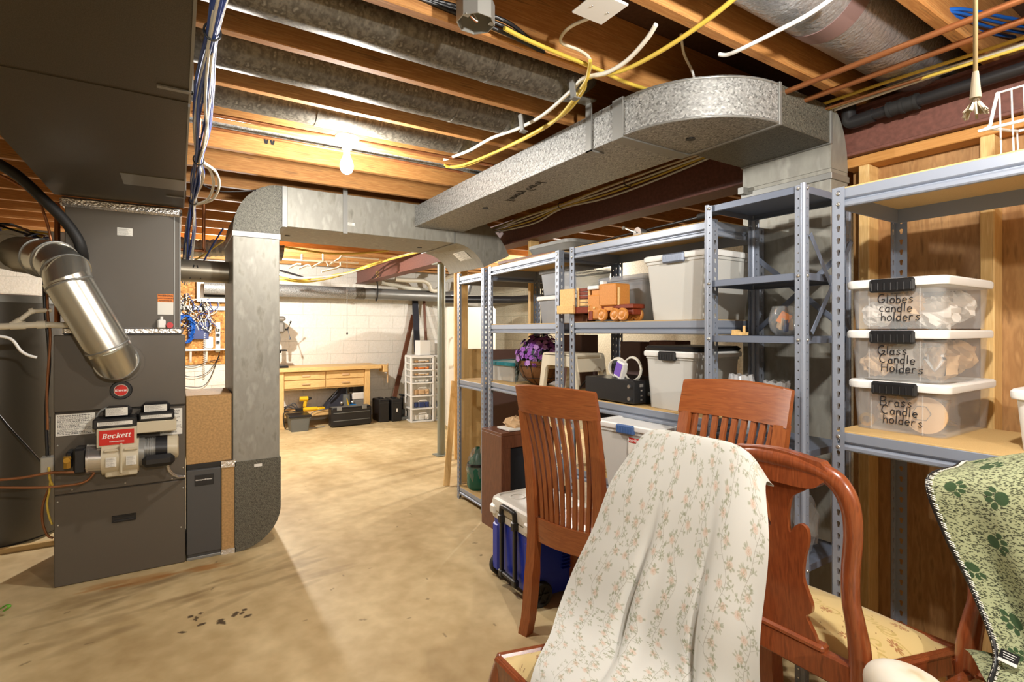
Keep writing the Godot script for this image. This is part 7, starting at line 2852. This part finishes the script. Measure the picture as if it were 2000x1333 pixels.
	for c in [Vector3(1.239, 2.27, -1.527), Vector3(1.26, 2.27, -1.903)]:
		g = G.new()
		g.box(c + Vector3(0, 0.0, 0), Vector3(0.006, 0.075, 0.03), 0.002, Basis(Vector3(0, 0, 1), 0.15))
		g.box(c + Vector3(0.012, -0.036, 0), Vector3(0.03, 0.006, 0.03), 0.002)
		solo("cable_clip", ["grey cable hanger on the joist nearer the trunk duct strap", "grey cable hanger on the joist nearer the bulb"][ci], "hanger", g, M.grey)
		ci += 1
	# octagonal junction box and cover plate
	o = thing("junction_box", "open grey octagonal electrical box hanging on a joist face", "electrical box", Vector3(0.728, 2.265, -1.338))
	g = G.new()
	var ring0 := []
	for i in 8:
		var a := TAU * (i + 0.5) / 8
		ring0.append(Vector3(cos(a), 0, sin(a)))
	var mk := func(r: float, y: float) -> Array:
		var out := []
		for q in ring0:
			out.append(Vector3(q.x * r, y, q.z * r))
		return out
	g.rings([mk.call(0.002, 0.050), mk.call(0.056, 0.050), mk.call(0.056, -0.01), mk.call(0.0535, -0.01), mk.call(0.0535, 0.046), mk.call(0.002, 0.046)], true, true)
	part(o, "case", g, M.steel_box)
	g = G.new()
	for s in [-1, 1]:
		g.box(Vector3(s * 0.04, -0.008, 0.022), Vector3(0.016, 0.003, 0.016), 0.001)
	part(o, "screw_ear", g, M.steel_box)
	for k in 2:
		g = G.new()
		g.tube(spline([Vector3(-0.03 + k * 0.01, 0.04, 0.0), Vector3(-0.03, -0.004, 0.02), Vector3(0.0, -0.006 - k * 0.004, 0.01), Vector3(-0.02, 0.04, -0.01)]), 0.0022, 6)
		part(o, "wire", g, M.copper if k else M.white, 60)
	o = thing("cover_plate", "blank white square cover plate on the ceiling at top centre", "cover plate", Vector3(1.021, 2.292, -1.134))
	g = G.new()
	g.box(V0, Vector3(0.115, 0.008, 0.115), 0.003)
	part(o, "plate", g, M.white)
	g = G.new()
	for s in [-1, 1]:
		g.ball(Vector3(s * 0.03, -0.004, 0), Vector3(0.004, 0.002, 0.004), 8, 6)
	part(o, "screw", g, M.screw, 60)
	g = G.new()
	g.box(Vector3(0.725, 2.34, -1.484) + Vector3(0, 0, 0.0), Vector3(0.024, 0.036, 0.002), 0.0005)
	solo("wall_sticker", "small white tag nailed to a joist left of the junction box", "tag", g, M.paper)
	# rope pull of the near lamp
	o = thing("rope_pull", "frayed cream pull cord with a knot hanging near the camera at right", "cord", Vector3(1.025, 1.713, -0.296))
	g = G.new()
	g.tube([Vector3(0, 0.0, 0), Vector3(0.0, 0.25, 0), Vector3(-0.004, 0.5, -0.002)], 0.0030, 8)
	part(o, "cord", g, M.rope, 60)
	g = G.new()
	g.tube([Vector3(0, 0.05, 0), Vector3(0, 0.01, 0)], [0.004, 0.0075], 10)
	for i in 26:
		var a := rng.randf() * TAU
		g.tube([Vector3(0, 0.012, 0), Vector3(cos(a) * 0.009, -0.004, sin(a) * 0.009), Vector3(cos(a) * rng.randf_range(0.008, 0.018), -rng.randf_range(0.006, 0.02), sin(a) * 0.014)], 0.0018, 5)
	part(o, "frayed_knot", g, M.rope_end, 60)
	# at the left: refrigerant line, copper lines, drain pipes and wires by the furnace
	line("insulated_line", "thick black insulated refrigerant line curving down to the coil cabinet", "pipe", [Vector3(-0.81, 2.23, -3.55), Vector3(-0.681, 2.15, -3.55), Vector3(-0.585, 2.048, -3.55), Vector3(-0.496, 1.943, -3.56), Vector3(-0.441, 1.848, -3.57), Vector3(-0.428, 1.788, -3.6), Vector3(-0.429, 1.757, -3.66)], 0.026, M.insulation)
	line("copper_pipe", "thin bare copper line curving beside the black insulated line", "pipe", [Vector3(-0.826, 2.191, -3.62), Vector3(-0.704, 2.125, -3.62), Vector3(-0.616, 2.059, -3.62), Vector3(-0.576, 1.944, -3.62), Vector3(-0.556, 1.839, -3.62), Vector3(-0.55, 1.764, -3.66), Vector3(-0.551, 1.604, -3.7)], 0.0065, M.copper)
	line("copper_pipe", "thick upright copper pipe at the left edge of the coil cabinet", "pipe", [Vector3(-0.58, 2.105, -3.95), Vector3(-0.58, 1.62, -3.95), Vector3(-0.58, 1.385, -3.95)], 0.014, M.copper, 2)
	line("copper_pipe", "reddish wire-thin line dropping down the left side of the furnace", "pipe", [Vector3(-0.574, 1.598, -3.63), Vector3(-0.57, 1.437, -3.63), Vector3(-0.561, 1.33, -3.63), Vector3(-0.574, 1.062, -3.63), Vector3(-0.572, 0.847, -3.63)], 0.006, M.copper_old)
	line("black_cable", "black cable running down the left edge of the furnace", "cable", [Vector3(-0.591, 1.707, -3.66), Vector3(-0.587, 1.491, -3.66), Vector3(-0.57, 1.221, -3.66), Vector3(-0.583, 0.951, -3.66), Vector3(-0.578, 0.708, -3.66)], 0.008, M.black)
	line("black_cable", "black wire sagging across the dark tank to the small grey box", "cable", [Vector3(-0.949, 0.924, -4.35), Vector3(-0.848, 0.774, -4.3), Vector3(-0.743, 0.7, -4.1), Vector3(-0.622, 0.643, -3.8)], 0.006, M.black)
	line("oil_line", "upper brown copper oil line curving from the burner off to the left", "pipe", [Vector3(-0.781, 0.643, -3.5), Vector3(-0.653, 0.638, -3.5), Vector3(-0.537, 0.647, -3.5), Vector3(-0.437, 0.637, -3.5), Vector3(-0.395, 0.658, -3.5), Vector3(-0.387, 0.702, -3.5), Vector3(-0.387, 0.729, -3.5)], 0.0068, M.copper_old)
	line("oil_line", "lower brown copper oil line curving from the pump off to the left", "pipe", [Vector3(-0.786, 0.609, -3.52), Vector3(-0.619, 0.579, -3.52), Vector3(-0.5, 0.568, -3.52), Vector3(-0.408, 0.575, -3.52), Vector3(-0.367, 0.62, -3.53), Vector3(-0.359, 0.663, -3.54)], 0.0062, M.copper_old)
	o = thing("switch_box", "small grey metal switch box at the lower left edge of the furnace", "electrical box", Vector3(-0.576, 0.659, -3.67))
	g = G.new()
	g.box(V0, Vector3(0.055, 0.085, 0.06), 0.004)
	part(o, "case", g, M.steel_box)
	g = G.new()
	g.tube(spline([Vector3(0.008, -0.01, 0.033), Vector3(0.012, -0.07, 0.034), Vector3(0.02, -0.11, 0.02)]), 0.006, 8)
	part(o, "yellow_wire", g, M.yellow_wire, 60)
	g = G.new()
	g.cyl(Vector3(0, 0.04, 0), Vector3(0.0, 0.25, 0.0), 0.01, -1, 12)
	part(o, "conduit", g, M.galv_old, 40)
	line("loose_wire", "yellow and copper wires hanging loose at the furnace's lower left corner", "wire", [Vector3(-0.569, 0.572, -3.68), Vector3(-0.573, 0.513, -3.68), Vector3(-0.582, 0.446, -3.68), Vector3(-0.573, 0.376, -3.68), Vector3(-0.561, 0.333, -3.68)], 0.005, M.yellow_wire)
	line("loose_wire", "brown wire looping down the dark tank's right side", "wire", [Vector3(-0.568, 0.548, -3.7), Vector3(-0.601, 0.444, -3.7), Vector3(-0.603, 0.349, -3.7), Vector3(-0.585, 0.277, -3.7), Vector3(-0.56, 0.253, -3.7)], 0.006, M.copper_old)
	o = thing("drain_pipe", "white plastic condensate pipes with tees at the left of the furnace", "pipe")
	g = G.new()
	g.tube([Vector3(-0.858, 1.38, -3.6), Vector3(-0.583, 1.399, -3.6), Vector3(-0.515, 1.394, -3.62), Vector3(-0.455, 1.403, -3.65)], 0.0165, 14)
	part(o, "main_run", g, M.pvc, 60)
	g = G.new()
	g.tube([Vector3(-0.691, 1.404, -3.6), Vector3(-0.632, 1.468, -3.62), Vector3(-0.559, 1.475, -3.64)], 0.012, 14)
	part(o, "branch", g, M.pvc, 60)
	for q in [[Vector3(-0.71, 1.391, -3.6), Vector3(-0.652, 1.395, -3.6), 0.0205], [Vector3(-0.609, 1.396, -3.6), Vector3(-0.573, 1.399, -3.6), 0.0205], [Vector3(-0.699, 1.398, -3.6), Vector3(-0.672, 1.422, -3.6), 0.016], [Vector3(-0.64, 1.465, -3.62), Vector3(-0.624, 1.471, -3.62), 0.0155]]:
		g = G.new()
		g.cyl(q[0], q[1], q[2], -1, 16)
		part(o, "coupling", g, M.pvc, 40)
	line("white_tube", "white flexible tube drooping from the drain pipe across the dark tank", "tube", [Vector3(-0.763, 1.345, -3.5), Vector3(-0.69, 1.327, -3.5), Vector3(-0.653, 1.269, -3.5), Vector3(-0.625, 1.245, -3.5), Vector3(-0.592, 1.232, -3.5)], 0.007, M.white)
	# pale shelf-like panel behind the smoke pipe
	g = G.new()
	g.span(Vector3(-1.6, 1.98, -5.3), Vector3(-0.60, 2.12, -5.24), 0.004)
	solo("metal_duct", "bright silver-white duct side glimpsed above the smoke pipe at left", "duct", g, M.galv_trim)
	o = thing("wire_nest", "nest of brown and blue wires above the smoke pipe at far left", "wires")
	for k in 12:
		g = G.new()
		var pts := []
		for i in 5:
			pts.append(Vector3(-1.25 + i * 0.14 + rng.randf_range(-0.04, 0.04), 1.98 - i * 0.012 + rng.randf_range(-0.06, 0.06), -4.2 + rng.randf_range(-0.1, 0.1)))
		g.tube(spline(pts, 4), 0.006, 5)
		part(o, "wire", g, [M.copper_old, M.black, M.blue_wire, M.yellow_wire][k % 4], 60)
	# yellow cables under the far joists
	var fl := ["yellow cable drooping in a long curve before the white back wall", "second yellow cable drooping lower before the back wall", "cream cable drooping among the yellow ones at back", "yellow cable draped high under the joists beyond the cross duct"]
	var fk := 0
	for q in [[Vector3(1.09, 2.044, -7.2), Vector3(1.365, 2.013, -7.2), Vector3(1.753, 2.101, -7.2), Vector3(2.036, 2.167, -7), Vector3(2.212, 2.237, -6.3), Vector3(2.389, 2.277, -5.6)], [Vector3(1.105, 2.021, -7.3), Vector3(1.448, 2.005, -7.3), Vector3(1.845, 2.101, -7.3), Vector3(2.142, 2.232, -6.9), Vector3(2.27, 2.256, -6.1), Vector3(2.452, 2.293, -5.6)], [Vector3(1.059, 2.057, -7), Vector3(1.389, 2.03, -7), Vector3(1.901, 2.118, -7), Vector3(2.214, 2.253, -6.8), Vector3(2.322, 2.273, -5.9), Vector3(2.516, 2.31, -5.6)], [Vector3(0.817, 2.167, -5.4), Vector3(1.024, 2.15, -5.4), Vector3(1.265, 2.134, -5.4), Vector3(1.571, 2.158, -5.4), Vector3(1.861, 2.196, -5.3)]]:
		line("house_cable", fl[fk], "cable", q, 0.011 if fk < 3 else 0.010, [M.yellow_wire, M.yellow_wire, M.cream, M.yellow_wire][fk])
		fk += 1
	line("black_cable", "straight black cable slanting before the white back wall", "cable", [Vector3(1.045, 2.123, -7.1), Vector3(1.224, 2.082, -7.1), Vector3(1.359, 2.044, -7.1)], 0.012, M.black)
	line("house_cable", "yellow cable hanging in a bow before the silver flexible duct", "cable", [Vector3(0.02, 1.9, -4.6), Vector3(0.094, 1.887, -4.6), Vector3(0.16, 1.93, -4.6), Vector3(0.245, 2.007, -4.6), Vector3(0.3, 2.044, -4.5)], 0.006, M.yellow_wire)
	line("blue_cable", "blue and white cable slanting up to the tall duct's corner", "cable", [Vector3(0.16, 1.862, -4.4), Vector3(0.218, 1.985, -4.4), Vector3(0.283, 2.11, -4.35)], 0.006, M.blue_wire)
	line("dark_wire", "thin dark wire sagging between bundle and cross duct corner", "wire", [Vector3(0.072, 2.21, -3.4), Vector3(0.181, 2.158, -3.4), Vector3(0.31, 2.171, -3.4), Vector3(0.392, 2.193, -3.42)], 0.004, M.black)
	# stencilled letter on the orange joist
	word(get_node("ceiling"), "stencil", "W", 0.075, fr(Vector3.BACK, Vector3.UP, Vector3(0.415, 2.385, -3.0555)), M.ink, "Droid Sans", true)
	# felt-pen note upside down on the trunk duct's underside
	var to = get_node("branch_duct")
	scrawl(to, "Romany Garol", 0.055, Transform3D(Basis(Vector3(-0.15, 0, 0.98).normalized(), Vector3(0.98, 0, 0.15).normalized(), Vector3(0, -1, 0)), Vector3(1.62, 2.129, -2.62)), 3, M.ink, 0.0016)
